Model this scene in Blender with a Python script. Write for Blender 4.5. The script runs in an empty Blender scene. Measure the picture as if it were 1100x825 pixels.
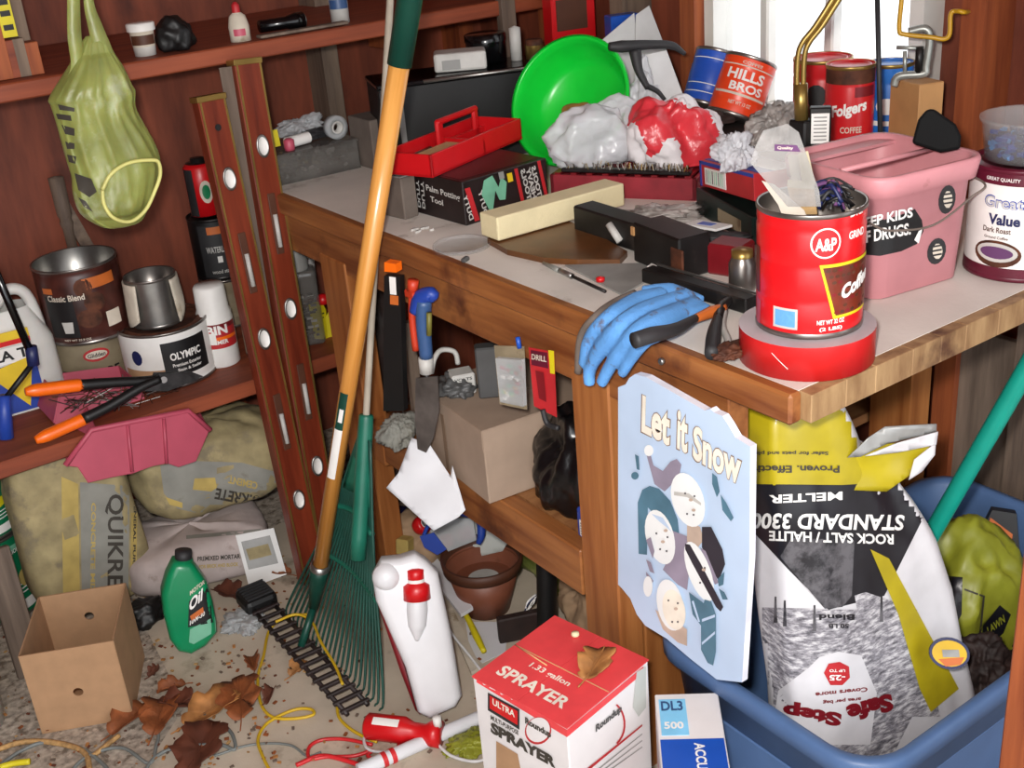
import bpy, bmesh, math, random
from mathutils import Matrix, Vector, noise, Quaternion
from mathutils.bvhtree import BVHTree
PI = math.pi
SC = bpy.context.scene
COL = SC.collection

# ---------------------------------------------------------------- camera
RW = Matrix(((0.80595738, 0.30209339, -0.50908966),
             (-0.58661167, 0.29208132, -0.75536432),
             (-0.07949499, 0.90742938, 0.4126166)))
CAM = Vector((-0.988, -0.856, 1.496))
FPX = 1265.0
cd = bpy.data.cameras.new('camera'); cd.sensor_width = 36; cd.lens = FPX / 1100 * 36
cd.clip_start = 0.02
cam = bpy.data.objects.new('camera', cd); COL.objects.link(cam)
cam.matrix_world = Matrix.Translation(CAM) @ RW.to_4x4()
SC.camera = cam

# ---------------------------------------------------------------- light
w = bpy.data.worlds.new('daylight'); SC.world = w; w.use_nodes = True
bg = w.node_tree.nodes['Background']
bg.inputs[0].default_value = (0.92, 0.96, 1.0, 1); bg.inputs[1].default_value = 1.3
fl = bpy.data.lights.new('camera_flash', 'AREA'); fl.shape = 'DISK'; fl.size = 0.07
fl.energy = 21.0; fl.color = (1.0, 0.95, 0.9)
flo = bpy.data.objects.new('camera_flash', fl); COL.objects.link(flo)
flo.matrix_world = Matrix.Translation(CAM + RW @ Vector((-0.05, 0.06, -0.02))) @ RW.to_4x4()
dl = bpy.data.lights.new('door_daylight', 'AREA'); dl.shape = 'RECTANGLE'; dl.size = 2.2; dl.size_y = 1.9
dl.energy = 12.0; dl.color = (0.93, 0.96, 1.0)
dlo = bpy.data.objects.new('door_daylight', dl); COL.objects.link(dlo)
dlo.location = (-1.9, -2.3, 1.35)
dlo.rotation_euler = (Vector((0.2, 0.6, 0.5)) - dlo.location).to_track_quat('-Z', 'Y').to_euler()
SC.view_settings.view_transform = 'Standard'; SC.view_settings.look = 'None'
SC.view_settings.gamma = 1.0; SC.view_settings.use_curve_mapping = False
SC.view_settings.exposure = 0.7

# ---------------------------------------------------------------- geometry of the view: pixel of the photo -> point on a real plane
def ray(px, py):
    return (RW @ Vector((px - 550.0, -(py - 412.5), -FPX))).normalized()
def P(px, py, x=None, y=None, z=None):
    r = ray(px, py)
    i, v = (0, x) if x is not None else ((1, y) if y is not None else (2, z))
    return CAM + r * ((v - CAM[i]) / r[i])
def proj(p):
    q = RW.transposed() @ (Vector(p) - CAM)
    return 550 + FPX * q.x / -q.z, 412.5 - FPX * q.y / -q.z, -q.z
def size(n, p): return n * proj(p)[2] / FPX
def facing(p):       # yaw that turns local -Y to the viewer
    d = Vector(p) - CAM
    return math.atan2(d.y, d.x) - PI / 2
def upright(xl, xr, yb, z):      # standing round thing: centre, radius, yaw
    cx = (xl + xr) / 2
    F = P(cx, yb, z=z); r = size(xr - xl, F) / 2
    d = (F - CAM); d.z = 0; d.normalize()
    for _ in range(3): r = size(xr - xl, F + d * r) / 2
    c = F + d * r
    return c, r, facing(c)
def height(c, py, r=0.0):         # height of a thing whose near top edge shows at py
    d = (c - CAM); d.z = 0; d.normalize(); q = c - d * r
    lo, hi = -0.5, 2.0
    for _ in range(40):
        m = (lo + hi) / 2
        if proj(q + Vector((0, 0, m)))[1] > py: lo = m
        else: hi = m
    return lo
class Pln:
    def __init__(s, o, n): s.o = Vector(o); s.n = Vector(n).normalized()
    def hit(s, px, py, off=0.0):
        r = ray(px, py); o = s.o + s.n * off
        return CAM + r * ((o - CAM).dot(s.n) / r.dot(s.n))
def frame(o, x, y):               # matrix from origin, x direction, y hint
    x = Vector(x).normalized(); z = x.cross(Vector(y)).normalized(); y = z.cross(x)
    M = Matrix((x, y, z)).transposed().to_4x4(); M.translation = Vector(o); return M

# ---------------------------------------------------------------- materials
MATS = {}
def lin(h):
    h = h.lstrip('#'); c = [int(h[i:i + 2], 16) / 255 for i in (0, 2, 4)]
    return tuple(((v + 0.055) / 1.055) ** 2.4 if v > 0.04045 else v / 12.92 for v in c)
def _base(name):
    m = bpy.data.materials.new(name); m.use_nodes = True; MATS[name] = m
    nt = m.node_tree; return m, nt, nt.nodes['Principled BSDF']
def _coords(nt, scale=(1, 1, 1), loc=(0, 0, 0)):
    tc = nt.nodes.new('ShaderNodeTexCoord'); mp = nt.nodes.new('ShaderNodeMapping')
    mp.inputs['Scale'].default_value = scale; mp.inputs['Location'].default_value = loc
    nt.links.new(tc.outputs['Object'], mp.inputs[0]); return mp
def _noise(nt, mp, scale, detail=3, rough=0.5):
    n = nt.nodes.new('ShaderNodeTexNoise'); n.inputs['Scale'].default_value = scale
    n.inputs['Detail'].default_value = detail; n.inputs['Roughness'].default_value = rough
    nt.links.new(mp.outputs[0], n.inputs['Vector']); return n
def _ramp(nt, src, stops):
    r = nt.nodes.new('ShaderNodeValToRGB'); nt.links.new(src, r.inputs[0])
    el = r.color_ramp.elements
    while len(el) < len(stops): el.new(0.5)
    for e, (p, c) in zip(el, stops): e.position = p; e.color = (*lin(c), 1) if isinstance(c, str) else (*c, 1)
    return r
def _mix(nt, fac, a, b):
    x = nt.nodes.new('ShaderNodeMix'); x.data_type = 'RGBA'
    if hasattr(fac, 'links'): nt.links.new(fac, x.inputs[0])
    else: x.inputs[0].default_value = fac
    for i, v in ((6, a), (7, b)):
        if hasattr(v, 'links'): nt.links.new(v, x.inputs[i])
        else: x.inputs[i].default_value = (*v, 1)
    return x.outputs[2]
def _bump(nt, b, src, strength, dist=0.004):
    n = nt.nodes.new('ShaderNodeBump'); n.inputs['Strength'].default_value = strength
    n.inputs['Distance'].default_value = dist
    nt.links.new(src, n.inputs['Height']); nt.links.new(n.outputs[0], b.inputs['Normal'])
def mat(name, col, rough=0.5, metal=0.0, var=0.12, scale=18, bump=0.0, bs=60, trans=0.0, alpha=1.0, dirt=None, dscale=9, dlev=0.55, thin=0.0):
    if name in MATS: return name
    m, nt, b = _base(name); c = lin(col)
    mp = _coords(nt); n = _noise(nt, mp, scale)
    d = tuple(v * (1 - var * 1.6) for v in c); l = tuple(min(1, v * (1 + var)) for v in c)
    r = _ramp(nt, n.outputs[0], [(0.3, d), (0.7, l)])
    out = r.outputs[0]
    if dirt:
        n2 = _noise(nt, mp, dscale, 6, 0.65)
        r2 = _ramp(nt, n2.outputs[0], [(dlev, (0, 0, 0)), (dlev + 0.1, (1, 1, 1))])
        out = _mix(nt, r2.outputs[0], out, lin(dirt))
    nt.links.new(out, b.inputs['Base Color'])
    b.inputs['Roughness'].default_value = rough; b.inputs['Metallic'].default_value = metal
    b.inputs['Transmission Weight'].default_value = trans; b.inputs['Alpha'].default_value = alpha
    if thin: b.inputs['Subsurface Weight'].default_value = thin; b.inputs['Subsurface Scale'].default_value = 0.02
    if bump:
        n3 = _noise(nt, mp, bs, 4, 0.6); _bump(nt, b, n3.outputs[0], bump)
    return name
def wood(name, dark, light, axis=2, rough=0.6, grain=30, stretch=12, knots=0.0, kcol='#2a140a', stain=None, slev=0.55, sscale=6):
    if name in MATS: return name
    m, nt, b = _base(name)
    s = [grain, grain, grain]; s[axis] = grain / stretch
    mp = _coords(nt, s); n = _noise(nt, mp, 1.0, 5, 0.6)
    r = _ramp(nt, n.outputs[0], [(0.32, dark), (0.68, light)]); out = r.outputs[0]
    if knots:
        s2 = [6, 6, 6]; s2[axis] = 3
        mp2 = _coords(nt, s2); v = nt.nodes.new('ShaderNodeTexVoronoi'); v.inputs['Scale'].default_value = 1.0
        nt.links.new(mp2.outputs[0], v.inputs['Vector'])
        r2 = _ramp(nt, v.outputs[0], [(0.0, (1, 1, 1)), (knots, (0, 0, 0))])
        out = _mix(nt, r2.outputs[0], out, lin(kcol))
    if stain:
        mp3 = _coords(nt); n3 = _noise(nt, mp3, sscale, 5, 0.6)
        r3 = _ramp(nt, n3.outputs[0], [(slev, (0, 0, 0)), (slev + 0.14, (1, 1, 1))])
        out = _mix(nt, r3.outputs[0], out, lin(stain))
    nt.links.new(out, b.inputs['Base Color']); b.inputs['Roughness'].default_value = rough
    _bump(nt, b, n.outputs[0], 0.25, 0.002)
    return name
def speck(name, stops, scale=60, rough=0.6, stretch=(1, 1, 1), kind='noise', metal=0.0):
    if name in MATS: return name
    m, nt, b = _base(name); mp = _coords(nt, stretch)
    if kind == 'noise': src = _noise(nt, mp, scale, 5, 0.7).outputs[0]
    else:
        v = nt.nodes.new('ShaderNodeTexVoronoi'); v.inputs['Scale'].default_value = scale
        nt.links.new(mp.outputs[0], v.inputs['Vector']); src = v.outputs['Color']
        s = nt.nodes.new('ShaderNodeSeparateColor'); nt.links.new(src, s.inputs[0]); src = s.outputs[0]
    r = _ramp(nt, src, stops); nt.links.new(r.outputs[0], b.inputs['Base Color'])
    b.inputs['Roughness'].default_value = rough; b.inputs['Metallic'].default_value = metal
    return name

mat('white', '#e6e4e0', 0.5, var=0.05); mat('black', '#0c0c0d', 0.5, var=0.2); mat('blackgloss', '#08080a', 0.18, var=0.1)
mat('charcoal', '#262628', 0.6); mat('grey', '#8b8b88', 0.5); mat('lightgrey', '#bcbab5', 0.5); mat('darkgrey', '#4a4a4a', 0.5)
mat('red', '#c8141a', 0.35, var=0.05); mat('darkred', '#74101a', 0.4); mat('blue', '#1c4fb0', 0.35, var=0.06)
mat('navy', '#1b2350', 0.45); mat('yellow', '#d8b81e', 0.5, var=0.08); mat('orange', '#f06a10', 0.35, var=0.06)
mat('green', '#0c7a4c', 0.35); mat('darkgreen', '#0c4034', 0.4); mat('steel', '#9a9894', 0.32, 0.9, var=0.15)
mat('darksteel', '#3c3a3a', 0.4, 0.8, var=0.3, scale=40); mat('rust', '#5a3220', 0.75, 0.3, var=0.4, scale=40)
mat('brass', '#a58a4c', 0.35, 0.8); mat('tin', '#8d8782', 0.3, 0.85, var=0.25)
mat('cardboard', '#a98462', 0.8, var=0.06, scale=30); mat('cardboard_dark', '#7a624e', 0.8, var=0.1)
mat('cream', '#e4d8b0', 0.8, var=0.05); mat('brown', '#4e2a18', 0.6); mat('paper', '#d8d8d6', 0.7, var=0.03)

# ---------------------------------------------------------------- text
_tc = {}
def text_geo(s, bold=0.02):
    k = (s, bold)
    if k in _tc: return _tc[k]
    cu = bpy.data.curves.new('lettering', 'FONT'); cu.body = s; cu.offset = bold; cu.resolution_u = 3; cu.size = 1.0
    o = bpy.data.objects.new('lettering', cu); COL.objects.link(o)
    dg = bpy.context.evaluated_depsgraph_get(); me = o.evaluated_get(dg).to_mesh()
    vs = [v.co.copy() for v in me.vertices]; fs = [tuple(p.vertices) for p in me.polygons]
    o.evaluated_get(dg).to_mesh_clear(); bpy.data.objects.remove(o); bpy.data.curves.remove(cu)
    x0 = min(v.x for v in vs); x1 = max(v.x for v in vs); y0 = min(v.y for v in vs); y1 = max(v.y for v in vs)
    vs = [Vector(((v.x - x0) / (x1 - x0), (v.y - y0) / (y1 - y0), 0)) for v in vs]
    _tc[k] = (vs, fs, (x1 - x0) / (y1 - y0)); return _tc[k]
def cut_text(s, w, h, step, bold=0.02):      # letters scaled to w x h (origin bottom left), cut in narrow strips so they can bend
    vs, fs, _ = text_geo(s, bold)
    bm = bmesh.new(); bv = [bm.verts.new((v.x * w, v.y * h, 0)) for v in vs]
    for f in fs:
        try: bm.faces.new([bv[i] for i in f])
        except ValueError: pass
    for ax, L in ((0, w), (1, h)):
        n = int(L / step)
        for i in range(1, n + 1):
            co = [0, 0, 0]; no = [0, 0, 0]; co[ax] = i * L / (n + 1); no[ax] = 1
            bmesh.ops.bisect_plane(bm, geom=bm.verts[:] + bm.edges[:] + bm.faces[:], plane_co=co, plane_no=no)
    bm.verts.index_update()
    out = ([v.co.copy() for v in bm.verts], [tuple(v.index for v in f.verts) for f in bm.faces]); bm.free(); return out

# ---------------------------------------------------------------- mesh builder
I4 = Matrix.Identity(4)
def TR(x, y, z): return Matrix.Translation((x, y, z))
def RX(a): return Matrix.Rotation(a, 4, 'X')
def RY(a): return Matrix.Rotation(a, 4, 'Y')
def RZ(a): return Matrix.Rotation(a, 4, 'Z')
def smoothpts(pts, n=6):
    pts = [Vector(p) for p in pts]; q = [pts[0] * 2 - pts[1]] + pts + [pts[-1] * 2 - pts[-2]]; out = []
    for i in range(1, len(q) - 2):
        a, b, c, d = q[i - 1:i + 3]
        for k in range(n):
            t = k / n
            out.append(0.5 * ((2 * b) + (c - a) * t + (2 * a - 5 * b + 4 * c - d) * t * t + (3 * b - a - 3 * c + d) * t ** 3))
    out.append(pts[-1]); return out
class MB:
    def __init__(s): s.v = []; s.f = []; s.m = []; s.sm = []; s.mats = []
    def mi(s, m):
        if m not in s.mats: s.mats.append(m)
        return s.mats.index(m)
    def add(s, vs, fs, m, smooth=False, X=None):
        o = len(s.v); s.v += [(X @ Vector(v)) if X is not None else Vector(v) for v in vs]
        for k, f in enumerate(fs):
            s.f.append(tuple(i + o for i in f)); s.m.append(s.mi(m[k] if isinstance(m, list) else m)); s.sm.append(smooth)
        return s
    def bm(s, b, m, smooth=False, X=None):
        b.verts.index_update()
        s.add([v.co.copy() for v in b.verts], [tuple(v.index for v in f.verts) for f in b.faces], m, smooth, X); b.free(); return s
    def box(s, c, d, m, X=None, bev=0.0, seg=1):
        b = bmesh.new(); bmesh.ops.create_cube(b, size=1.0)
        for v in b.verts: v.co = Vector((v.co.x * d[0] + c[0], v.co.y * d[1] + c[1], v.co.z * d[2] + c[2]))
        if bev: bmesh.ops.bevel(b, geom=b.edges[:], offset=min(bev, min(d) * 0.45), segments=seg, affect='EDGES', profile=0.5)
        return s.bm(b, m, False, X)
    def lathe(s, prof, m, seg=32, X=None, smooth=True, sx=1, sy=1, a0=0, a1=2 * PI):
        full = abs(a1 - a0 - 2 * PI) < 1e-6; n = seg if full else seg + 1
        vs = []; fs = []; mm = []
        for r, z in prof:
            for k in range(n):
                a = a0 + (a1 - a0) * k / seg - PI / 2
                vs.append((r * math.cos(a) * sx, r * math.sin(a) * sy, z))
        for i in range(len(prof) - 1):
            for k in range(seg):
                k2 = (k + 1) % n
                fs.append((i * n + k, i * n + k2, (i + 1) * n + k2, (i + 1) * n + k)); mm.append(m[i] if isinstance(m, list) else m)
        return s.add(vs, fs, mm, smooth, X)
    def cyl(s, p0, p1, r0, m, r1=None, seg=20, caps=True, smooth=True):
        p0 = Vector(p0); p1 = Vector(p1); r1 = r0 if r1 is None else r1
        z = (p1 - p0); L = z.length; z.normalize(); q = z.to_track_quat('Z', 'Y').to_matrix().to_4x4(); q.translation = p0
        s.lathe([(r0, 0), (r1, L)], m, seg, q, smooth)
        if caps:
            for r, zz in ((r0, 0), (r1, L)):
                vs = [(r * math.cos(2 * PI * k / seg), r * math.sin(2 * PI * k / seg), zz) for k in range(seg)]
                s.add(vs, [tuple(range(seg))], m, False, q)
        return s
    def tube(s, pts, r, m, seg=8, n=6, X=None, closed=False, smooth_path=True, caps=True):
        q = smoothpts(pts, n) if smooth_path and len(pts) > 2 else [Vector(p) for p in pts]
        rs = r if isinstance(r, (list, tuple)) else None
        vs = []; fs = []; up = Vector((0, 0, 1)); prev = None
        for i, p in enumerate(q):
            t = (q[min(i + 1, len(q) - 1)] - q[max(i - 1, 0)])
            if t.length < 1e-9: t = Vector((0, 0, 1))
            t.normalize()
            if prev is None: a = t.orthogonal().normalized()
            else:
                a = prev - t * prev.dot(t)
                if a.length < 1e-6: a = t.orthogonal()
                a.normalize()
            prev = a; b = t.cross(a)
            f = i / max(1, len(q) - 1)
            rr = r if rs is None else rs[min(len(rs) - 1, int(f * (len(rs) - 1)))] * (1 - (f * (len(rs) - 1)) % 1) + rs[min(len(rs) - 1, int(f * (len(rs) - 1)) + 1)] * ((f * (len(rs) - 1)) % 1)
            for k in range(seg):
                an = 2 * PI * k / seg; vs.append(p + a * math.cos(an) * rr + b * math.sin(an) * rr)
        for i in range(len(q) - 1):
            for k in range(seg): fs.append((i * seg + k, i * seg + (k + 1) % seg, (i + 1) * seg + (k + 1) % seg, (i + 1) * seg + k))
        if caps: fs.append(tuple(range(seg))[::-1]); fs.append(tuple((len(q) - 1) * seg + k for k in range(seg)))
        return s.add(vs, fs, m, True, X)
    def prism(s, poly, d, m, X=None, z0=0.0):
        n = len(poly); vs = [(p[0], p[1], z0) for p in poly] + [(p[0], p[1], z0 + d) for p in poly]
        fs = [tuple(range(n))[::-1], tuple(range(n, 2 * n))] + [(i, (i + 1) % n, (i + 1) % n + n, i + n) for i in range(n)]
        return s.add(vs, fs, m, False, X)
    def grid(s, fn, nu, nv, m, smooth=True, X=None):
        vs = [Vector(fn(i / nu, j / nv)) for j in range(nv + 1) for i in range(nu + 1)]
        fs = [(j * (nu + 1) + i, j * (nu + 1) + i + 1, (j + 1) * (nu + 1) + i + 1, (j + 1) * (nu + 1) + i) for j in range(nv) for i in range(nu)]
        mm = [m(*((sum(vs[k].x for k in f) / 4, sum(vs[k].y for k in f) / 4, sum(vs[k].z for k in f) / 4))) for f in fs] if callable(m) else m
        return s.add(vs, fs, mm, smooth, X)
    def flat(s, pts3, m):            # a polygon given by 3D points
        return s.add([Vector(p) for p in pts3], [tuple(range(len(pts3)))], m)
    def text(s, st, o, ex, eyh, m, bold=0.02):    # o = lower left, ex = full width vector, eyh = full height vector
        vs, fs, _ = text_geo(st, bold); o = Vector(o); ex = Vector(ex); ey = Vector(eyh)
        return s.add([o + ex * v.x + ey * v.y for v in vs], fs, m)
    def ctext(s, st, r, a, z, w, h, m, bold=0.02, up=0, tilt=0.0):   # text wrapped on a cylinder (angle a right of -Y), z bottom
        vs, fs = cut_text(st, w, h, max(0.003, r * 0.07), bold); q = []
        for v in vs:
            x = v.x - w / 2; y = v.y + x * tilt
            an = a + x / r - PI / 2; q.append((r * math.cos(an), r * math.sin(an), z + y))
        return s.add(q, fs, m)
    def cpatch(s, r, a0, a1, z0, z1, m, n=10):
        return s.grid(lambda u, v: (r * math.cos(a0 + (a1 - a0) * u - PI / 2), r * math.sin(a0 + (a1 - a0) * u - PI / 2), z0 + (z1 - z0) * v), n, 1, m)
    def cpoly(s, r, a, zc, pts, m):   # polygon (x,z metres) wrapped on a cylinder, fan from centre
        dn = []
        for i in range(len(pts)):
            p0 = pts[i]; p1 = pts[(i + 1) % len(pts)]; k_ = max(1, int(math.hypot(p1[0] - p0[0], p1[1] - p0[1]) / (r * .08)))
            dn += [(p0[0] + (p1[0] - p0[0]) * j / k_, p0[1] + (p1[1] - p0[1]) * j / k_) for j in range(k_)]
        pts = dn; n = len(pts); q = [(0, 0)]; K = 5; vs = []; fs = []
        for (x, z) in pts:
            for k in range(1, K + 1): q.append((x * k / K, z * k / K))
        for x, z in q:
            an = a + x / r - PI / 2; vs.append((r * math.cos(an), r * math.sin(an), zc + z))
        for i in range(n):
            j = (i + 1) % n; fs.append((0, 1 + i * K, 1 + j * K))
            for k in range(K - 1): fs.append((1 + i * K + k, 2 + i * K + k, 2 + j * K + k, 1 + j * K + k))
        return s.add(vs, fs, m)
    def noise(s, amp, freq, seed=0.0, ridged=False):
        for i, v in enumerate(s.v):
            n = noise.noise_vector(v * freq + Vector((seed, seed * 1.7, -seed)))
            if ridged: n = Vector((abs(n.x), abs(n.y), abs(n.z))) * 2 - Vector((0.5, 0.5, 0.5))
            s.v[i] = v + n * amp
        return s
    def mesh(s, name):
        me = bpy.data.meshes.new(name); me.from_pydata([tuple(v) for v in s.v], [], s.f)
        for m in s.mats: me.materials.append(MATS[m])
        me.polygons.foreach_set('material_index', s.m); me.polygons.foreach_set('use_smooth', s.sm); me.update(); return me
    def part(s, name, parent, label=None, mods=()):
        o = bpy.data.objects.new(name, s.mesh(name)); COL.objects.link(o)
        if parent is not None: o.parent = parent
        if label: o['label'] = label
        for md in mods: addmod(o, md)
        return o
    def top(s, name, label, cat, M=None, group=None, kind=None, mods=()):
        o = s.part(name, None, None, mods); tag(o, label, cat, group, kind)
        if M is not None: o.matrix_world = M
        return o
    def struct(s, name, M=None, parent=None):
        o = s.part(name, parent)
        if parent is None: o['kind'] = 'structure'
        if M is not None: o.matrix_world = M
        return o
    def bvh(s): return BVHTree.FromPolygons([tuple(v) for v in s.v], s.f)
def addmod(o, md):
    k = md[0]
    if k == 'solid':
        m = o.modifiers.new('thickness', 'SOLIDIFY'); m.thickness = md[1]; m.offset = 0
    elif k == 'remesh':
        m = o.modifiers.new('skin', 'REMESH'); m.mode = 'VOXEL'; m.voxel_size = md[1]; m.use_smooth_shade = True
    elif k == 'smooth':
        m = o.modifiers.new('soft', 'SMOOTH'); m.factor = 0.5; m.iterations = md[1]
    elif k == 'bevel':
        m = o.modifiers.new('bevel', 'BEVEL'); m.width = md[1]; m.segments = 2; m.limit_method = 'ANGLE'
    elif k == 'sub':
        m = o.modifiers.new('subdivision', 'SUBSURF'); m.levels = md[1]; m.render_levels = md[1]
def tag(o, label, cat, group=None, kind=None):
    o['label'] = label; o['category'] = cat
    if group: o['group'] = group
    if kind: o['kind'] = kind
def thing(name, label, cat, loc=(0, 0, 0), rz=0.0, group=None, M=None):
    o = bpy.data.objects.new(name, None); COL.objects.link(o); o.empty_display_size = 0.05
    o.matrix_world = M if M is not None else Matrix.Translation(Vector(loc)) @ RZ(rz)
    tag(o, label, cat, group); return o
def copy_tree(o, M, label):
    c = o.copy(); COL.objects.link(c); c.matrix_world = M; c['label'] = label
    for ch in list(o.children):
        d = ch.copy(); COL.objects.link(d); d.parent = c
        for g in list(ch.children):
            e = g.copy(); COL.objects.link(e); e.parent = d
    return c
def project_text(dst, bv, st, w, h, O, ex, ey, m, direction, off=0.0012, bold=0.02, step=0.008, dist=1.0):
    """letters laid on a curved surface bv, cast along direction"""
    vs, fs = cut_text(st, w, h, step, bold); q = []; O = Vector(O); ex = Vector(ex).normalized(); ey = Vector(ey).normalized(); d = Vector(direction).normalized()
    for v in vs:
        p = O + ex * v.x + ey * v.y
        hit = bv.ray_cast(p - d * dist, d)
        q.append(hit[0] - d * off if hit[0] is not None else p)
    dst.add(q, fs, m)
def project_poly(dst, bv, poly, O, ex, ey, m, direction, off=0.001, n=14, dist=1.0):
    """a printed patch (outline in local x,y metres) laid on a curved surface"""
    bm = bmesh.new(); bm.faces.new([bm.verts.new((p[0], p[1], 0)) for p in poly])
    xs = [p[0] for p in poly]; ys = [p[1] for p in poly]
    for ax, a, b in ((0, min(xs), max(xs)), (1, min(ys), max(ys))):
        for i in range(1, n):
            co = [0, 0, 0]; no = [0, 0, 0]; co[ax] = a + (b - a) * i / n; no[ax] = 1
            bmesh.ops.bisect_plane(bm, geom=bm.verts[:] + bm.edges[:] + bm.faces[:], plane_co=co, plane_no=no)
    bm.verts.index_update(); O = Vector(O); ex = Vector(ex).normalized(); ey = Vector(ey).normalized(); d = Vector(direction).normalized(); q = []
    for v in bm.verts:
        p = O + ex * v.co.x + ey * v.co.y; hit = bv.ray_cast(p - d * dist, d); q.append(hit[0] - d * off if hit[0] is not None else p)
    dst.add(q, [tuple(v.index for v in f.verts) for f in bm.faces], m, True); bm.free()
def sack_mesh(w, d, h, mfn, ex=0.45, seed=1.0, amp=0.012, freq=9, nu=56, nv=40, zex=0.55):
    """a filled sack, superellipsoid standing on z=0, soft creases"""
    mb = MB()
    def sp(c, e): return math.copysign(abs(c) ** e, c)
    def fn(u, v):
        a = 2 * PI * u; b = PI * (v - 0.5); cb = sp(math.cos(b), zex)
        p = Vector((w / 2 * cb * sp(math.cos(a), ex), d / 2 * cb * sp(math.sin(a), ex), h / 2 + h / 2 * sp(math.sin(b), zex)))
        n = noise.noise_vector(Vector((math.cos(a), math.sin(a), v * 2)) * 1.4 + Vector((seed, 0, 0))) * amp
        n2 = noise.noise(Vector((p.x * freq, p.y * freq, p.z * freq)) + Vector((0, seed, 0))) * amp * 0.8
        n3 = abs(noise.noise(Vector((p.x * freq * 2.4, p.y * freq * 2.4, p.z * freq * 1.2)) + Vector((seed, seed, 0)))) * -amp * 0.9
        r = Vector((p.x, p.y, p.z - h / 2)).normalized()
        q = p + n + r * (n2 + n3); q.z = max(q.z, 0.0); return q
    mb.grid(fn, nu, nv, mfn, True); return mb
def crumple_mesh(rx, ry, rz, m, seed=0, amp=0.3, sub=3, flat=True):
    # thin film balled up: flat facets meeting in sharp creases
    rnd = random.Random(seed); b = bmesh.new(); bmesh.ops.create_icosphere(b, subdivisions=sub, radius=1.0)
    sv = Vector((seed * 2.3, seed * 1.1, seed))
    for v in b.verts:
        c = v.co.copy(); n = noise.noise(c * 1.6 + sv); f = 1 + amp * n + rnd.uniform(-amp, amp) * .38
        q = Vector((c.x * rx, c.y * ry, c.z * rz)) * f
        if flat: q.z = max(q.z, -rz * 0.55)
        v.co = q
    mb = MB(); mb.bm(b, m, False); return mb
def bag_mesh(rx, ry, rz, m, seed=0, amp=0.35, sub=5, pinch=0.0, flat=True, freq=3.0):
    # soft film bag: long folds running up to a gathered top
    b = bmesh.new(); bmesh.ops.create_icosphere(b, subdivisions=sub, radius=1.0); sv = Vector((seed * 2.3, seed * 1.1, seed * .7))
    for v in b.verts:
        c = v.co.copy(); lo = noise.noise(c * 1.3 + sv)
        k = Vector((c.x * freq, c.y * freq, c.z * freq * .45)); n1 = abs(noise.noise(k + sv)); n2 = abs(noise.noise(k * 2.2 - sv)); n3 = abs(noise.noise(Vector((c.x, c.y, c.z)) * freq * 4.0 + sv))
        f = 1 + amp * lo - amp * (1.1 * n1 + .7 * n2 + .22 * n3)
        if pinch and c.z > .2: f *= 1 - pinch * min(1, (c.z - .2) / .8) * .8
        q = Vector((c.x * rx * f, c.y * ry * f, c.z * rz * (f if not pinch or c.z < .2 else f + pinch * .5)))
        if flat: q.z = max(q.z, -rz * 0.55)
        v.co = q
    mb = MB(); mb.bm(b, m, True); return mb
def px_decal(dst, bv, pts, m, origin=Vector((0, 0, 0)), off=0.001, step=9.0, X=None):
    # a printed patch on a real surface: outline read off the photo, laid on the mesh
    bm = bmesh.new(); bm.faces.new([bm.verts.new((p[0], p[1], 0)) for p in pts])
    for ax in (0, 1):
        a = min(p[ax] for p in pts); e = max(p[ax] for p in pts); n = int((e - a) / step)
        for i in range(1, n + 1):
            co = [0, 0, 0]; no = [0, 0, 0]; co[ax] = a + (e - a) * i / (n + 1); no[ax] = 1
            bmesh.ops.bisect_plane(bm, geom=bm.verts[:] + bm.edges[:] + bm.faces[:], plane_co=co, plane_no=no)
    _px_lay(dst, bv, bm, m, origin, off, X)
def px_text(dst, bv, st, p0, p1, up, m, origin=Vector((0, 0, 0)), off=0.0015, bold=0.03, step=6.0, X=None):
    w = math.hypot(p1[0] - p0[0], p1[1] - p0[1]); h = math.hypot(*up); vs, fs = cut_text(st, w, h, step, bold)
    bm = bmesh.new(); bv_ = [bm.verts.new((p0[0] + (p1[0] - p0[0]) * v.x / w + up[0] * v.y / h, p0[1] + (p1[1] - p0[1]) * v.x / w + up[1] * v.y / h, 0)) for v in vs]
    for f in fs:
        try: bm.faces.new([bv_[i] for i in f])
        except ValueError: pass
    _px_lay(dst, bv, bm, m, origin, off, X)
def _px_lay(dst, bv, bm, m, origin, off, X):
    bm.verts.index_update(); q = []; ok = []
    for v in bm.verts:
        r = ray(v.co.x, v.co.y); hit = bv.ray_cast(CAM, r)
        ok.append(hit[0] is not None); p = (hit[0] - r * off - origin) if hit[0] is not None else Vector()
        q.append(X @ p if X is not None and hit[0] is not None else p)
    fs = [tuple(v.index for v in f.verts) for f in bm.faces if all(ok[v.index] for v in f.verts)]
    bm.free()
    if fs: dst.add(q, fs, m, True)
def blob_mesh(rx, ry, rz, m, seed=0, amp=0.3, freq=2.2, sub=4, flat=True, crease=0.5):
    b = bmesh.new(); bmesh.ops.create_icosphere(b, subdivisions=sub, radius=1.0)
    sv = Vector((seed * 3.1, seed * 1.3, seed))
    for v in b.verts:
        c = v.co.copy(); n = noise.noise(c * freq + sv); r = abs(noise.noise(c * freq * 2.3 - sv)); k = abs(noise.noise(c * freq * 5 + sv))
        f = 1 + amp * n - amp * crease * (r * 1.2 + k * 0.6)
        q = Vector((c.x * rx, c.y * ry, c.z * rz)) * f
        if flat: q.z = max(q.z, -rz * 0.55)
        v.co = q
    mb = MB(); mb.bm(b, m, True); return mb
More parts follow.
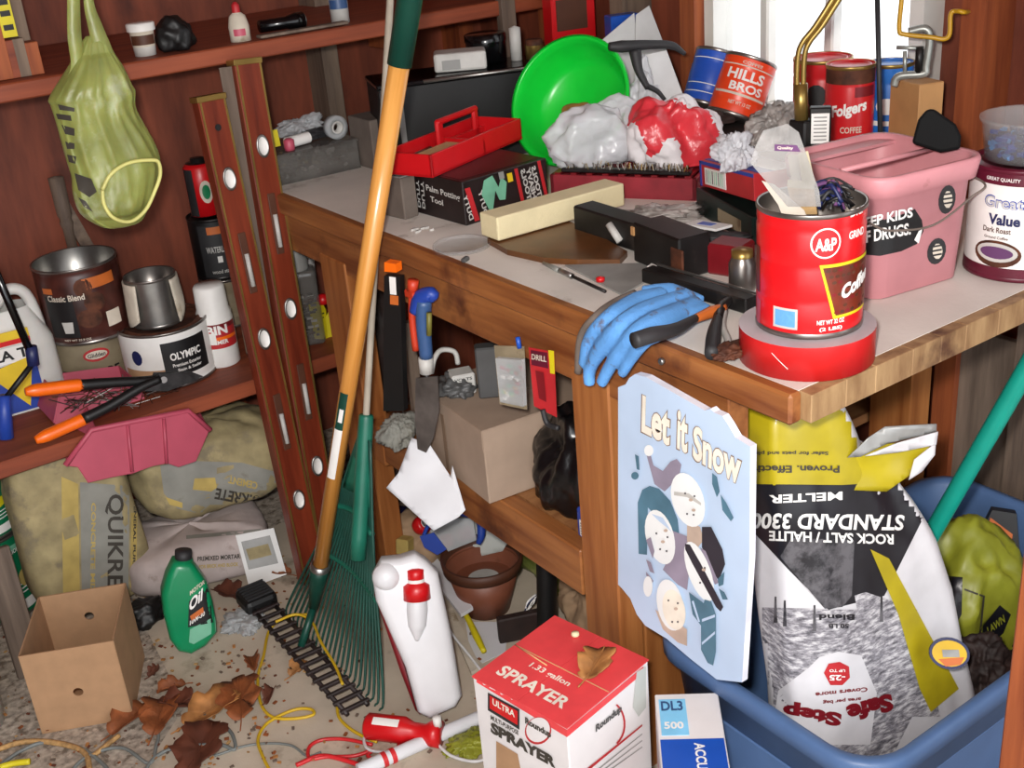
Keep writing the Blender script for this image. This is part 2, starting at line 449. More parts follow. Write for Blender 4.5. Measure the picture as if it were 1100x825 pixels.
# ================================================================ THE SHED
wood('ply_wall', '#542414', '#8a442c', axis=2, rough=0.7, grain=14, stretch=6, stain='#3a1810', slev=0.58, sscale=3)
wood('stud_red', '#6a2c14', '#a2562c', axis=2, rough=0.65, grain=30, stretch=14)
wood('stud_grey', '#4e4038', '#83705f', axis=2, rough=0.75, grain=30, stretch=14)
wood('shelf_x', '#6a2c18', '#96492a', axis=0, rough=0.6, grain=30, stretch=14)
wood('bench_y', '#6c3818', '#a06636', axis=1, rough=0.5, grain=34, stretch=14, knots=0.10, stain='#4c2412', slev=0.57, sscale=6)
wood('bench_z', '#7e441c', '#ad703c', axis=2, rough=0.5, grain=34, stretch=14, knots=0.06)
wood('bench_x', '#7a4a28', '#a9784a', axis=0, rough=0.6, grain=34, stretch=14)
wood('old_board', '#4f4238', '#7d6c5e', axis=2, rough=0.8, grain=30, stretch=14)
mat('bench_surface', '#d8d2ca', 0.6, var=0.10, scale=5, dirt='#a0968c', dscale=7, dlev=0.58, bump=0.1, bs=120)
mat('aggregate', '#ada193', 0.85, var=0.3, scale=70, dirt='#6f6255', dscale=40, dlev=0.52, bump=0.6, bs=90)
mat('slab', '#bfb2a0', 0.75, var=0.08, scale=9, dirt='#8d8070', dscale=5, dlev=0.55, bump=0.15, bs=90)
mat('window_paint', '#d9d8d2', 0.5, var=0.03)
MATS['glass'] = (lambda: (_base('glass')[0]))()
_b = MATS['glass'].node_tree.nodes['Principled BSDF']; _b.inputs['Alpha'].default_value = 0.08; _b.inputs['Roughness'].default_value = 0.05
YW = 2.02; XW = 0.95
MB().box((-0.7, 0.15, -0.04), (3.8, 3.9, 0.08), 'aggregate').struct('floor')
# the smooth slab laid in front of the bench
sl = [P(150, 660, z=0.006), P(198, 757, z=0.006), P(150, 830, z=0.006), P(420, 845, z=0.006), P(760, 845, z=0.006), Vector((0.9, 0.2, 0)), Vector((0.9, 1.2, 0)), P(300, 560, z=0.006)]
sl = [(p[0], p[1]) for p in sl]
MB().prism(sl, 0.0008, 'slab').struct('trim_1')
MB().box((-0.7, YW + 0.01, 1.2), (3.8, 0.02, 2.4), 'ply_wall').struct('wall_back')
W0, W1, WZ0, WZ1 = 0.505, 1.065, 0.93, 1.95      # window opening in the right wall
g = MB()
g.box((XW + .01, (W0 - 1.1) / 2, 1.2), (.02, W0 + 1.1, 2.4), 'ply_wall').box((XW + .01, (W1 + YW) / 2, 1.2), (.02, YW - W1, 2.4), 'ply_wall')
g.box((XW + .01, (W0 + W1) / 2, WZ0 / 2), (.02, W1 - W0, WZ0), 'ply_wall').box((XW + .01, (W0 + W1) / 2, (WZ1 + 2.4) / 2), (.02, W1 - W0, 2.4 - WZ1), 'ply_wall')
g.struct('wall_right')
MB().box((-0.6, 0.25, 2.42), (3.5, 3.62, 0.04), 'ply_wall').struct('ceiling')
MB().box((-2.42, 0.65, 1.2), (.04, 2.75, 2.4), 'ply_wall').struct('wall_left')
# studs
k = 2
for y, m in ((-0.9, 'stud_red'), (-0.45, 'stud_grey'), (0.06, 'stud_red'), (0.22, 'stud_grey'), (0.385, 'stud_red'), (1.085, 'stud_red'), (1.32, 'stud_grey'), (1.60, 'stud_red')):
    MB().box((XW - .045, y, 1.2), (.09, .045, 2.4), m).struct('trim_%d' % k); k += 1
MB().box((XW - .045, (W0 + W1) / 2, WZ0 - .02), (.09, W1 - W0 + .045, .04), 'stud_red').struct('trim_%d' % k); k += 1
MB().box((XW - .045, (W0 + W1) / 2, WZ1 + .02), (.09, W1 - W0 + .045, .04), 'stud_red').struct('trim_%d' % k); k += 1
for x, m in ((-1.5, 'stud_red'), (-0.9, 'stud_red'), (0.42, 'stud_grey'), (0.84, 'stud_red')):
    MB().box((x, YW - .045, 1.2), (.045, .09, 2.4), m).struct('trim_%d' % k); k += 1
# window: frame, mullions, pane
f = MB()
for y in (W0 + .015, W1 - .015): f.box((XW - .03, y, (WZ0 + WZ1) / 2), (.06, .03, WZ1 - WZ0), 'window_paint')
for z in (WZ0 + .015, WZ1 - .015): f.box((XW - .03, (W0 + W1) / 2, z), (.06, W1 - W0 - .06, .03), 'window_paint')
wn = f.struct('window_1')
for y in (W0 + .23, W0 + .40): MB().box((XW - .03, y, (WZ0 + WZ1) / 2), (.03, .024, WZ1 - WZ0 - .06), 'window_paint', bev=.004).part('mullion', wn)
MB().box((XW - .02, (W0 + W1) / 2, (WZ0 + WZ1) / 2), (.004, W1 - W0 - .06, WZ1 - WZ0 - .06), 'glass').part('window_pane', wn)
# door frame post at the right edge of the picture
px_ = P(1086, 700, x=0.10)
MB().box((0.10 + .045, px_.y - .045, 1.0), (.09, .09, 2.0), 'stud_red', bev=.003).struct('door_1')

# ================================================================ SHELVES
t = thing('wall_shelf', 'long reddish timber shelf high on the plywood wall holding small jars', 'shelf', (0, 1.5, 1.176))
MB().box((-0.65, .255, -.017), (3.0, .51, .034), 'shelf_x', bev=.003).part('board', t)
for x in (-1.2, -0.2, 0.55): MB().box((x, .36, -.075), (.04, .12, .08), 'stud_red').part('bracket', t)
ZL = 0.452
t = thing('wall_shelf', 'low stained timber shelf at left carrying the paint cans and white jug', 'shelf', (0, 1.5, ZL))
MB().box((-0.86, .255, -.018), (2.2, .51, .036), 'shelf_x', bev=.003).part('board', t)
for x in (-1.5, -0.85, -0.02): MB().box((x, .39, -.244), (.045, .07, .414), 'stud_red').part('post', t)

# ================================================================ WORKBENCH
ZB = 0.87
wood('edge_blocks', '#7d5c3c', '#a88860', axis=2, rough=0.6, grain=40, stretch=4, stain='#4a2a1a', slev=0.53, sscale=8)
t = thing('workbench', 'heavy timber workbench with a dusty grey-white plywood top', 'workbench', (0, 0, 0))
MB().box((.42, .87, ZB - .006), (.80, 1.70, .012), 'bench_surface').part('tabletop', t)
MB().box((.012, .875, ZB - .021), (.022, 1.72, .042), 'bench_y', bev=.004).part('edge_trim', t, 'worn brown front edge strip')
e = MB(); yy = 0.0; rnd = random.Random(4); x = 0.021
while x < .82:
    wd = rnd.uniform(.05, .11); wd = min(wd, .82 - x)
    e.box((x + wd / 2, .011, ZB - .020), (wd - .0008, .022, .038), 'edge_blocks', bev=.001); x += wd
e.part('edge_trim', t, 'pale short edge blocks on the near end')
MB().box((.42, .87, ZB - .027), (.78, 1.68, .03), 'bench_x').part('subtop', t)
MB().box((.032, .80, .789), (.038, 1.34, .088), 'bench_y', bev=.002).part('apron', t)
MB().box((.42, .34, .789), (.74, .038, .088), 'bench_x').part('apron', t)
MB().box((.035, .418, .385), (.05, .09, .77), 'bench_z', bev=.003).part('leg', t)
MB().box((.20, .392, .385), (.27, .034, .77), 'bench_z', bev=.002).part('leg', t, 'wide side plank of the front leg')
MB().box((.035, 1.24, .385), (.05, .11, .77), 'bench_z', bev=.003).part('leg', t)
MB().box((.77, .418, .40), (.06, .09, .80), 'bench_z').part('leg', t)
MB().box((.77, 1.24, .40), (.06, .11, .80), 'bench_z').part('leg', t)
MB().box((.03, .80, .386), (.036, .66, .09), 'bench_y', bev=.003).part('stretcher', t)
MB().box((.03, 1.155, .375), (.036, .05, .09), 'bench_z', bev=.003).part('brace_block', t)
MB().box((.42, .82, .421), (.74, .70, .02), 'bench_x').part('lower_shelf', t)
MB().box((.2, .60, .789), (.32, .034, .088), 'bench_x').part('crosspiece', t)
ZS = 0.431
# ================================================================ CANS AND TINS
def can_body(r, h, m, beads=(), rim='tin', open_top=False, inner=None, lid=None, depth=None, under=True):
    """sheet-metal can: rolled rims, beads pressed into the wall; returns builder"""
    b = MB(); b.lathe([(0.0, 0.0), (r * .96, 0.0), (r * 1.012, .0015), (r * 1.012, .006), (r, .008)], rim, 40)
    pr = [(r, .008)]
    for z in beads: pr += [(r, h * z - .004), (r * .982, h * z), (r, h * z + .004)]
    pr.append((r, h - .007)); b.lathe(pr, m, 40)
    b.lathe([(r, h - .007), (r * 1.018, h - .006), (r * 1.022, h - .002), (r * 1.012, h), (r * .975, h - .001)], rim, 40)
    if open_top:
        d = depth or h * .75
        b.lathe([(r * .975, h - .001), (r * .965, h - d), (0, h - d)], inner or rim, 40)
    else:
        l = lid or rim
        b.lathe([(r * .975, h - .001), (r * .96, h - .006), (r * .86, h - .006), (r * .84, h - .002), (r * .80, h - .002), (r * .78, h - .005), (0, h - .005)], l, 40)
    return b
def can_at(name, label, cat, xl, xr, yb, z, ytop=None, h=None, m='tin', group=None, loc=None, **kw):
    c, r, a = upright(xl, xr, yb, z)
    if loc is not None: c = loc; a = facing(loc)
    if h is None: h = height(c, ytop, r)
    t = thing(name, label, cat, c, a, group); can_body(r, h, m, **kw).part('can_body', t)
    return t, r, h, c

# ================================================================ LOW SHELF AT LEFT
mat('evermore', '#8d8068', 0.5, var=.15, dirt='#5d4a36', dlev=.6); mat('coffee_brown', '#43201a', 0.35, var=.35, scale=25)
mat('orange_print', '#c06428', 0.5); mat('cream_print', '#cfc4b4', 0.6); mat('black_print', '#101012', 0.5, var=.1)
mat('red_print', '#b4242a', 0.5); mat('blue_print', '#1f3f9a', 0.45); mat('jug_white', '#cfcdc8', 0.45, var=.05, thin=.1)
mat('rag', '#c9bfae', 0.9, var=.12, dirt='#8f7f68')
TI, ri, hi, ci = can_at('paint_can', 'paint can with EVERMORE lettering and red oval badge, under the brown coffee can', 'paint can', 62, 152, 411, ZL, h=.122, m='evermore', beads=(.12,))
l = MB()
l.ctext('EVERMORE', ri * 1.004, -.12, .012, .135, .022, 'black_print', .03)
l.cpoly(ri * 1.004, .08, .068, [(.03 * math.cos(k * PI / 8), .016 * math.sin(k * PI / 8)) for k in range(16)], 'red_print')
l.cpoly(ri * 1.009, .08, .068, [(.025 * math.cos(k * PI / 8), .010 * math.sin(k * PI / 8)) for k in range(16)], 'cream_print')
l.ctext('Glidden', ri * 1.014, .08, .063, .04, .010, 'black_print', .02)
l.part('label', TI)
cc = upright(60, 142, 369, ZL + .1225)[0]; rr = size(82, ci) / 2
t = thing('coffee_can', 'open dark brown coffee can standing on the EVERMORE paint can', 'coffee can', cc, facing(cc))
hh = .175; can_body(rr, hh, 'coffee_brown', (.08, .92), open_top=True, inner='steel', depth=.12).part('can_body', t)
l = MB(); q = rr * 1.004
l.cpatch(q, -1.0, -.25, .02, .115, 'black_print'); l.ctext('Classic Blend', q * 1.004, -.42, .105, .085, .014, 'cream_print')
l.cpatch(q * 1.004, -1.0, -.7, .122, .135, 'orange_print'); l.cpatch(q * 1.004, .45, .85, .03, .065, 'cream_print'); l.cpatch(q * 1.003, .05, .9, .125, .15, 'orange_print')
for k in range(3): l.cpoly(q * 1.003, .05 + .2 * (k % 2), .06 + .035 * k, [((.028 - .004 * k) * math.cos(j * PI / 6), (.022) * math.sin(j * PI / 6)) for j in range(12)], 'rust')
l.ctext('NET WT 33.9 OZ', q * 1.004, -.35, .012, .06, .005, 'cream_print'); l.cpoly(q * 1.006, -.5, .045, [(-.010, -.014), (.010, -.014), (.013, .012), (-.013, .012)], 'lightgrey')
l.part('label', t)
# Olympic can with tin and rag
t, r, h, c = can_at('paint_can', 'white paint can lettered OLYMPIC with rusty lid, in front of the spray can', 'paint can', 143, 236, 418, ZL, h=.135, m='white', beads=(.1,), lid='rust')
l = MB(); q = r * 1.004
l.cpatch(q, -.15, .95, .03, .112, 'black_print'); l.cpatch(q * 1.001, -1.2, -.15, .01, .05, 'cardboard'); l.cpoly(q * 1.003, -.75, .08, [(.014 * math.cos(j * PI / 6), .018 * math.sin(j * PI / 6)) for j in range(12)], 'navy')
l.ctext('OLYMPIC', q * 1.005, .38, .068, .075, .018, 'white', .03); l.ctext('Premium Exterior', q * 1.005, .38, .052, .07, .008, 'white'); l.ctext('Stain & Sealer', q * 1.005, .42, .040, .06, .007, 'white')
l.part('label', t)
p = c + Vector((-.006, .0, h - .004)); rr = size(52, c) / 2
t = thing('metal_tin', 'bare silver tin standing on the rusty lid of the OLYMPIC can', 'tin', p, facing(p))
can_body(rr, .115, 'steel', (), open_top=True, depth=.09).part('can_body', t)
b = MB()
def rg_(u, v):
    a_ = -PI / 2 - .62 - (2 * PI - 1.35) * u; k_ = 1.05 + .05 * math.sin(11 * u + 2) * v; ln_ = .055 + .045 * abs(math.sin(7 * u + .6)) * (1 if u < .3 or u > .72 else .4)
    return (rr * k_ * math.cos(a_) * (1 + .12 * v), rr * k_ * math.sin(a_) * (1 + .12 * v), .106 - ln_ * v)
b.grid(rg_, 40, 8, 'rag')
b.top('rag', 'torn off-white rag draped around the silver tin', 'rag', Matrix.Translation(p) @ RZ(facing(p)), mods=(('solid', .003),))
# spray can
def spray(name, label, xl, xr, yb, z, ytop, body, cap, cat='spray can'):
    c, r, a = upright(xl, xr, yb, z); h = height(c, ytop, r)
    t = thing(name, label, cat, c, a)
    MB().lathe([(0, 0), (r * .9, 0), (r, .004), (r, h * .58), (r * .96, h * .62)], body, 28).part('can_body', t)
    MB().lathe([(r * .97, h * .60), (r * .97, h * .66), (r * .88, h * .70), (r * .85, h * .97), (r * .75, h), (0, h)], cap, 28).part('cap', t)
    return t, r, h, c
t, r, h, c = spray('spray_can', 'slim white-capped spray can with red and white BIN label', 222, 260, 396, ZL, 311, 'white', 'white')
l = MB(); q = r * 1.006; l.cpatch(q, -1.3, 1.3, .05, h * .5, 'red_print', 16); l.cpatch(q * 1.004, -1.3, 1.3, h * .36, h * .40, 'orange', 16); l.cpatch(q * 1.004, -1.3, 1.3, h * .5, h * .56, 'darkred', 16)
l.ctext('BIN', q * 1.01, .0, h * .43, .05, .022, 'white', .04); l.ctext('PRIMER', q * 1.01, .0, h * .31, .045, .010, 'white', .03); l.cpoly(q * 1.01, -.4, .045 + .03, [(-.012, -.014), (.012, -.014), (.012, .014), (-.012, .014)], 'white')
l.part('label', t)
# black can on an older can, red cylinder on top, at the back
base, r0, _ = upright(197, 246, 380, ZL); base = Vector((P(243, 302, y=1.88).x, 1.90, ZL)); r0 = size(50, base) / 2
zt = P(221, 306, y=1.85).z
t = thing('paint_can', 'old dull can at the back under the black stain can', 'paint can', base, facing(base)); can_body(r0, zt - ZL, 'evermore', (.3, .7)).part('can_body', t)
b2 = base.copy(); b2.z = zt + .001; h = height(b2, 236, r0)
t = thing('paint_can', 'black stain can with rusty rim under the slim red canister', 'paint can', b2, facing(b2)); can_body(r0, h, 'black', (), rim='darksteel').part('can_body', t)
l = MB(); q = r0 * 1.006; l.cpatch(q, -.7, .8, .01, h * .9, 'charcoal'); l.cpatch(q * 1.005, -.3, .25, h * .76, h * .88, 'orange_print'); l.ctext('WATERLOX', q * 1.01, .05, h * .46, .06, .016, 'lightgrey'); l.ctext('wood stain', q * 1.01, .05, h * .12, .05, .010, 'lightgrey'); l.cpoly(q * 1.01, .05, h * .35, [(-.006, -.008), (.006, -.008), (.006, .008), (-.006, .008)], 'white'); l.part('label', t)
b3 = b2.copy(); b3.x -= .008; b3.z += h + .001; r3 = size(33, b3) / 2; h3 = height(b3, 173, r3)
t = thing('fuel_canister', 'slim red canister with pale oval label standing on the black can', 'canister', b3, facing(b3))
MB().lathe([(0, 0), (r3, .003), (r3, h3 * .86), (r3 * .8, h3 * .92), (r3 * .45, h3 * .94), (r3 * .45, h3), (0, h3)], ['charcoal'] + ['red'] * 2 + ['darksteel'] * 3, 24).part('can_body', t)
l = MB(); l.cpatch(r3 * 1.01, -1.3, -.5, .004, h3 * .85, 'charcoal'); l.cpoly(r3 * 1.015, .2, h3 * .45, [(.016 * math.cos(j * PI / 8), .028 * math.sin(j * PI / 8)) for j in range(16)], 'cream_print'); l.cpoly(r3 * 1.03, .2, h3 * .45, [(.010 * math.cos(j * PI / 8), .018 * math.sin(j * PI / 8)) for j in range(16)], 'green'); l.part('label', t)
# pale cans half hidden behind the levels
mat('pale_can', '#b9b39a', .5, var=.15, dirt='#5f7a48', dlev=.55)
can_at('paint_can', 'pale can with green marks half hidden behind the two levels', 'paint can', 266, 304, 384, ZL, ytop=262, m='pale_can', beads=(.1, .9))
# bucket with blue lid
c = Vector((P(322, 290, y=1.80).x + .0, 1.80, ZL)); r = size(36, c) / 2; zt = P(315, 248, y=1.78).z
t = thing('lidded_bucket', 'white bucket with a bright blue lid on the low shelf beneath the bench top', 'bucket', c, facing(c))
MB().lathe([(0, 0), (r * .85, 0), (r * .97, zt - ZL - .03)], 'white', 30).part('bucket_body', t)
MB().lathe([(r * .98, zt - ZL - .03), (r * 1.06, zt - ZL - .028), (r * 1.06, zt - ZL + .01), (r * .98, zt - ZL + .016), (r * .9, zt - ZL + .012), (0, zt - ZL + .012)], 'blue', 30).part('lid', t)
# clear plastic jar
mat('smoke_plastic', '#6d6a66', .12, var=.2, alpha=.55); mat('clear', '#b8b8b8', .35, alpha=.25, var=.05); mat('clear2', '#c2c6c8', .35, alpha=.45, var=.1)
c, r, a = upright(315, 352, 374, ZL); h = height(c, 268, r)
t = thing('plastic_jar', 'smoky clear plastic jar full of bits with a grey screw cap', 'jar', c, a)
MB().box((0, 0, h * .38), (r * 1.9, r * 1.6, h * .76), 'smoke_plastic', bev=.012, seg=3).part('jar_body', t)
MB().lathe([(r * .62, h * .75), (r * .62, h * .98), (r * .55, h), (0, h)], 'grey', 24).part('cap', t)
g_ = MB(); rnd = random.Random(9)
for k in range(60): g_.box((rnd.uniform(-.6, .6) * r, rnd.uniform(-.5, .5) * r, rnd.uniform(.02, h * .5)), (.014, .005, .005), rnd.choice(['darksteel', 'steel', 'rust', 'white']), X=None)
g_.part('contents', t)['kind'] = 'stuff'
# yellow carton
c = P(352, 362, z=ZL); t = thing('carton', 'creased yellow paper carton with a red tab leaning by the bench leg', 'carton', c, facing(c) + .5)
mat('card_yellow', '#cfc018', .5, var=.06)
b = MB(); s_ = size(1, c)
b.prism([(-19 * s_, 0.012), (-2 * s_, -.004), (2 * s_, .07), (-3 * s_, .098), (-20 * s_, .10)], .004, 'card_yellow', X=RX(PI / 2) @ RY(.25))
b.prism([(-2 * s_, -.002), (9 * s_, 0), (16 * s_, .035), (22 * s_, .028), (20 * s_, .07), (12 * s_, .085), (0, .05)], .004, 'card_yellow', X=RX(PI / 2) @ RY(-.3))
b.part('flap', t); MB().lathe([(0, 0), (.014, .004), (.016, .016), (.01, .026), (0, .028)], 'red', 14, X=TR(0, -.004, .085)).part('tab', t)
l = MB(); l.box((-9 * s_, -.006, .055), (.03, .001, .003), 'black_print').box((-9 * s_, -.006, .065), (.035, .001, .003), 'black_print'); l.part('lettering', t)
# white jug
c = P(26, 443, z=ZL); c = Vector((c.x, c.y + .06, ZL)); t = thing('plastic_jug', 'white plastic jug with moulded handle and blue, yellow and red label', 'jug', c, facing(c) + .1)
s_ = size(1, c); hj = 132 * s_; b = MB()
b.grid(lambda u, v: (52 * s_ * (1 - .32 * max(0, v - .66) / .34) * math.copysign(abs(math.cos(2 * PI * u)) ** .5, math.cos(2 * PI * u)), .062 * (1 - .4 * max(0, v - .66) / .34) * math.copysign(abs(math.sin(2 * PI * u)) ** .5, math.sin(2 * PI * u)), hj * v * (.82)), 40, 20, 'jug_white')
b.lathe([(.05, hj * .82), (.025, hj * .9), (.022, hj), (0, hj)], 'jug_white', 20, X=TR(-.03, 0, 0)); b.part('jug_body', t)
MB().tube([(.012, -.01, hj * .86), (.04, -.012, hj * .96), (.075, -.012, hj * .9), (.088, -.012, hj * .6), (.082, -.012, hj * .3), (.07, -.01, hj * .2)], .013, 'jug_white', 10).part('handle', t)
l = MB(); yj = -.064
l.box((-.015, yj, hj * .22), (.14, .002, hj * .40), 'blue_print').box((-.015, yj - .001, hj * .50), (.14, .002, hj * .13), 'white').box((-.015, yj - .001, hj * .60), (.14, .002, hj * .04), 'red').box((-.015, yj - .001, hj * .655), (.14, .002, hj * .07), 'yellow')
l.flat([(-.05, yj - .003, hj * .40), (.05, yj - .003, hj * .46), (.02, yj - .003, hj * .05)], 'yellow')
l.text('ULA T', (-.055, yj - .003, hj * .46), (.10, 0, 0), (0, 0, hj * .085), 'black_print', .03); l.part('label', t)
# black shaft of a tool in front of the jug
A = P(-12, 275, y=1.46); B = P(37, 388, y=1.48)
t = thing('tool_shaft', 'black tool shaft with a blue collar leaning in front of the white jug', 'tool', A)
MB().tube([(0, 0, 0), B - A], .008, 'blackgloss', 10).part('shaft', t)
C_ = P(6, 470, y=1.47)
MB().tube([P(33, 372, y=1.478) - A, P(36, 392, y=1.478) - A], .012, 'navy', 10).part('collar', t)
MB().tube([P(4, 425, y=1.47) - A, C_ - A], [.012, .016], 'blue_print', 10).part('grip', t)
MB().tube([B - A, P(6, 428, y=1.472) - A], .006, 'black', 8).part('lever', t)
# wooden sticks behind the cans
x0 = P(71, 235, y=1.97); hs_ = P(71, 187, y=1.97).z - ZL
t = thing('turned_spindle', 'upright turned wooden spindle behind the brown coffee can', 'spindle', (x0.x, 1.975, ZL), 0)
MB().lathe([(0, 0), (.012, .0), (.012, .31), (.016, .325), (.013, .335), (.017, .345), (.018, hs_ - .004), (.0, hs_)], 'stud_grey', 16).part('shaft', t)
A = P(95, 215, y=1.99); B = P(128, 300, y=1.96)
MB().prism([(-.014, 0), (.014, 0), (.014, .42), (-.014, .42)], .008, 'stud_grey').top('paint_stirrer', 'flat grey wooden stirring stick leaning behind the silver tin', 'stirring stick', frame(B + (B - A) * .9, (1, .1, .25), (A - B)))
mk = Vector((P(124, 303, y=1.80).x, 1.82, ZL)); hm = P(124, 288, y=1.80).z - ZL; t = thing('marker_pen', 'upright pen with a green cap between the coffee can and the silver tin', 'pen', mk)
MB().lathe([(0, 0), (.007, .001), (.007, hm - .04), (0, hm - .04)], 'lightgrey', 14).part('barrel', t); MB().lathe([(.0085, hm - .045), (.009, hm - .006), (.005, hm), (0, hm)], 'green', 14).part('pen_cap', t)

# ---------------------------------------------------------------- pink part trays and hedge shears
mat('pink_tray', '#b34a5e', .45, var=.05)
F = Pln((0, 1.44, 0), (0, -1, .12)); ctr = F.hit(150, 478)
t = thing('parts_tray', 'raspberry pink ribbed plastic tray tipped on the upright cement bag', 'tray', ctr)
ol = [(74, 500), (102, 459), (202, 443), (224, 462), (210, 495), (192, 501), (180, 497), (164, 500), (142, 508), (120, 512), (95, 518), (84, 501)]
pts = [F.hit(*p) - ctr for p in ol]; n = len(pts); bk = Vector((.01, .07, .02))
b = MB(); b.add(pts, [tuple(range(n))], 'pink_tray')
b.add(pts + [p + bk for p in pts], [(i, (i + 1) % n, (i + 1) % n + n, i + n) for i in range(3, n)] + [(0, 1, n + 1, n)], 'pink_tray')
b.part('tray_shell', t, mods=(('solid', .004),))
rm = [F.hit(*p, off=.004) - ctr for p in [(70, 500), (98, 462), (202, 441), (226, 462)]]
MB().tube(rm, .006, 'pink_tray', 8, smooth_path=False).part('rim', t)
for a_, b_ in (((137, 456), (142, 507)), ((176, 450), (179, 498))):
    MB().tube([F.hit(*a_, off=.003) - ctr, F.hit(*b_, off=.003) - ctr], .004, 'pink_tray', 6).part('rib', t)
F2 = Pln((0, 1.50, 0), (0, -1, .2)); ct2 = F2.hit(105, 440)
t = thing('parts_tray', 'second pink tray on the shelf behind, full of loose nails', 'tray', ct2)
pts = [F2.hit(*p) - ct2 for p in [(58, 455), (64, 424), (150, 412), (158, 440)]]
b = MB(); bk = Vector((0, .14, .0)); b.add(pts + [p + bk for p in pts], [(0, 1, 2, 3), (0, 1, 5, 4), (3, 2, 6, 7), (4, 5, 6, 7), (0, 3, 7, 4)], 'pink_tray'); b.part('tray_shell', t, mods=(('solid', .004),))
rnd = random.Random(3); b = MB()
for k in range(110):
    p = F2.hit(rnd.uniform(62, 215), rnd.uniform(418, 438), off=rnd.uniform(-.012, .03)); d = Vector((rnd.uniform(-1, 1), rnd.uniform(-.6, .6), rnd.uniform(-.35, .35))).normalized() * rnd.uniform(.02, .05)
    b.cyl(p - d, p + d, .0011, rnd.choice(['steel', 'darksteel', 'rust']), seg=5)
b.top('loose_nails', 'tangle of loose nails and wires heaped over the pink trays', 'nails', kind='stuff')
S = Pln((0, 1.40, 0), (0, -1, .15)); o = S.hit(150, 420)
t = thing('hedge_shears', 'hedge shears with two orange grips and black blades lying over the pink tray', 'shears', o)
def L(*ps, off=0): return [S.hit(*p, off=off) - o for p in ps]
MB().tube(L((27, 421), (40, 419), (82, 414), (86, 414)), [.008, .0135, .0135, .012], 'orange', 12).part('grip', t)
MB().tube(L((38, 473), (50, 468), (86, 452), (93, 449)), [.008, .0135, .0135, .012], 'orange', 12).part('grip', t)
MB().tube(L((84, 414), (120, 411), (155, 409), (178, 406)), [.012, .011, .010, .009], 'black', 10).part('arm', t)
MB().tube(L((90, 450), (118, 436), (150, 417), (172, 407), off=.012), [.012, .011, .010, .009], 'black', 10).part('arm', t)
for q, of in (([(165, 400), (205, 399), (218, 404), (205, 411), (160, 414)], 0), ([(150, 420), (170, 402), (196, 400), (212, 408), (180, 420)], .01)):
    b = MB(); b.flat([S.hit(*p, off=of) - o for p in q], 'darksteel'); b.part('blade', t, mods=(('solid', .004),))
MB().cyl(S.hit(176, 408, off=-.01) - o, S.hit(176, 408, off=.018) - o, .007, 'darksteel').part('pivot_bolt', t)

# ================================================================ LEVELS
wood('level_wood', '#571e10', '#84361f', axis=2, rough=.35, grain=40, stretch=16)
def level(label, top, bot, ytop, vials, w=.062, dep=.03, group=None):
    T = P(*top, y=ytop); Bp = P(*bot, z=0.003); ln = (T - Bp).length
    M = frame(Bp, (1, .0, 0), (0, 0, 1)); zax = (T - Bp).normalized(); xax = Vector((1, .12, 0)); xax = (xax - zax * xax.dot(zax)).normalized(); yax = zax.cross(xax)
    M = Matrix((xax, yax, zax)).transposed().to_4x4(); M.translation = Bp
    t = thing('spirit_level', label, 'level', M=M)
    MB().box((0, 0, ln / 2), (w, dep, ln), 'level_wood', bev=.002).part('level_body', t)
    for s in (-1, 1):
        for e in (-1, 1): MB().box((s * (w / 2 - .004), e * dep / 2, ln / 2), (.004, .003, ln), 'brass').part('brass_edge', t)
    MB().box((0, 0, ln - .004), (w + .004, dep + .004, .012), 'brass', bev=.001).part('end_plate', t)
    for kind, px in vials:
        # height along the body where the photo shows it
        lo, hi = 0, ln
        for _ in range(30):
            m = (lo + hi) / 2
            if proj(M @ Vector((0, 0, m)))[1] > px: lo = m
            else: hi = m
        if kind == 'o':
            MB().lathe([(.0, 0), (.013, 0), (.014, .003), (.018, .003), (.018, 0)], ['white', 'white', 'steel', 'steel'], 20, X=TR(0, -dep / 2 - .0005, lo) @ RX(PI / 2) @ Matrix.Diagonal((.8, 1.35, 1, 1))).part('vial_window', t)
        elif kind == 's':
            b = MB(); b.box((0, -dep / 2 - .001, lo), (.018, .003, .13), 'brown', bev=.006, seg=2); b.part('slot', t)
            MB().tube([(0, -dep / 2 - .004, lo - .05), (0, -dep / 2 - .004, lo + .02)], .005, 'lightgrey', 8).part('vial', t)
        else: MB().cyl((0, -dep / 2 + .002, lo), (0, -dep / 2 - .001, lo), .007, 'black', seg=14).part('hanging_hole', t)
    return t
level('dark wooden spirit level with brass edges, the left one of the pair', (223, 103), (336, 622), 1.46, [('h', 137), ('o', 192), ('s', 282), ('o', 363), ('s', 452), ('o', 535)])
level('dark wooden spirit level with brass edges, the right and taller of the pair', (262, 64), (356, 612), 1.488, [('o', 157), ('s', 240), ('o', 331), ('s', 420), ('o', 499)])
A = P(243, 72, y=1.492); B = P(318, 480, y=1.40); B = A + (B - A) * 1.355
MB().box((0, 0, (A - B).length / 2), (.03, .012, (A - B).length), 'old_board').top('wooden_lath', 'grey weathered lath standing between the two spirit levels', 'lath', Matrix.Translation(B) @ (A - B).to_track_quat('Z', 'Y').to_matrix().to_4x4())
# ================================================================ ON THE BENCH TOP
def ellipse(rx, ry, n=16): return [(rx * math.cos(2 * PI * k / n), ry * math.sin(2 * PI * k / n)) for k in range(n)]
def boxframe(p, q):          # matrix at p, x axis towards q (level), z up
    d = Vector(q) - Vector(p); M = Matrix.Translation(Vector(p)) @ RZ(math.atan2(d.y, d.x)); return M, d.length
def carton(M, w, d, h, m, bev=.002, side=None):    # closed card box, origin front-left-bottom corner, with flap seams
    b = MB(); b.box((w / 2, d / 2, h / 2), (w, d, h), m, bev=bev); return b

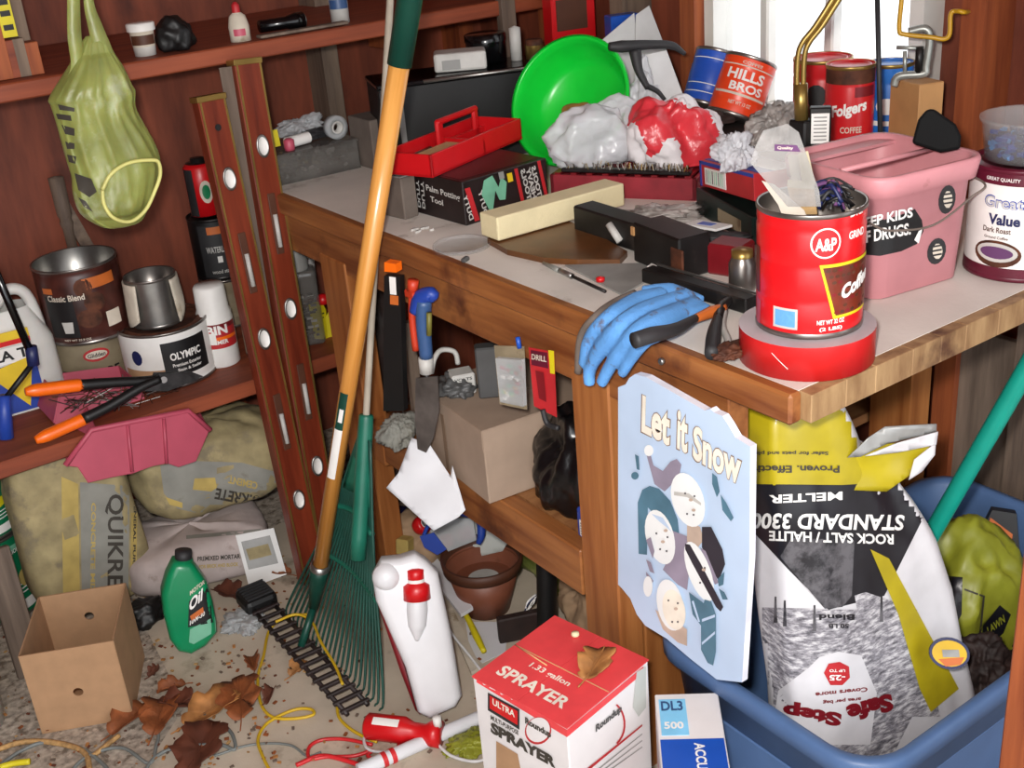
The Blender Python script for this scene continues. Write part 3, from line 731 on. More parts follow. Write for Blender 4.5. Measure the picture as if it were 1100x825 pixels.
# box of odds and ends at the far end
M, w = boxframe(P(300, 200, z=ZB), P(388, 180, z=ZB)); hx = .062; dx = .14
t = thing('organizer_box', 'smoky clear organizer box crammed with bits at the far end of the bench', 'organizer box', M=M)
b = MB(); b.box((w / 2, dx / 2, .003), (w, dx, .006), 'smoke_plastic')
for c_, s_ in (((w / 2, .002, hx / 2), (w, .004, hx)), ((w / 2, dx - .002, hx / 2), (w, .004, hx)), ((.002, dx / 2, hx / 2), (.004, dx, hx)), ((w - .002, dx / 2, hx / 2), (.004, dx, hx))): b.box(c_, s_, 'smoke_plastic', bev=.001)
b.part('box_shell', t); MB().box((w / 2, dx / 2, hx + .002), (w + .006, dx + .006, .005), 'smoke_plastic', bev=.002).part('lid', t)
b = MB(); rnd = random.Random(5)
for k in range(130): b.box((0, 0, 0), (rnd.uniform(.006, .022), .006, .006), rnd.choice(['brass', 'steel', 'rust', 'charcoal', 'darksteel', 'brown', 'white']), X=TR(rnd.uniform(.012, w - .012), rnd.uniform(.012, dx - .012), rnd.uniform(.008, hx - .01)) @ RZ(rnd.uniform(0, 6)) @ RX(rnd.uniform(0, 6)))
b.part('contents', t)['kind'] = 'stuff'
zt = ZB + hx + .006
def onbox(x, y, z): return M @ Vector((x, y, hx + .005 + z))
MB().cyl((-.03, 0, 0), (.03, 0, 0), .0125, 'white').top('white_tube', 'short white tube lying on the organizer box', 'tube', Matrix.Translation(onbox(.075, .04, .0135)) @ RZ(.2))
b = MB(); b.lathe([(.014, -.010), (.026, -.010), (.026, .010), (.014, .010), (.014, -.010)], 'clear2', 24); b.lathe([(.010, -.011), (.014, -.011), (.014, .011), (.010, .011), (.010, -.011)], 'lightgrey', 20)
b.top('tape_roll', 'small clear tape roll standing on the organizer box', 'tape roll', Matrix.Translation(onbox(.165, .03, .027)) @ RX(PI / 2))
MB().box((0, 0, .018), (.024, .004, .036), 'card_yellow', bev=.0005).top('yellow_tag', 'small yellow card tag at the left end of the organizer box', 'tag', Matrix.Translation(onbox(.02, .035, .01)) @ RX(-.15))
mb = bag_mesh(.065, .035, .028, 'clear2', 3, .45); mb.top('crumpled_wrapper', 'crumpled clear wrapper piled at the back of the organizer box', 'wrapper', Matrix.Translation(onbox(.11, .09, .03)))
mb = blob_mesh(.040, .016, .016, 'charcoal', 8, .4, 2.5); mb.top('dark_rag', 'small dark rag on the organizer box, under the white tube and tape', 'rag', Matrix.Translation(onbox(.12, .045, .001) + Vector((0, .02, .011))))
MB().lathe([(0, 0), (.011, 0), (.012, .008), (.012, .022), (.006, .026), (0, .026)], 'pink_tray', 14).top('red_stopper', 'little dull red stopper on the left front of the organizer box', 'stopper', Matrix.Translation(onbox(.045, .018, .0005)))

# grey cartons behind the rake handle
mat('grey_card', '#6b6058', .8, var=.15)
M, w = boxframe(P(388, 213, z=ZB), P(412, 207, z=ZB)); MB().box((.045, .05, .055), (.09, .10, .11), 'grey_card', bev=.002).top('grey_block', 'grey-brown wooden block behind the rake handles', 'block', Matrix.Translation((.245, 1.44, ZB)))
M, w = boxframe(P(423, 228, z=ZB), P(445, 236, z=ZB)); t = thing('grey_carton', 'narrow upright grey carton between the rake handle and the black printed box', 'carton', M=Matrix.Translation(P(443, 234, z=ZB)) @ RZ(.15))
b = MB(); b.box((0, .04, .040), (.035, .08, .080), 'grey_card', bev=.002); b.part('carton_body', t); MB().box((0, .04, .081), (.03, .07, .002), 'grey').part('flap', t)
q = P(420, 224, z=ZB); t = thing('squeeze_bottle', 'small bottle with yellow-green base and clear top beside the grey carton', 'bottle', q, facing(q))
MB().lathe([(0, 0), (.014, 0), (.015, .003), (.015, .028)], 'card_yellow', 16).part('base', t); MB().lathe([(.0145, .028), (.013, .06), (.006, .072), (.006, .085), (0, .085)], 'clear2', 16).part('bottle_body', t)

# printed black box
mat('box_dark', '#1e1414', .45, var=.3); mat('box_maroon', '#4a1218', .45, var=.1); mat('mint', '#6fae90', .5, var=.15)
M, w = boxframe(P(501, 243, z=ZB), P(590, 215, z=ZB)); hb = .083; db = .155
t = thing('printed_box', 'flat black and maroon printed box lying under the red tray', 'box', M=M)
b = MB(); b.box((w / 2, db / 2, hb / 2), (w, db, hb), 'box_dark', bev=.0015); b.part('carton_body', t)
l = MB(); e_ = -.0008
l.flat([(.02, e_, .004), (.032, e_, .004), (.016, e_, .07), (.004, e_, .07)], 'red_print'); l.flat([(w * .66, e_, .004), (w * .70, e_, .004), (w * .64, e_, .08), (w * .60, e_, .08)], 'red_print'); l.flat([(w * .95, e_, .004), (w * .99, e_, .004), (w * .92, e_, .082), (w * .88, e_, .082)], 'red_print')
for k in range(3): l.text('HEAVY DUTY'[:5] if k % 2 else 'TOOLS', (w * (.73 + k * .065), e_, .012), (-.012, 0, .062), (.011, 0, .002), 'lightgrey', .04)
for k in range(2): l.text('DUTY', (w * (.04 + .17 * k), e_, .008), (-.010, 0, .05), (.010, 0, .002), 'lightgrey', .03)
l.flat([(w * x_, e_ - .0004, z_) for x_, z_ in ((.30, .004), (.36, .05), (.40, .03), (.47, .028), (.5, .06), (.44, .072), (.40, .055), (.34, .08), (.24, .075), (.20, .05))], 'mint')
l.flat([(w * .52, e_, .058), (w * .58, e_, .058), (w * .57, e_, .075), (w * .51, e_, .075)], 'yellow'); l.flat([(w * .42, e_ - .0006, .068), (w * .48, e_ - .0006, .068), (w * .47, e_ - .0006, .082), (w * .41, e_ - .0006, .082)], 'grey')
l.text('Palm Potting', (-.0008, .115, .047), (0, -.105, -.004), (0, 0, .015), 'lightgrey', .02); l.text('Tool', (-.0008, .105, .030), (0, -.04, -.002), (0, 0, .011), 'lightgrey', .02)
for k in range(2): l.text('DUTY', (-.0008, .15 - .015 * k, .012), (0, -.004, .055), (0, -.010, 0), 'lightgrey', .03)
l.box((w / 2, db / 2, hb + .0004), (w * .92, db * .8, .0006), 'box_maroon'); l.part('printing', t)
ztop = ZB + hb + .002

# red tray
mat('red_plastic', '#c5151c', .3, var=.04)
M, w = boxframe(P(465, 191, z=ztop), P(561, 149, z=ztop)); dt = .115; ht = .042
t = thing('tool_tray', 'bright red plastic tool tray with a carrying handle on the black printed box', 'tray', M=M)
b = MB(); b.box((w / 2, dt / 2, .002), (w, dt, .004), 'red_plastic')
for c_, s_ in (((w / 2, .003, ht / 2), (w, .006, ht)), ((w / 2, dt - .003, ht / 2), (w, .006, ht)), ((.003, dt / 2, ht / 2), (.006, dt, ht)), ((w - .003, dt / 2, ht / 2), (.006, dt, ht))): b.box(c_, s_, 'red_plastic', bev=.001)
b.box((w * .56, dt * .5, ht * .35), (w * .9 * .02, dt, ht * .7), 'red_plastic'); b.part('tray_shell', t)
b = MB(); y_ = dt * .80
b.box((w * .76, y_, .012), (w * .46, .01, .024), 'red_plastic'); b.box((w * .50, y_, .036), (.022, .010, .06), 'red_plastic', bev=.004); b.box((w * .90, y_, .036), (.018, .010, .06), 'red_plastic', bev=.004); b.box((w * .70, y_, .064), (w * .46, .012, .012), 'red_plastic', bev=.004); b.part('handle', t)
mat('sand_tan', '#c69a6c', .9, var=.1, bump=.3, bs=200)
MB().box((0, 0, .0), (.10, .052, .026), 'sand_tan', bev=.002).top('sanding_block', 'tan sanding sponge lying in the red tray', 'sanding block', M @ TR(w * .30, dt * .36, .0175))
MB().tube([(-.04, 0, 0), (.04, .01, 0)], [.009, .008], 'steel', 10).top('metal_bit', 'grey metal tool lying behind the sanding sponge in the red tray', 'tool', M @ TR(w * .30, dt * .80, .014))
MB().prism([(-.02, -.008), (.02, -.01), (.025, .006), (-.012, .012)], .008, 'orange_print').top('wood_chip', 'small orange-brown chip between the grey tool and the sanding sponge', 'chip', M @ TR(w * .20, dt * .80, .0045))

# black case with a bright strip
M, w = boxframe(P(405, 93, z=1.06), P(640, 62, z=1.06)); M.translation.z = ZB
t = thing('tool_case', 'long black case with a shiny top strip, at the back of the bench', 'case', M=M)
MB().box((w / 2, .07, .092), (w, .14, .184), 'black', bev=.004).part('case_body', t); MB().box((w / 2, .07, .187), (w + .004, .145, .012), 'blackgloss', bev=.003).part('lid', t)
MB().tube([(.10, -.004, .188), (w - .02, -.004, .188)], .004, 'steel', 8).part('trim_strip', t)
MB().box((.045, -.001, .09), (.012, .004, .17), 'grey').part('latch_bar', t); l = MB()
l.box((.02, -.002, .13), (.035, .002, .09), 'black_print')
for k in range(6): l.box((.02, -.0035, .10 + .012 * k), (.022, .001, .004), 'lightgrey')
l.part('label', t)
z2 = ZB + .194
c = P(496, 62, y=1.33); c = M @ Vector((.20, .06, .194))
MB().box((0, 0, .02), (.115, .07, .04), 'lightgrey', bev=.006, seg=2).box((-.02, -.036, .016), (.04, .002, .02), 'grey').top('plastic_box', 'small white plastic box on top of the black case', 'box', Matrix.Translation(c) @ RZ(facing(c)))
c = M @ Vector((.275, .115, .194)); t = thing('round_tin', 'shiny black round tin behind the white plastic box', 'tin', c); MB().lathe([(0, 0), (.045, 0), (.045, .045)], 'blackgloss', 30).part('tin_body', t); MB().lathe([(.047, .045), (.047, .06), (.043, .062), (0, .062)], 'blackgloss', 30).part('lid', t)
c = M @ Vector((.375, .07, .194)); t = thing('glass_jar', 'small gold-coloured glass jar on the black case next to the green basin', 'jar', c); MB().lathe([(0, 0), (.02, 0), (.021, .03)], 'brass', 20).part('jar_body', t); MB().lathe([(.019, .03), (.019, .042), (0, .042)], 'rust', 20).part('lid', t)
A = P(557, 22, y=1.5); MB().box((0, 0, .21), (.04, .025, .42), 'stud_grey', bev=.002).top('wooden_stake', 'grey wooden stake standing behind the gold-coloured jar', 'stake', Matrix.Translation((P(545, 30, y=1.5).x, 1.5, ZB)))
MB().lathe([(0, 0), (.013, 0), (.013, .07), (0, .075)], 'lightgrey', 16).top('white_tube', 'slim pale tube standing on the black case, left of the wooden stake', 'tube', Matrix.Translation(M @ Vector((.335, .08, .194))))
c = P(612, 28, y=1.42); t = thing('picture_box', 'red-framed box with a dark picture standing behind the green basin', 'box', (c.x, 1.42, ZB), -.2)
hh = c.z - ZB; MB().box((0, 0, (hh + .10) / 2), (.115, .05, hh + .10), 'red', bev=.003).part('box_body', t); MB().box((-.006, -.026, hh + .03), (.08, .002, .07), 'brown').part('picture', t)
c = P(668, 20, y=1.25); MB().box((0, 0, .07), (.07, .04, .26), 'blue', bev=.002).box((0, -.021, .12), (.05, .001, .03), 'white').top('blue_carton', 'dark blue carton standing behind the folded white sheets', 'carton', Matrix.Translation((c.x, 1.25, c.z - .19)) @ RZ(-.3))
c = P(640, 60, y=1.32); MB().box((0, 0, (c.z - ZB) / 2), (.22, .12, c.z - ZB), 'charcoal', bev=.01).top('dark_bundle', 'dark box of stores behind the green basin', 'box', Matrix.Translation((c.x + .0, 1.37, ZB)) @ RZ(-.2))

# green basin
mat('green_plastic', '#12cf3c', .28, var=.04, thin=.1)
ctr = P(611, 108, y=1.09); tc = (CAM - ctr).normalized(); sl_ = (RW @ Vector((-.86, .5, 0))); ax = (tc * math.cos(.55) + sl_ * math.sin(.55)).normalized()
R_ = size(66, ctr) * 1.04; Mb = Matrix.Translation(ctr) @ ax.to_track_quat('Z', 'Y').to_matrix().to_4x4()
t = thing('plastic_basin', 'bright green plastic basin tipped on its side with a sponge in it', 'basin', M=Mb)
d_ = .085
MB().lathe([(R_ * 1.02, -.006), (R_ * 1.03, .0), (R_ * 1.0, .003), (R_ * .97, 0), (R_ * .93, -.02), (R_ * .82, -.065), (R_ * .70, -.083), (0, -.085), (0, -.0885), (R_ * .71, -.0865), (R_ * .85, -.066), (R_ * .95, -.02), (R_ * 1.0, -.004), (R_ * 1.02, -.006)], 'green_plastic', 56).part('basin_shell', t)
b = MB(); b.lathe([(R_ * 1.03, -.003), (R_ * 1.045, .001), (R_ * 1.02, .004)], 'green_plastic', 56); b.part('rim', t)
mat('sponge', '#a5713a', .95, var=.15, bump=.5, bs=150)
cs = P(626, 124, y=1.10); n_ = ax; cs = cs
hit = ctr - ax * .078; rr_ = ray(624, 122); cs = CAM + rr_ * ((hit - CAM).dot(ax) / rr_.dot(ax))
mb = blob_mesh(.043, .022, .014, 'sponge', 2, .18, 2.0, flat=False); mb.top('sponge', 'tan sponge stuck in the bottom of the green basin', 'sponge', Matrix.Translation(cs + ax * .012) @ ax.to_track_quat('Z', 'Y').to_matrix().to_4x4() @ RZ(.1))

# white folded sheets, caulking gun
mat('sheet_white', '#c9c9c9', .6, var=.06); mat('film', '#e2e3e8', .22, alpha=.6, var=.08, scale=14, bump=.6, bs=40); mat('film_grey', '#a7a09b', .3, alpha=.85, var=.3, scale=30)
def panel(name, label, cat, pl, pts, m, th=.003, off=0.0):
    o = pl.hit(*pts[0], off=off); b = MB(); q = [pl.hit(*p, off=off) for p in pts]
    for v in q: v.z = max(v.z, ZB + .002)
    b.flat([v - o for v in q], m)
    return b.top(name, label, cat, Matrix.Translation(o), mods=(('solid', th),))
Q1 = Pln((.0, 1.02, 0), (-.25, -1, .25)); Q1.o = Vector((.5, 1.24, 1)); Q2 = Pln((.5, 1.14, 1), (-.8, -.6, .3))
panel('foam_sheet', 'pale grey folded sheet standing behind the green basin, tip to the upper left', 'sheet', Q1, [(628, 60), (650, 40), (681, 14), (684, 46), (676, 146), (640, 146)], 'sheet_white')
panel('foam_sheet', 'pale folded sheet with a sharp top corner against the window post', 'sheet', Q1, [(683, 16), (697, 6), (712, 45), (735, 105), (742, 140), (680, 140)], 'sheet_white', off=.006)
panel('foam_sheet', 'white triangular sheet in front of the others, under the caulking gun', 'sheet', Q2, [(690, 60), (716, 54), (736, 108), (738, 140), (692, 140)], 'sheet_white')
G = Pln((.46, 1.0, 1.05), (-.4, -.9, .2)); o = G.hit(690, 60)
t = thing('caulking_gun', 'black caulking gun with angled trigger handle over the white sheets', 'caulking gun', o)
def Lg(*ps, off=0): return [G.hit(*p, off=off) - o for p in ps]
MB().tube(Lg((654, 50), (668, 50), (700, 48), (722, 49), (736, 58)), [.008, .012, .009, .008, .004], 'charcoal', 10).part('barrel', t)
MB().tube(Lg((682, 54), (686, 75), (696, 95)), [.013, .009, .006], 'charcoal', 10).part('handle', t)
MB().tube(Lg((694, 92), (706, 98), (714, 107)), [.006, .004], 'charcoal', 8).part('trigger', t)

# red flat crate with bags and wire brush on it
mat('crate_red', '#8e2631', .5, var=.2)
M, w = boxframe(P(592, 210, z=ZB), P(748, 216, z=ZB)); hc = .042
t = thing('flat_crate', 'flat dull red crate under the plastic bags', 'crate', M=M)
b = MB(); b.box((w / 2, .075, .003), (w, .15, .006), 'crate_red')
for c_, s_ in (((w / 2, .004, hc / 2), (w, .008, hc)), ((w / 2, .146, hc / 2), (w, .008, hc)), ((.004, .075, hc / 2), (.008, .15, hc)), ((w - .004, .075, hc / 2), (.008, .15, hc))): b.box(c_, s_, 'crate_red', bev=.001)
b.part('crate_shell', t); b = MB()
for k in range(9): b.box((w * (k + .5) / 9, .075, hc + .002), (.012, .146, .004), 'darkred')
b.part('slats', t)
t = thing('wire_brush', 'long wire brush lying along the front of the red crate', 'brush', M=M @ TR(.02, .012, hc + .0045))
MB().box((w * .45, 0, .004), (w * .88, .018, .008), 'darksteel', bev=.002).part('brush_back', t); b = MB(); rnd = random.Random(8)
for k in range(150):
    x = rnd.uniform(.01, w * .88); y = rnd.uniform(-.008, .008); b.cyl((x, y, .007), (x + rnd.uniform(-.004, .004), y + rnd.uniform(-.007, .007), .019), .0007, rnd.choice(['lightgrey', 'tin', 'brass']), seg=4, caps=False)
b.part('bristles', t)['kind'] = 'stuff'
zc = ZB + hc + .006
c = P(652, 160, z=1.0); c = M @ Vector((.085, .085, hc + .055)); mb = bag_mesh(.135, .07, .085, 'film', 5, .40, pinch=.2, freq=1.3); mb.top('plastic_bag', 'crumpled translucent white plastic bag in front of the green basin', 'plastic bag', Matrix.Translation(c) @ RZ(-.3))
mat('film_red', '#dc3a44', .3, alpha=.93, var=.1, bump=.6, bs=40); mat('film_white', '#ece8ea', .3, alpha=.9, var=.05, bump=.6, bs=40)
mb = bag_mesh(.105, .075, .09, 'film_white', 12, .38, pinch=.2, freq=1.25); rnd = random.Random(2)
mi = mb.mi('film_red')
for i, f in enumerate(mb.f):
    c_ = sum((mb.v[k] for k in f), Vector()) / len(f); n_ = noise.noise(c_ * 14 + Vector((3, 1, 2)))
    if n_ > -.12 and abs(c_.x + .3 * c_.z) < .075: mb.m[i] = mi
mb.top('plastic_bag', 'red and white shopping bag crumpled beside the translucent bag', 'plastic bag', Matrix.Translation(M @ Vector((.225, .095, hc + .058))) @ RZ(-.4))
mb = bag_mesh(.045, .035, .115, 'film', 22, .40, freq=2); mb.top('plastic_bag', 'small wad of clear film between the basin and the red and white bag', 'plastic bag', Matrix.Translation(P(692, 122, y=.97)))
mat('brown_dark', '#2a1a16', .7, var=.4)
# dark box below the tilted cans, with rags
c = P(760, 150, x=.70); MB().box((0, 0, (c.z - ZB) / 2 + .01), (.16, .22, c.z - ZB + .02), 'brown_dark', bev=.006).top('wooden_crate', 'low dark brown crate under the two tilted coffee cans by the window', 'crate', Matrix.Translation((.78, c.y - .02, ZB)))
zcr = c.z + .02
# tilted coffee cans
mat('can_orange', '#e2431c', .35, var=.05); mat('can_blue', '#2452b8', .35, var=.08)
def tilted_can(label, pb, pt, wpx, m, x):
    Bp = P(*pb, x=x); Tp = P(*pt, x=x + .055); ax = (Tp - Bp); h = ax.length; ax.normalize(); r = size(wpx, Bp) / 2
    tc = (CAM - Bp); yv = -(tc - ax * tc.dot(ax)).normalized(); xv = yv.cross(ax); Mx = Matrix((xv, yv, ax)).transposed().to_4x4(); Mx.translation = Bp
    t = thing('coffee_can', label, 'coffee can', M=Mx); can_body(r, h, m, (.25, .75), rim='brass' if 0 else 'tin').part('can_body', t); return t, r, h
t, r, h = tilted_can('orange coffee can lettered HILLS BROS leaning in front of the window', (786, 127), (808, 64), 56, 'can_orange', .76)
l = MB(); q = r * 1.006
l.cpatch(q, -1.2, 1.2, h * .33, h * .37, 'cream_print', 14); l.cpatch(q, -1.2, 1.2, h * .80, h * .82, 'cream_print', 14)
l.ctext('HILLS', q * 1.01, 0.0, h * .58, r * 1.5, h * .17, 'white', .03); l.ctext('BROS', q * 1.01, .15, h * .40, r * 1.35, h * .14, 'white', .03); l.ctext('COFFEE', q * 1.01, .1, h * .84, r * .8, h * .05, 'cream_print'); l.ctext('NET WT 13 OZ', q * 1.01, .1, h * .18, r * .9, h * .06, 'cream_print'); l.part('label', t)
t, r, h = tilted_can('blue coffee can leaning behind the orange one at the window', (755, 116), (772, 57), 48, 'can_blue', .80)
l = MB(); q = r * 1.006
for z_ in (.2, .35, .8): l.cpatch(q, -1.2, 1.2, h * z_, h * (z_ + .015), 'white', 12)
l.cpoly(q, .9, h * .45, ellipse(.016, .02, 12), 'black_print'); l.part('label', t)
mb = blob_mesh(.07, .04, .018, 'brown_dark', 7, .4, 2.5); mb.top('dark_rag', 'dark brown rag beneath the orange coffee can', 'rag', Matrix.Translation(P(765, 128, x=.71)))

# cans under the window, right side
def wcan(label, xc, x, wpx, ytop, m):
    c = P(xc, ytop, x=x); r = size(wpx, c) / 2; c = Vector((x, c.y, ZB)); h = height(c, ytop, r)
    t = thing('coffee_can', label, 'coffee can', c, facing(c)); can_body(r, h, m, (.15, .85), rim='brass', lid=m).part('can_body', t); return t, r, h
mat('can_red', '#c21c22', .3, var=.05); mat('can_skyblue', '#2a6fc4', .3, var=.2)
t, r, h = wcan('red coffee can behind the brass tubes at the window', 884, .83, 62, 66, 'can_red')
l = MB(); q = r * 1.006; l.cpoly(q, -.2, h * .70, ellipse(.020, .022, 14), 'black_print'); l.cpoly(q * 1.003, .5, h * .74, ellipse(.014, .016, 14), 'brown'); l.cpatch(q, -1.1, -.4, h * .40, h * .62, 'brown'); l.cpatch(q * 1.004, -.62, -.5, h * .50, h * .57, 'yellow', 3); l.part('label', t)
t, r, h = wcan('dark red coffee can with white script lettering, middle of the three by the window', 914, .76, 52, 72, 'can_red')
l = MB(); q = r * 1.006; l.cpatch(q, -1.3, 1.3, h * .86, h * .97, 'rust', 14); l.ctext('Folgers', q * 1.01, 0, h * .60, r * 1.5, h * .12, 'white', .04, tilt=.2); l.ctext('COFFEE', q * 1.01, .1, h * .48, r * .9, h * .05, 'cream_print'); l.ctext('Classic', q * 1.01, .2, h * .36, r * .8, h * .06, 'cream_print'); l.cpatch(q, .2, 1.2, h * .76, h * .84, 'darkred'); l.part('label', t)
t, r, h = wcan('bright blue coffee can next to the wooden block under the window', 957, .84, 48, 70, 'can_skyblue')
l = MB(); q = r * 1.006; l.cpoly(q, -.1, h * .66, ellipse(.02, .015, 14), 'white'); l.cpatch(q, -1, .8, h * .30, h * .42, 'lightgrey'); l.cpatch(q, -1, .9, h * .5, h * .54, 'white'); l.part('label', t)
# wooden block with cast clamp
c = P(982, 140, x=.80); c = Vector((.80, c.y - .0, ZB)); zt_ = P(982, 88, x=.78).z; mat('ply_tan', '#b98a58', .7, var=.08)
MB().box((0, 0, (zt_ - ZB) / 2), (.05, .085, zt_ - ZB), 'ply_tan', bev=.002).top('wooden_block', 'upright tan wooden block under the cast clamp', 'wooden block', Matrix.Translation(c) @ RZ(-.3))
K = Pln((.78, 0, 0), (-1, -.6, 0)); K.o = Vector((.755, c.y, 1)); o = K.hit(985, 85)
t = thing('bench_clamp', 'silvery cast clamp with a screw gripping the wooden block at the window', 'clamp', o)
def Lk(*ps): return [K.hit(*p) - o for p in ps]
mat('cast', '#a9aca6', .4, .6, var=.2)
MB().tube(Lk((976, 34), (994, 31), (999, 42), (995, 70), (992, 79), (966, 82), (960, 92)), .007, 'cast', 10, n=8).part('frame', t)
MB().tube(Lk((972, 55), (972, 82)), .0035, 'cast', 8).part('screw', t); MB().tube(Lk((963, 51), (992, 52)), .0035, 'cast', 8).part('crossbar', t); MB().tube(Lk((988, 50), (987, 78)), .007, 'darksteel', 8).part('jaw', t)
mat('wire_yellow', '#b88a18', .4, var=.05); K2 = Pln((.74, c.y, 1), (-1, -.6, 0)); o = K2.hit(967, 0)
MB().tube([K2.hit(*p) - o for p in [(971, -25), (968, 5), (966, 32), (972, 37), (1000, 40), (1014, 42), (1020, 36), (1021, 16), (1026, 12), (1036, 13)]] + [P(1042, 12, x=.902) - o], .004, 'wire_yellow', 8, n=4).top('wire_hook', 'bent yellow-brown wire hook hanging at the right edge of the window', 'hook', Matrix.Translation(o))
# black aerial rod
A = P(945, 135, x=.66); A.z = ZB; Bq = P(942, -20, x=.66); A = P(946, 160, x=.62); 
t = thing('aerial_rod', 'thin black upright rod in front of the window and the blue can', 'rod', A); MB().tube([(0, 0, 0), Bq - A], .0042, 'charcoal', 8).part('rod', t); MB().tube([(0, 0, -(A.z - ZB)), (0, 0, .004)], .006, 'charcoal', 8).part('stem', t)
# brass tubes on a black bracket
A = P(868, 182, x=.46); Kp = Pln((.48, A.y + .03, 1), (-1, -.9, 0)); o = P(868, 175, x=.46); o.z = ZB
t = thing('tube_bender', 'bent twin brass tubes rising from a black bracket with a white label', 'tool', o)
for dx_ in (0, 7):
    MB().tube([Kp.hit(*p) - o for p in [(857 + dx_, 128), (856 + dx_, 95), (857 + dx_, 62), (862 + dx_, 46), (876 + dx_, 28), (899 + dx_, -8), (915 + dx_, -32)]], .0045, 'brass', 10, n=5).part('tube', t)
MB().tube([Kp.hit(*p) - o for p in [(861, 130), (860, 90)]], .011, 'brass', 12).part('sleeve', t)
Kh = Kp.hit(862, 128) - o; MB().box((Kh.x, Kh.y, Kh.z / 2), (.028, .035, Kh.z), 'black', bev=.003).part('bracket', t)
p1 = Kp.hit(881, 138, off=.012) - o; Ml = Matrix.Translation(p1) @ RZ(facing(o))
MB().box((0, .012, -.01), (.034, .02, .085), 'black', X=Ml, bev=.002).part('label_holder', t); l = MB(); l.box((0, 0, 0), (.028, .002, .048), 'white', X=Ml)
for k in range(7): l.box((0, -.0015, -.018 + .006 * k), (.020, .001, .002), 'grey', X=Ml)
l.part('label', t)
mb = bag_mesh(.06, .04, .05, 'film_grey', 15, .45); mb.top('plastic_bag', 'grey crumpled film left of the brass tubes', 'plastic bag', Matrix.Translation(P(836, 140, x=.55)))
MB().box((0, 0, .0605), (.09, .09, .119), 'grey_card', bev=.002).top('grey_carton', 'grey carton under the crumpled grey film, left of the brass tubes', 'carton', Matrix.Translation((.575, .56, ZB)) @ RZ(.2))

# foam block, brown board, clear lid
M, w = boxframe(P(540, 261, z=ZB + .012), P(676, 222, z=ZB + .012)); mat('foam_cream', '#d9cca4', .85, var=.04, bump=.3, bs=120)
MB().box((w / 2, .04, .021), (w, .055, .042), 'foam_cream', bev=.003, seg=2).top('foam_block', 'long cream foam block lying across the brown board', 'foam block', M)
mat('board_brown', '#5f3a1c', .35, var=.2); mat('board_edge', '#b5a48e', .7)
pts = [P(*p, z=ZB) for p in ((524, 262), (545, 242), (600, 238), (640, 256), (674, 276), (666, 285), (620, 285), (585, 283), (545, 274))]; o = pts[0]
b = MB(); b.prism([(p.x - o.x, p.y - o.y) for p in pts], .010, 'board_brown'); b.top('wooden_board', 'brown varnished board with curved edge under the foam block', 'board', Matrix.Translation(o))
c = P(496, 265, z=ZB); r = size(31, c); t = thing('plastic_disc', 'round clear plastic disc lying flat near the bench edge', 'disc', c); MB().lathe([(r, 0), (r * 1.02, .003), (r, .007), (r * .96, .005), (r * .93, .0015), (0, .0015), (0, 0), (r, 0)], 'clear', 40).part('disc', t)
MB().box((0, 0, .004), (.018, .009, .008), 'darkgrey', bev=.002).top('metal_clip', 'small grey clip at the bench edge near the clear lid', 'clip', Matrix.Translation(P(500, 281, z=ZB)) @ RZ(.5))
mb = MB(); rnd = random.Random(12)
for k in range(9): mb.box((rnd.uniform(-.02, .02), rnd.uniform(-.02, .02), .002), (.008, .004, .004), 'lightgrey')
mb.top('paper_scraps', 'tiny pale scraps on the bench top beside the black printed box', 'scraps', Matrix.Translation(P(456, 247, z=ZB)), kind='stuff')
# set square and small screwdriver
c = P(606, 292, z=ZB); pts = [P(*p, z=ZB) - c for p in ((607, 286), (700, 284), (718, 290), (668, 318))]
t = thing('set_square', 'grey plastic set square with a red button on the bench', 'set square', c)
MB().prism([(p.x, p.y) for p in pts], .003, 'grey').part('plate', t); bt = P(645, 302, z=ZB + .003) - c; MB().lathe([(0, 0), (.007, 0), (.007, .006), (0, .008)], 'red', 16, X=Matrix.Translation(bt)).part('button', t)
c = P(600, 290, z=ZB + .006); e_ = P(650, 313, z=ZB + .006) - c
t = thing('screwdriver', 'small steel screwdriver on the bench beside the set square', 'screwdriver', c)
MB().tube([(0, 0, 0), e_ * .3], [.004, .006, .005], 'steel', 10).part('handle', t); MB().tube([e_ * .3, e_], .0028, 'darksteel', 8).part('shaft', t); MB().tube([-e_ * .35, e_ * .02], [.003, .005], 'cast', 8).part('end_cap', t)

# black tools in the middle: long sleeve, square block and bar
mat('tool_black', '#141313', .5, var=.5, dirt='#3a332e', dlev=.6); 
A = P(618, 251, z=ZB); Bq = P(698, 278, z=ZB); Cq = P(746, 298, z=ZB)
M, w = boxframe(A, Bq)
t = thing('belt_sander', 'long black square-section tool with a pale scuffed button, in the middle of the bench', 'power tool', M=M)
MB().box((w / 2, .02, .028), (w, .045, .048), 'tool_black', bev=.003).part('sleeve', t)
b = MB(); b.tube([(.0, 0, 0), (.028, 0, -.024)], .007, 'lightgrey', 10); b.part('button', t).location = (w * .52, -.005, .040)
M2, w2 = boxframe(Bq, Cq); MB().box((.5 * w2, .0, .035), (w2 * 1.05, .06, .066), 'tool_black', X=M.inverted() @ M2, bev=.003).part('motor_block', t)
MB().box((w2 * .98, -.03, .03), (.03, .004, .045), 'rust', X=M.inverted() @ M2, bev=.001).part('worn_plate', t)
MB().box((0.0, -.031, .054), (.008, .003, .014), 'ply_tan', X=M.inverted() @ M2).part('tag', t)
M, w = boxframe(P(688, 305, z=ZB), P(800, 340, z=ZB)); 
t = thing('black_bar', 'flat black metal bar between the square tool and the red coffee can', 'bar', M=M @ TR(0, .0, .001)); MB().box((w / 2, .015, .012), (w, .026, .022), 'tool_black', bev=.002).part('bar', t); MB().box((w * .5, .031, .024), (w * .95, .004, .003), 'steel').part('edge', t)
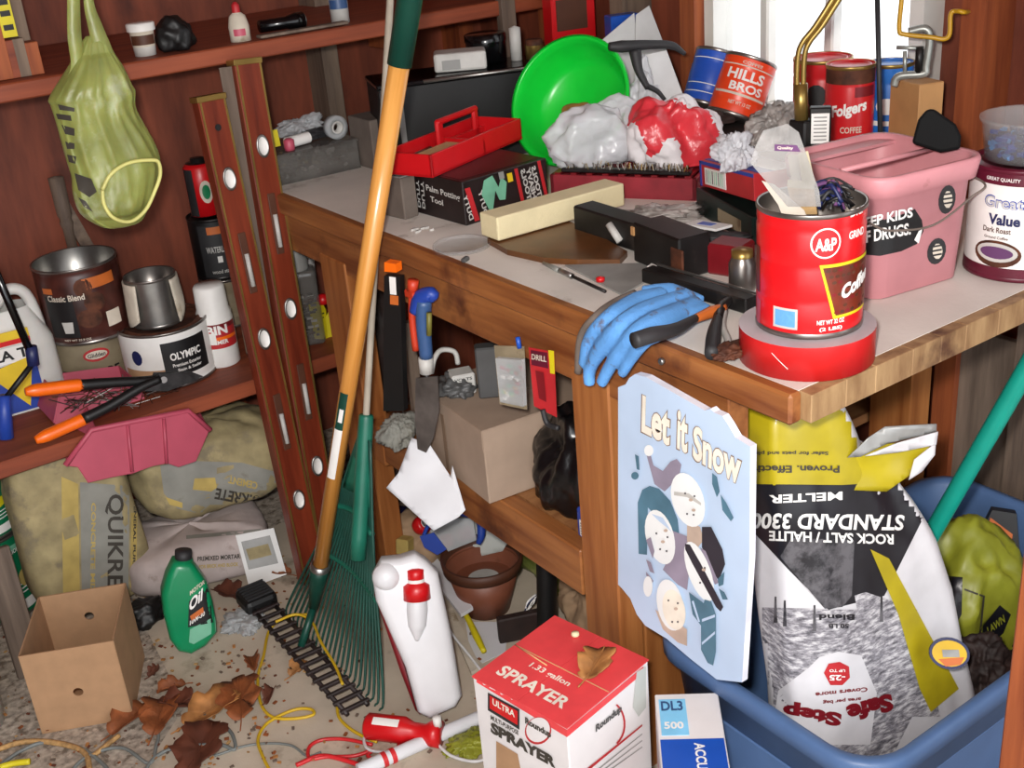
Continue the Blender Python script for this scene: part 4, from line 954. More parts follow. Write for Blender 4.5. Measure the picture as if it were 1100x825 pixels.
MB().box((0, 0, .006), (.02, .016, .012), 'white', bev=.002).top('white_peg', 'small white peg at the corner of the square black tool', 'peg', Matrix.Translation(P(702, 292, z=ZB)) @ RZ(.4))
mb = blob_mesh(.075, .035, .014, 'charcoal', 31, .45, 2.6); mb.top('dark_strap', 'dark crumpled strap lying behind the square black tool', 'strap', Matrix.Translation(P(752, 257, z=ZB + .03)) @ RZ(-.9))
mb = bag_mesh(.09, .05, .02, 'film_grey', 33, .45); mb.top('plastic_bag', 'flattened greyish film between the foam block and the dark green box', 'plastic bag', Matrix.Translation(P(705, 232, z=ZB + .012)) @ RZ(-.5))
MB().prism([(0, 0), (.06, -.01), (.075, .02), (.01, .03)], .004, 'paper').prism([(.02, .006), (.045, .004), (.05, .016), (.024, .02)], .0006, 'blue', z0=.0042).top('sticker_sheet', 'white scrap with a blue oval beside the dark strap', 'paper scrap', Matrix.Translation(P(735, 243, z=ZB + .045)) @ RZ(-1.2))
# dark red thing and bottle behind the bar
MB().box((0, 0, .025), (.05, .06, .05), 'darkred', bev=.004).top('dark_red_box', 'small dark red box behind the black bar', 'box', Matrix.Translation(P(785, 292, z=ZB)) @ RZ(.3))
c = P(803, 322, z=ZB); t = thing('glass_jar', 'small squat glass jar tucked against the red coffee can', 'jar', c + Vector((.02, .03, 0))); MB().lathe([(0, 0), (.018, 0), (.02, .01), (.02, .045), (.015, .055)], 'tin', 18).part('jar_body', t); MB().lathe([(.016, .055), (.016, .065), (0, .066)], 'brass', 18).part('lid', t)

# dark green box with the red, white and blue packet
mat('box_green', '#0f1f1c', .35, var=.3)
M, w = boxframe(P(748, 229, z=ZB), P(808, 264, z=ZB)); t = thing('dark_green_box', 'dark green-black carton under the red, white and blue packet', 'carton', M=M)
MB().box((w / 2, .05, .024), (w, .10, .048), 'box_green', bev=.002).part('carton_body', t); MB().box((w * .62, -.001, .022), (w * .4, .001, .022), 'evermore').part('printed_panel', t)
A = P(764, 206, z=ZB + .051); M3 = Matrix.Translation(M @ Vector((.0, .005, .050))) @ RZ(math.atan2(*(M.to_3x3() @ Vector((1, 0, 0))).yx)) @ RY(-.10)
t = thing('card_packet', 'red, white and blue card packet with a barcode, tilted on the dark green carton', 'packet', M=M3); wp = w * .95; hp = .045
MB().box((wp / 2, .05, hp / 2), (wp, .09, hp), 'red_print', bev=.001).part('packet_body', t); l = MB(); e_ = .0045
l.box((wp / 2, e_, hp - .003), (wp, .001, .006), 'blue_print').box((.003, e_, hp / 2), (.006, .001, hp), 'blue_print').box((wp * .30, e_, hp * .45), (wp * .40, .0012, hp * .66), 'white')
for k in range(9): l.box((wp * (.14 + .038 * k), e_ - .0008, hp * .45), (.0012 + .0008 * (k % 2), .0005, hp * .5), 'mint' if k % 3 else 'black_print')
l.box((wp / 2, .03, hp + .0006), (wp, .03, .0008), 'blue_print').box((wp / 2, .065, hp + .0008), (wp, .05, .0008), 'white'); l.part('printing', t)
mb = bag_mesh(.045, .03, .04, 'film', 41, .45); mb.top('plastic_bag', 'clear wrapper between the red bag and the card packet', 'plastic bag', Matrix.Translation(P(788, 167, x=.42)))

# glove, pliers
mat('glove_blue', '#5b97d6', .8, var=.08, dirt='#5a4c46', dscale=26, dlev=.58, bump=.3, bs=180)
def pz(px, py, z): return P(px, py, z=z + .005)
def pe(px, py, x=-.027): return P(px, py, x=x)
o = pz(700, 330, ZB + .012); b = MB()
palm = [pz(744, 322, ZB + .012), pz(715, 330, ZB + .018), pz(685, 340, ZB + .018), pz(658, 352, ZB + .014), pe(640, 362)]
def tb(pts, rs): b.tube([p - o for p in pts], rs, 'glove_blue', 10, n=6)
tb([pz(712, 320, ZB + .012), pz(684, 328, ZB + .014), pz(655, 344, ZB + .012), pe(634, 364), pe(627, 392)], [.018, .020, .016, .0105, .0085])
tb([pz(740, 322, ZB + .012), pz(704, 335, ZB + .016), pz(672, 350, ZB + .014), pe(648, 372), pe(634, 396), pe(633, 413)], [.018, .022, .016, .010, .0085])
tb([pz(748, 328, ZB + .010), pz(715, 344, ZB + .016), pz(688, 357, ZB + .014), pe(668, 376), pe(654, 396), pe(646, 412)], [.015, .020, .015, .010, .0085])
tb([pz(722, 346, ZB + .010), pz(705, 357, ZB + .012), pz(692, 366, ZB + .010), pe(678, 384), pe(668, 402)], [.013, .014, .011, .0095, .0075])
tb([pz(760, 331, ZB + .009), pz(738, 338, ZB + .012), pz(712, 345, ZB + .012)], [.009, .011, .010])
b.tube([p - o for p in [pz(690, 313, ZB + .010), pz(720, 313, ZB + .012), pz(754, 323, ZB + .010)]], [.009, .013, .008], 'glove_blue', 10)
t = thing('work_glove', 'dirty blue work glove draped over the front edge of the bench', 'glove', o); b.part('glove_body', t, mods=(('remesh', .003), ('smooth', 2)))
# cuff hem
MB().tube([p - o for p in [pz(682, 315, ZB + .006), pz(660, 325, ZB + .005), pz(640, 340, ZB + .004), pe(624, 362, -.016), pe(621, 400, -.014)]], .006, 'grey_card', 8).part('seam', t)
o = pz(775, 345, ZB + .012)
t = thing('pliers', 'pliers with thick black grips lying beside the glove', 'pliers', o)
MB().tube([p - o for p in [pz(681, 366, ZB + .034), pz(700, 360, ZB + .034), pz(725, 354, ZB + .026), pz(747, 342, ZB + .016)]], [.011, .011, .009, .006], 'charcoal', 12).part('grip', t)
MB().tube([p - o for p in [pz(764, 380, ZB + .011), pz(767, 358, ZB + .011), pz(771, 342, ZB + .011)]], [.009, .010, .009, .007], 'charcoal', 12).part('grip', t)
MB().tube([p - o for p in [pz(745, 343, ZB + .016), pz(765, 335, ZB + .014), pz(778, 330, ZB + .012)]], [.006, .009, .006], 'orange_print', 8).part('joint', t)
MB().tube([p - o for p in [pz(771, 343, ZB + .011), pz(774, 330, ZB + .012), pz(790, 318, ZB + .012)]], [.007, .009, .005], 'darksteel', 8).part('jaw', t)
MB().tube([p - pz(782, 350, ZB) for p in [pz(778, 334, ZB + .006), pz(776, 350, ZB + .005), pz(782, 366, ZB + .005), pz(778, 374, ZB + .005)]], .005, 'lightgrey', 8).top('metal_strap', 'pale curved metal strap between the pliers and the red tape roll', 'strap', Matrix.Translation(pz(782, 350, ZB)))
mb = blob_mesh(.03, .02, .01, 'rust', 51, .5, 3); mb.top('rusty_scrap', 'crumpled rusty scrap at the foot of the red tape roll', 'scrap', Matrix.Translation(pz(783, 377, ZB + .008)))
MB().lathe([(0, -.002), (.005, -.002), (.005, .003), (.003, .004), (0, .004)], 'steel', 12, X=RY(-PI / 2)).top('carriage_bolt', 'bright bolt set in the bench front edge below the glove', 'bolt', Matrix.Translation(P(711, 388, x=-.001) ))

# tape roll and red coffee can
c, r, a = upright(794, 936, 411, ZB); ht_ = .046
mat('tape_red', '#c01a1c', .4, var=.1); mat('tape_side', '#b3a9ad', .5, var=.08)
t = thing('tape_roll', 'wide roll of red duct tape under the red coffee can', 'tape roll', c, a)
b = MB(); b.lathe([(r * .6, .001), (r, .001), (r * 1.0, ht_)], 'tape_red', 48); b.lathe([(r, ht_), (r * .56, ht_)], 'tape_side', 48); b.part('tape', t); MB().lathe([(r * .56, .0), (r * .56, ht_), (r * .53, ht_), (r * .53, .0), (r * .56, 0)], 'cardboard', 40).part('core', t)
l = MB(); l.grid(lambda u, v: (r * 1.004 * math.cos(-PI / 2 - .5 + .25 * u), r * 1.004 * math.sin(-PI / 2 - .5 + .25 * u), .034 - .018 * u + .0012 * v), 6, 1, 'white'); l.part('scratch', t)
can_c = Vector(c); can_c.z = ZB + ht_ + .0005
F0 = P(868, 366, z=can_c.z); rc = size(111, F0) / 2 * 1.04; d_ = (F0 - CAM); d_.z = 0; d_.normalize(); can_c = F0 + d_ * rc; rc = size(111, can_c) / 2; hcn = height(can_c, 231, rc)
mat('ap_red', '#cf151b', .28, var=.03); mat('beans', '#6a2410', .4, var=.3)
t = thing('coffee_can', 'big red coffee can lettered A&P full of brushes, standing on the tape roll', 'coffee can', can_c, facing(can_c))
can_body(rc, hcn, 'ap_red', (.04, .30, .58, .86), open_top=True, inner='tin', depth=hcn * .6).part('can_body', t)
l = MB(); q = rc * 1.004; A_ = lambda dx: math.asin(max(-1, min(1, dx / 55.5)))
zz = lambda py: hcn * (366 - py) / 134
az = A_(15); l.cpoly(q, az, zz(262), ellipse(.0185, .019, 28), 'white'); l.cpoly(q * 1.003, az, zz(262), ellipse(.0165, .017, 28), 'ap_red'); l.ctext('A&P', q * 1.007, az, zz(270), .026, .016, 'white', .03)
l.ctext('DRIP', q * 1.004, .95, zz(239), .028, .009, 'white', .03); l.ctext('GRIND', q * 1.004, .95, zz(262), .03, .010, 'white', .03)
def skew(px0, px1): return [((px) * size(1, can_c)) for px in (px0, px1)]
a0 = .78; l.cpoly(q * 1.003, a0, zz(312), [(-.041, .033), (.05, .033), (.05, -.038), (-.022, -.038)], 'card_yellow'); l.cpoly(q * 1.008, a0, zz(312), [(-.037, .029), (.05, .029), (.05, -.034), (-.019, -.034)], 'beans')
rnd = random.Random(6)
for i in range(9):
    for j in range(8):
        x_ = -.034 + i * .008 + (j % 2) * .004; z_ = -.030 + j * .0078
        if x_ > -.034 + (.029 - z_) * .27: l.cpoly(q * 1.011, a0 + x_ / q, zz(312) + z_, ellipse(.0034, .0022, 8), rnd.choice(['brown', 'rust', 'beans', 'darkred']))
l.ctext('Coffee', q * 1.018, a0 + .22, zz(318), .055, .019, 'white', .05, tilt=.3)
l.ctext('NET WT 32 OZ', q * 1.004, .42, zz(349), .036, .006, 'white', .03); l.ctext('(2 LBS)', q * 1.004, .42, zz(357), .030, .006, 'white', .03)
l.cpoly(q * 1.003, A_(-24), zz(344), [(-.0165, -.013), (.0165, -.013), (.0165, .014), (-.0165, .014)], 'lightgrey'); l.cpoly(q * 1.007, A_(-24), zz(344), [(-.0135, -.010), (.0135, -.010), (.0135, .011), (-.0135, .011)], 'glove_blue')
l.cpoly(q * 1.003, -1.25, zz(300), [(-.01, -.03), (.008, -.03), (.008, .03), (-.01, .03)], 'beans'); l.cpoly(q * 1.003, -1.2, zz(345), [(-.008, -.018), (.006, -.018), (.008, .014), (-.006, .016)], 'pink_tray'); l.part('label', t)
# things standing in the can
Mc = Matrix.Translation(can_c) @ RZ(facing(can_c)); 
def vert(pts, zt, zb): pass
Rm = Pln(can_c + Vector((0, 0, hcn)) - d_ * .0, (CAM - can_c).normalized() * 1.0); Rm.n = Vector((-d_.x, -d_.y, .25)).normalized()
o = Rm.hit(850, 150, off=0.012)
t = thing('paintbrush', 'paintbrush with pale handle and tan bristles in a clear printed sleeve, in the red can', 'paintbrush', o)
def Lr(ps, off=0.0): return [Rm.hit(*p, off=off) - o for p in ps]
mat('sleeve_clear', '#8d8a88', .45, alpha=.38, var=.3, scale=25); mat('handle_pale', '#a89c7c', .6); mat('scraper_pale', '#b4aa9c', .6); mat('bristle_tan', '#9a7c52', .9, var=.25, scale=60); mat('sleeve_purple', '#5c3560', .8)
MB().flat(Lr([(857, 165), (868, 162), (876, 198), (862, 199)], .014), 'handle_pale').part('handle', t, mods=(('solid', .006),))
MB().flat(Lr([(845, 197), (874, 199), (878, 230), (852, 230)], .012), 'bristle_tan').part('bristles', t, mods=(('solid', .012),))
MB().flat(Lr([(846, 193), (874, 195), (875, 203), (846, 201)], .015), 'handle_pale').part('ferrule', t, mods=(('solid', .014),))
l = MB(); l.flat(Lr([(820, 140), (846, 133), (858, 142), (880, 205), (882, 222), (846, 222), (806, 175), (812, 156)], .026), 'sleeve_clear'); l.part('clear_sleeve', t, mods=(('solid', .001),))
l = MB(); l.flat(Lr([(832, 155), (856, 156), (860, 163), (832, 162)], .028), 'sleeve_purple'); l.flat(Lr([(846, 166), (858, 166), (860, 196), (850, 196)], .004), 'evermore'); l.text('Quality', Rm.hit(835, 161, off=.0286) - o, Rm.hit(852, 161.5, off=.0286) - Rm.hit(835, 161, off=.0286), Rm.hit(835, 157, off=.0286) - Rm.hit(835, 161, off=.0286), 'cream_print'); l.part('label', t)
o = Rm.hit(840, 210); t = thing('scraper', 'white plastic scraper leaning in the red can in front of the paintbrush', 'scraper', o)
MB().flat([Rm.hit(*p, off=.022) - o for p in [(818, 194), (832, 198), (864, 226), (868, 236), (842, 236), (836, 220)]], 'scraper_pale').part('blade', t, mods=(('solid', .003),))
o = Rm.hit(895, 210); t = thing('wire_bundle', 'bundle of black and violet wires stuffed in the right side of the red can', 'wires', o); rnd = random.Random(11); b = MB()
for k in range(26):
    a_, b_ = (rnd.uniform(874, 900), rnd.uniform(196, 226)), (rnd.uniform(895, 918), rnd.uniform(200, 228)); m_ = ((a_[0] + b_[0]) / 2, min(a_[1], b_[1]) - rnd.uniform(0, 8))
    b.tube([Rm.hit(*p, off=rnd.uniform(-.01, .02)) - o for p in (a_, m_, b_)], rnd.choice([.0016, .0026]), rnd.choice(['black', 'charcoal', 'navy', 'darkgrey', 'sleeve_purple']), 6, n=4)
b.part('wires', t)
c2 = can_c + Mc.to_3x3() @ Vector((-.032, -.005, 0)); MB().lathe([(0, 0), (.026, 0), (.027, .004), (.026, .052), (0, .052)], 'darkgrey', 24).top('grey_cup', 'dull grey cup edge inside the left of the red coffee can', 'cup', Matrix.Translation(c2 + Vector((0, 0, hcn * .42))) @ RY(.35))

# pink pail
mat('pail_pink', '#cc8a90', .5, var=.05, dirt='#a86a6a', dlev=.66, dscale=12)
Fp = P(947, 327, z=ZB); Rp = P(1032, 303, z=ZB); e = Rp - Fp; wb = e.length + .022; ang = math.atan2(e.y, e.x) + .03
Zp = height(Fp, 188)    # front corner height
def rr_(hw, hd, rad, n=6):   # rounded rectangle outline, from front-left corner round
    out = []
    for cx, cy, a0 in ((-hw + rad, -hd + rad, PI), (hw - rad, -hd + rad, -PI / 2), (hw - rad, hd - rad, 0), (-hw + rad, hd - rad, PI / 2)):
        for k in range(n + 1): a = a0 + PI / 2 * k / n; out.append((cx + rad * math.cos(a), cy + rad * math.sin(a)))
    return out
Mp = Matrix.Translation(Fp) @ RZ(ang) @ TR(wb / 2 - .012, .092, 0)
t = thing('plastic_pail', 'square pink plastic pail with stickers, lettered KEEP KIDS OFF DRUGS', 'pail', M=Mp)
def shell(levels, m, closed_bottom=True):
    b = MB(); vs = []; fs = []
    for (hw, hd, rad, z) in levels: vs += [(x, y, z) for x, y in rr_(hw, hd, rad)]
    n = 28
    for i in range(len(levels) - 1):
        for k in range(n): fs.append((i * n + k, i * n + (k + 1) % n, (i + 1) * n + (k + 1) % n, (i + 1) * n + k))
    b.add(vs, fs, m, True)
    return b, n
hw = wb / 2; hd = .088; H_ = Zp
lv = [(hw - .012, hd - .012, .02, 0), (hw, hd, .026, .006), (hw + .008, hd + .008, .03, H_ * .83), (hw + .016, hd + .016, .034, H_ * .835), (hw + .020, hd + .020, .036, H_ * .97), (hw + .018, hd + .018, .036, H_), (hw + .012, hd + .012, .034, H_ * .995), (hw + .008, hd + .008, .032, H_ * .9), (hw - .003, hd - .003, .026, .02)]
b, n = shell(lv, 'pail_pink'); b.add([(x, y, .02) for x, y in rr_(hw - .003, hd - .003, .026)], [tuple(range(28))], 'pail_pink'); b.part('pail_body', t)
pb = b.bvh()
b = MB(); b.prism([(x, y) for x, y in rr_(hw + .010, hd + .010, .03) if y > -.02], .005, 'pail_pink', z0=H_ * .93); b.tube([(-hw - .01, -.024, H_ * .985), (hw + .01, -.024, H_ * .985)], .004, 'pail_pink', 8); b.part('lid', t)
MB().tube([(-hw - .02, -.02, H_ * .80), (-hw - .016, -hd - .012, H_ * .66), (-hw * .8, -hd - .022, H_ * .60), (0, -hd - .022, H_ * .57), (hw * .8, -hd - .02, H_ * .70), (hw + .016, -hd - .012, H_ * .77), (hw + .02, -.02, H_ * .82)], .0016, 'grey_card', 6, n=10).part('bail_handle', t)
l = MB(); Mi = Mp.inverted(); dirn = (Mi.to_3x3() @ (P(950, 250, x=.3) - CAM)).normalized()
pl0 = Pln(Mp @ Vector((-hw, -hd, .1)), (CAM - Fp)); pl0.n = -(Mp.to_3x3() @ dirn)
def pj(px, py): return Mi @ pl0.hit(px, py)
def pail_poly(pts, m, off=.001):
    o_ = pj(*pts[0]); ex = (pj(pts[0][0] + 10, pts[0][1]) - o_).normalized(); ey = (pj(pts[0][0], pts[0][1] - 10) - o_).normalized(); s1 = (pj(pts[0][0] + 10, pts[0][1]) - o_).length / 10; s2 = (pj(pts[0][0], pts[0][1] - 10) - o_).length / 10
    project_poly(l, pb, [((p[0] - pts[0][0]) * s1, -(p[1] - pts[0][1]) * s2) for p in pts], o_, ex, ey, m, dirn, off, 14)
def pail_text(st, p0, p1, hpx, m, off=.002):
    o_ = pj(*p0); e_ = pj(*p1) - o_; u_ = pj(p0[0], p0[1] - hpx) - o_; project_text(l, pb, st, e_.length, u_.length, o_, e_, u_, m, dirn, off, .03, .006)
pail_poly([(905, 228), (925, 234), (950, 236), (975, 228), (982, 224), (990, 236), (992, 248), (985, 262), (968, 270), (945, 275), (918, 273), (905, 268)], 'black_print')
pail_text('KEEP KIDS', (920, 247), (981, 233), 11, 'white'); pail_text('OFF DRUGS.', (915, 264), (979, 252), 13, 'white')
pail_poly([(983, 258), (988, 248), (992, 246), (988, 262)], 'white', .003)
for (x_, y_, a_, b_) in ((1020, 213, 10, 16), (1009, 271, 11, 15)):
    pail_poly([(x_ + a_ * math.cos(k * PI / 8) + 2 * math.sin(k * PI / 8), y_ - b_ * math.sin(k * PI / 8)) for k in range(16)], 'charcoal'); pail_poly([(x_ + 1 + a_ * .55 * math.cos(k * PI / 5), y_ - b_ * .6 * math.sin(k * PI / 5)) for k in range(10)], 'cream_print', .002)
    for dy in (-5, 0, 5): pail_poly([(x_ - 6, y_ + dy - 1), (x_ + 6, y_ + dy - 3), (x_ + 6, y_ + dy - 1), (x_ - 6, y_ + dy + 1)], 'charcoal', .003)
l.part('stickers', t)
mat('nozzle_black', '#060607', .7); MATS['nozzle_black'].node_tree.nodes['Principled BSDF'].inputs['Specular IOR Level'].default_value = .15
c = Mp @ Vector((hw * .55, -.03, H_ + .004)); F_ = Pln(c, (CAM - c)); o = F_.hit(1004, 160)
b = MB(); fr = [F_.hit(*p, off=.02) - o for p in [(979, 154), (986, 128), (995, 117), (1003, 116), (1027, 133), (1033, 146), (1032, 160), (1010, 164)]]; bkk = [p * .8 + (F_.n * -.05) for p in fr]; n = len(fr)
b.add(fr + bkk, [tuple(range(n))[::-1], tuple(range(n, 2 * n))] + [(i, (i + 1) % n, (i + 1) % n + n, i + n) for i in range(n)], 'nozzle_black'); b.top('plastic_nozzle', 'glossy black plastic nozzle cup on the rim of the pink pail', 'nozzle', Matrix.Translation(o), mods=(('bevel', .004),))
# Great Value can and clear tub
cg = P(1036, 296, z=ZB); cF = P(1092, 305, z=ZB); rg = .078; d2 = (cF - CAM); d2.z = 0; d2.normalize(); cen = cF + d2 * rg; hg = height(cen, 184, rg)
t = thing('coffee_can', 'white and maroon coffee can lettered Great Value at the right end of the bench', 'coffee can', cen, facing(cen)); mat('maroon', '#5b1027', .4)
can_body(rg, hg, 'white', (), rim='maroon').part('can_body', t); l = MB(); q = rg * 1.005
l.cpatch(q, -1.5, 1.5, .002, hg * .13, 'maroon', 20); l.cpatch(q, -1.5, 1.5, hg * .86, hg * .97, 'maroon', 20); l.ctext('GREAT QUALITY', q * 1.005, -.42, hg * .89, .05, .006, 'white')
sx = size(1, cen); l.ctext('Great', q * 1.005, -.37, hg * .66, .058, .018, 'blue_print', .04); l.ctext('Great', q * 1.008, -.37, hg * .663, .055, .016, 'lightgrey', .01); l.ctext('Value', q * 1.005, -.33, hg * .51, .046, .016, 'navy', .04); l.ctext('Dark Roast', q * 1.005, -.45, hg * .44, .042, .008, 'brown', .02); l.ctext('Ground Coffee', q * 1.005, -.45, hg * .385, .036, .004, 'brown')
l.cpoly(q * 1.003, -.42, hg * .25, ellipse(.036, .020, 24), 'rust'); l.cpoly(q * 1.007, -.42, hg * .262, ellipse(.031, .014, 24), 'lightgrey'); l.cpoly(q * 1.011, -.42, hg * .262, ellipse(.025, .009, 20), 'sleeve_purple'); l.part('label', t)
ct = cen + Vector((.0, .0, hg + .001)); rt = .072; htb = height(ct, 136, rt); t = thing('clear_tub', 'clear plastic tub of blue hardware standing on the Great Value can', 'tub', ct, facing(ct))
MB().lathe([(0, .001), (rt * .85, .001), (rt * .95, htb * .9), (rt, htb * .92), (rt, htb), (rt * .96, htb), (rt * .92, htb * .9), (rt * .82, .004), (0, .004)], 'clear', 36).part('tub_body', t)
b = MB(); rnd = random.Random(10)
for k in range(120):
    a_ = rnd.uniform(0, 2 * PI); r_ = rt * .75 * math.sqrt(rnd.random()); b.box((0, 0, 0), (.016, .006, .006), rnd.choice(['blue_print', 'navy', 'glove_blue']), X=TR(r_ * math.cos(a_), r_ * math.sin(a_), rnd.uniform(.008, htb * .55)) @ RZ(rnd.uniform(0, 6)) @ RX(rnd.uniform(0, 3)))
b.part('contents', t)['kind'] = 'stuff'
# ================================================================ UNDER THE LOW SHELF
mat('sack_yellow', '#9a8c66', .8, var=.22, scale=20, dirt='#7a6f58', dscale=12, dlev=.56, bump=.3, bs=60)
mat('sack_gold', '#b39c58', .8, var=.15); mat('sack_grey', '#87867e', .8, var=.10, dirt='#6f6a5c', dlev=.6); mat('sack_pale', '#b5a8a4', .85, var=.10, dirt='#8c7d74', dlev=.58, bump=.2)
mat('ink_dark', '#3c3730', .7)
def world_mesh(mb, M): 
    mb.v = [M @ v for v in mb.v]; return mb
def local_thing(name, label, cat, mb, M, part='sack_body', group=None):
    """body mesh given in local space, bvh in world space for the printing"""
    t = thing(name, label, cat, M=M); o = mb.part(part, t); w_ = MB(); w_.v = [M @ v for v in mb.v]; w_.f = mb.f
    return t, w_.bvh(), M.inverted()
def rotfix(X): return X
# standing cement sack
c = P(100, 655, z=0); c = Vector((P(99, 600, y=1.55).x, 1.595, 0)); hs = min(height(c, 486, .06), .412)
M = Matrix.Translation(c) @ RZ(facing(c) + .12) @ RY(-.01)
mb = sack_mesh(.262, .125, hs, 'sack_yellow', ex=.5, seed=2.0, amp=.012, zex=.42)
t, bv, X = local_thing('cement_sack', 'upright yellow and grey cement sack lettered QUIKRETE behind the open cardboard box', 'sack', mb, M)
l = MB()
px_decal(l, bv, [(66, 512), (84, 520), (86, 650), (68, 650)], 'sack_gold', X=X); px_decal(l, bv, [(86, 518), (139, 522), (138, 650), (88, 650)], 'sack_grey', X=X)
px_decal(l, bv, [(141, 524), (148, 526), (146, 640), (140, 640)], 'sack_gold', X=X)
px_text(l, bv, 'QUIKRETE', (113, 531), (112, 662), (20, 0), 'ink_dark', X=X, bold=.02); px_text(l, bv, 'CONCRETE MIX', (98, 540), (97, 640), (5, 0), 'sack_gold', X=X, off=.002)
px_text(l, bv, 'GENERAL PURPOSE', (144, 535), (142, 630), (3, 0), 'ink_dark', X=X, off=.002); l.part('printing', t)
# pale sack lying at the bottom
c = P(225, 640, z=0); M = Matrix.Translation(Vector((c.x + .03, c.y + .13, 0))) @ RZ(-.18)
mb = sack_mesh(.33, .24, .125, 'sack_pale', ex=.4, seed=5, amp=.010, zex=.5)
t, bv, X = local_thing('cement_sack', 'pale pinkish sack lying flat on the floor under the yellow sack', 'sack', mb, M); l = MB()
px_text(l, bv, 'PREMIXED MORTAR', (212, 603), (258, 600), (0, -5), 'ink_dark', X=X); px_text(l, bv, 'FOR BRICK AND BLOCK', (214, 611), (256, 608), (0, -4), 'sack_gold', X=X); px_decal(l, bv, [(200, 575), (280, 568), (280, 572), (200, 579)], 'sack_grey', X=X)
l.part('printing', t)
# yellow-grey sack lying on top
c = P(232, 560, z=.125); M = Matrix.Translation(Vector((c.x + .045, c.y + .085, .122))) @ RZ(-.28) @ RX(-.10)
mb = sack_mesh(.37, .24, .225, 'sack_yellow', ex=.55, seed=9, amp=.014, zex=.65)
t, bv, X = local_thing('cement_sack', 'bulging yellow and grey cement sack lying on the pale one, lettering upside down', 'sack', mb, M); l = MB()
px_decal(l, bv, [(172, 500), (200, 495), (260, 497), (300, 508), (304, 552), (270, 558), (230, 556), (190, 546), (176, 530)], 'sack_grey', X=X)
px_decal(l, bv, [(209, 514), (231, 513), (233, 524), (227, 528), (207, 526)], 'sack_gold', X=X, off=.002)
px_text(l, bv, 'QUIKRETE', (291, 533), (233, 522), (-3, 14), 'ink_dark', X=X, off=.002); px_text(l, bv, 'CEMENT', (277, 518), (246, 511), (-1, 8), 'sack_gold', X=X, off=.002); px_decal(l, bv, [(178, 534), (196, 540), (196, 546), (182, 542)], 'sack_gold', X=X, off=.002); px_decal(l, bv, [(226, 547), (258, 551), (258, 557), (228, 553)], 'sack_gold', X=X, off=.002); px_text(l, bv, 'MIX', (285, 560), (258, 553), (-1, 8), 'ink_dark', X=X, off=.002)
l.part('printing', t)
# green cans at far left
mat('can_green', '#0d6a45', .4, var=.1); xg = P(-2, 640, z=0)
cg_ = Vector((P(3, 640, y=1.72).x, 1.74, 0)); rg_ = size(78, cg_) / 2; z1 = P(10, 577, y=1.66).z
for z0, z1_, lb in ((0, z1, 'lower green paint can under the low shelf at the left edge'), (z1 + .001, P(10, 500, y=1.66).z, 'upper green paint can with yellow band, stacked at the left edge')):
    c = Vector((cg_.x, cg_.y, z0)); t = thing('paint_can', lb, 'paint can', c, facing(c)); h = z1_ - z0; can_body(rg_, h, 'can_green', (), rim='tin').part('can_body', t); l = MB(); q = rg_ * 1.005
    l.cpatch(q, -1.3, 1.4, h * .08, h * .2, 'white', 16); l.cpatch(q, -1.3, 1.4, h * .82, h * .88, 'mint', 16)
    if z0 > 0: l.cpoly(q * 1.004, .35, h * .52, ellipse(.05, .014, 16), 'card_yellow')
    else: l.cpoly(q * 1.004, .75, h * .45, ellipse(.018, .022, 16), 'sack_gold'); l.ctext('INTERIOR', q * 1.004, .5, h * .78, .05, .010, 'white')
    for k in range(3): l.cpatch(q * 1.002, -.2, .9, h * (.28 + .05 * k), h * (.295 + .05 * k), 'white', 8)
    l.part('label', t)
A = P(-6, 590, y=1.50); Bq = P(34, 724, z=.002)
MB().box((0, 0, (A - Bq).length / 2), (.055, .02, (A - Bq).length), 'old_board', bev=.002).top('wooden_board', 'dark grubby board leaning at the left edge in front of the green cans', 'board', Matrix.Translation(Bq) @ (A - Bq).to_track_quat('Z', 'Y').to_matrix().to_4x4() @ RZ(.2))
# open cardboard box
F0 = P(46, 788, z=0.001); F1 = P(143, 771, z=0.001); M, w = boxframe(F0, F1); hb = height(F0, 705); db = .20
def wall_hole(b, w, h, cx, cz, r, y, m, X=None):
    K = 24; vs = []; fs = []
    for k in range(K):
        a = 2 * PI * k / K; dx, dz = math.cos(a), math.sin(a); vs.append((cx + r * dx, y, cz + r * dz))
    for k in range(K):
        a = 2 * PI * k / K; dx, dz = math.cos(a), math.sin(a); tt = min(((w - cx) / dx if dx > 1e-6 else (-cx / dx if dx < -1e-6 else 9)), ((h - cz) / dz if dz > 1e-6 else (-cz / dz if dz < -1e-6 else 9))); vs.append((cx + dx * tt, y, cz + dz * tt))
    cor = [(w, 0), (w, h), (0, h), (0, 0)]
    for k in range(K): fs.append((k, (k + 1) % K, (k + 1) % K + K, k + K))
    for (x_, z_) in cor:
        a = math.atan2(z_ - cz, x_ - cx) % (2 * PI); k = int(a / (2 * PI) * K); vs.append((x_, y, z_)); fs.append((k + K, (k + 1) % K + K, len(vs) - 1))
    b.add(vs, fs, m, False, X)
t = thing('cardboard_box', 'small open cardboard box with round holes, standing in front of the cement sack', 'box', M=M)
sld = (('solid', .003),)
b = MB(); wall_hole(b, w, hb, w * .5, hb * .45, .0095, 0, 'cardboard'); b.part('front_panel', t, mods=sld)
b = MB(); wall_hole(b, w, hb, w * .5, hb * .66, .0095, db, 'cardboard'); b.part('back_panel', t, mods=sld)
for x_ in (0, w): MB().flat([(x_, 0, 0), (x_, db, 0), (x_, db, hb), (x_, 0, hb)], 'cardboard').part('side_panel', t, mods=sld)
MB().flat([(0, 0, .002), (w, 0, .002), (w, db, .002), (0, db, .002)], 'cardboard').part('bottom_panel', t, mods=sld)

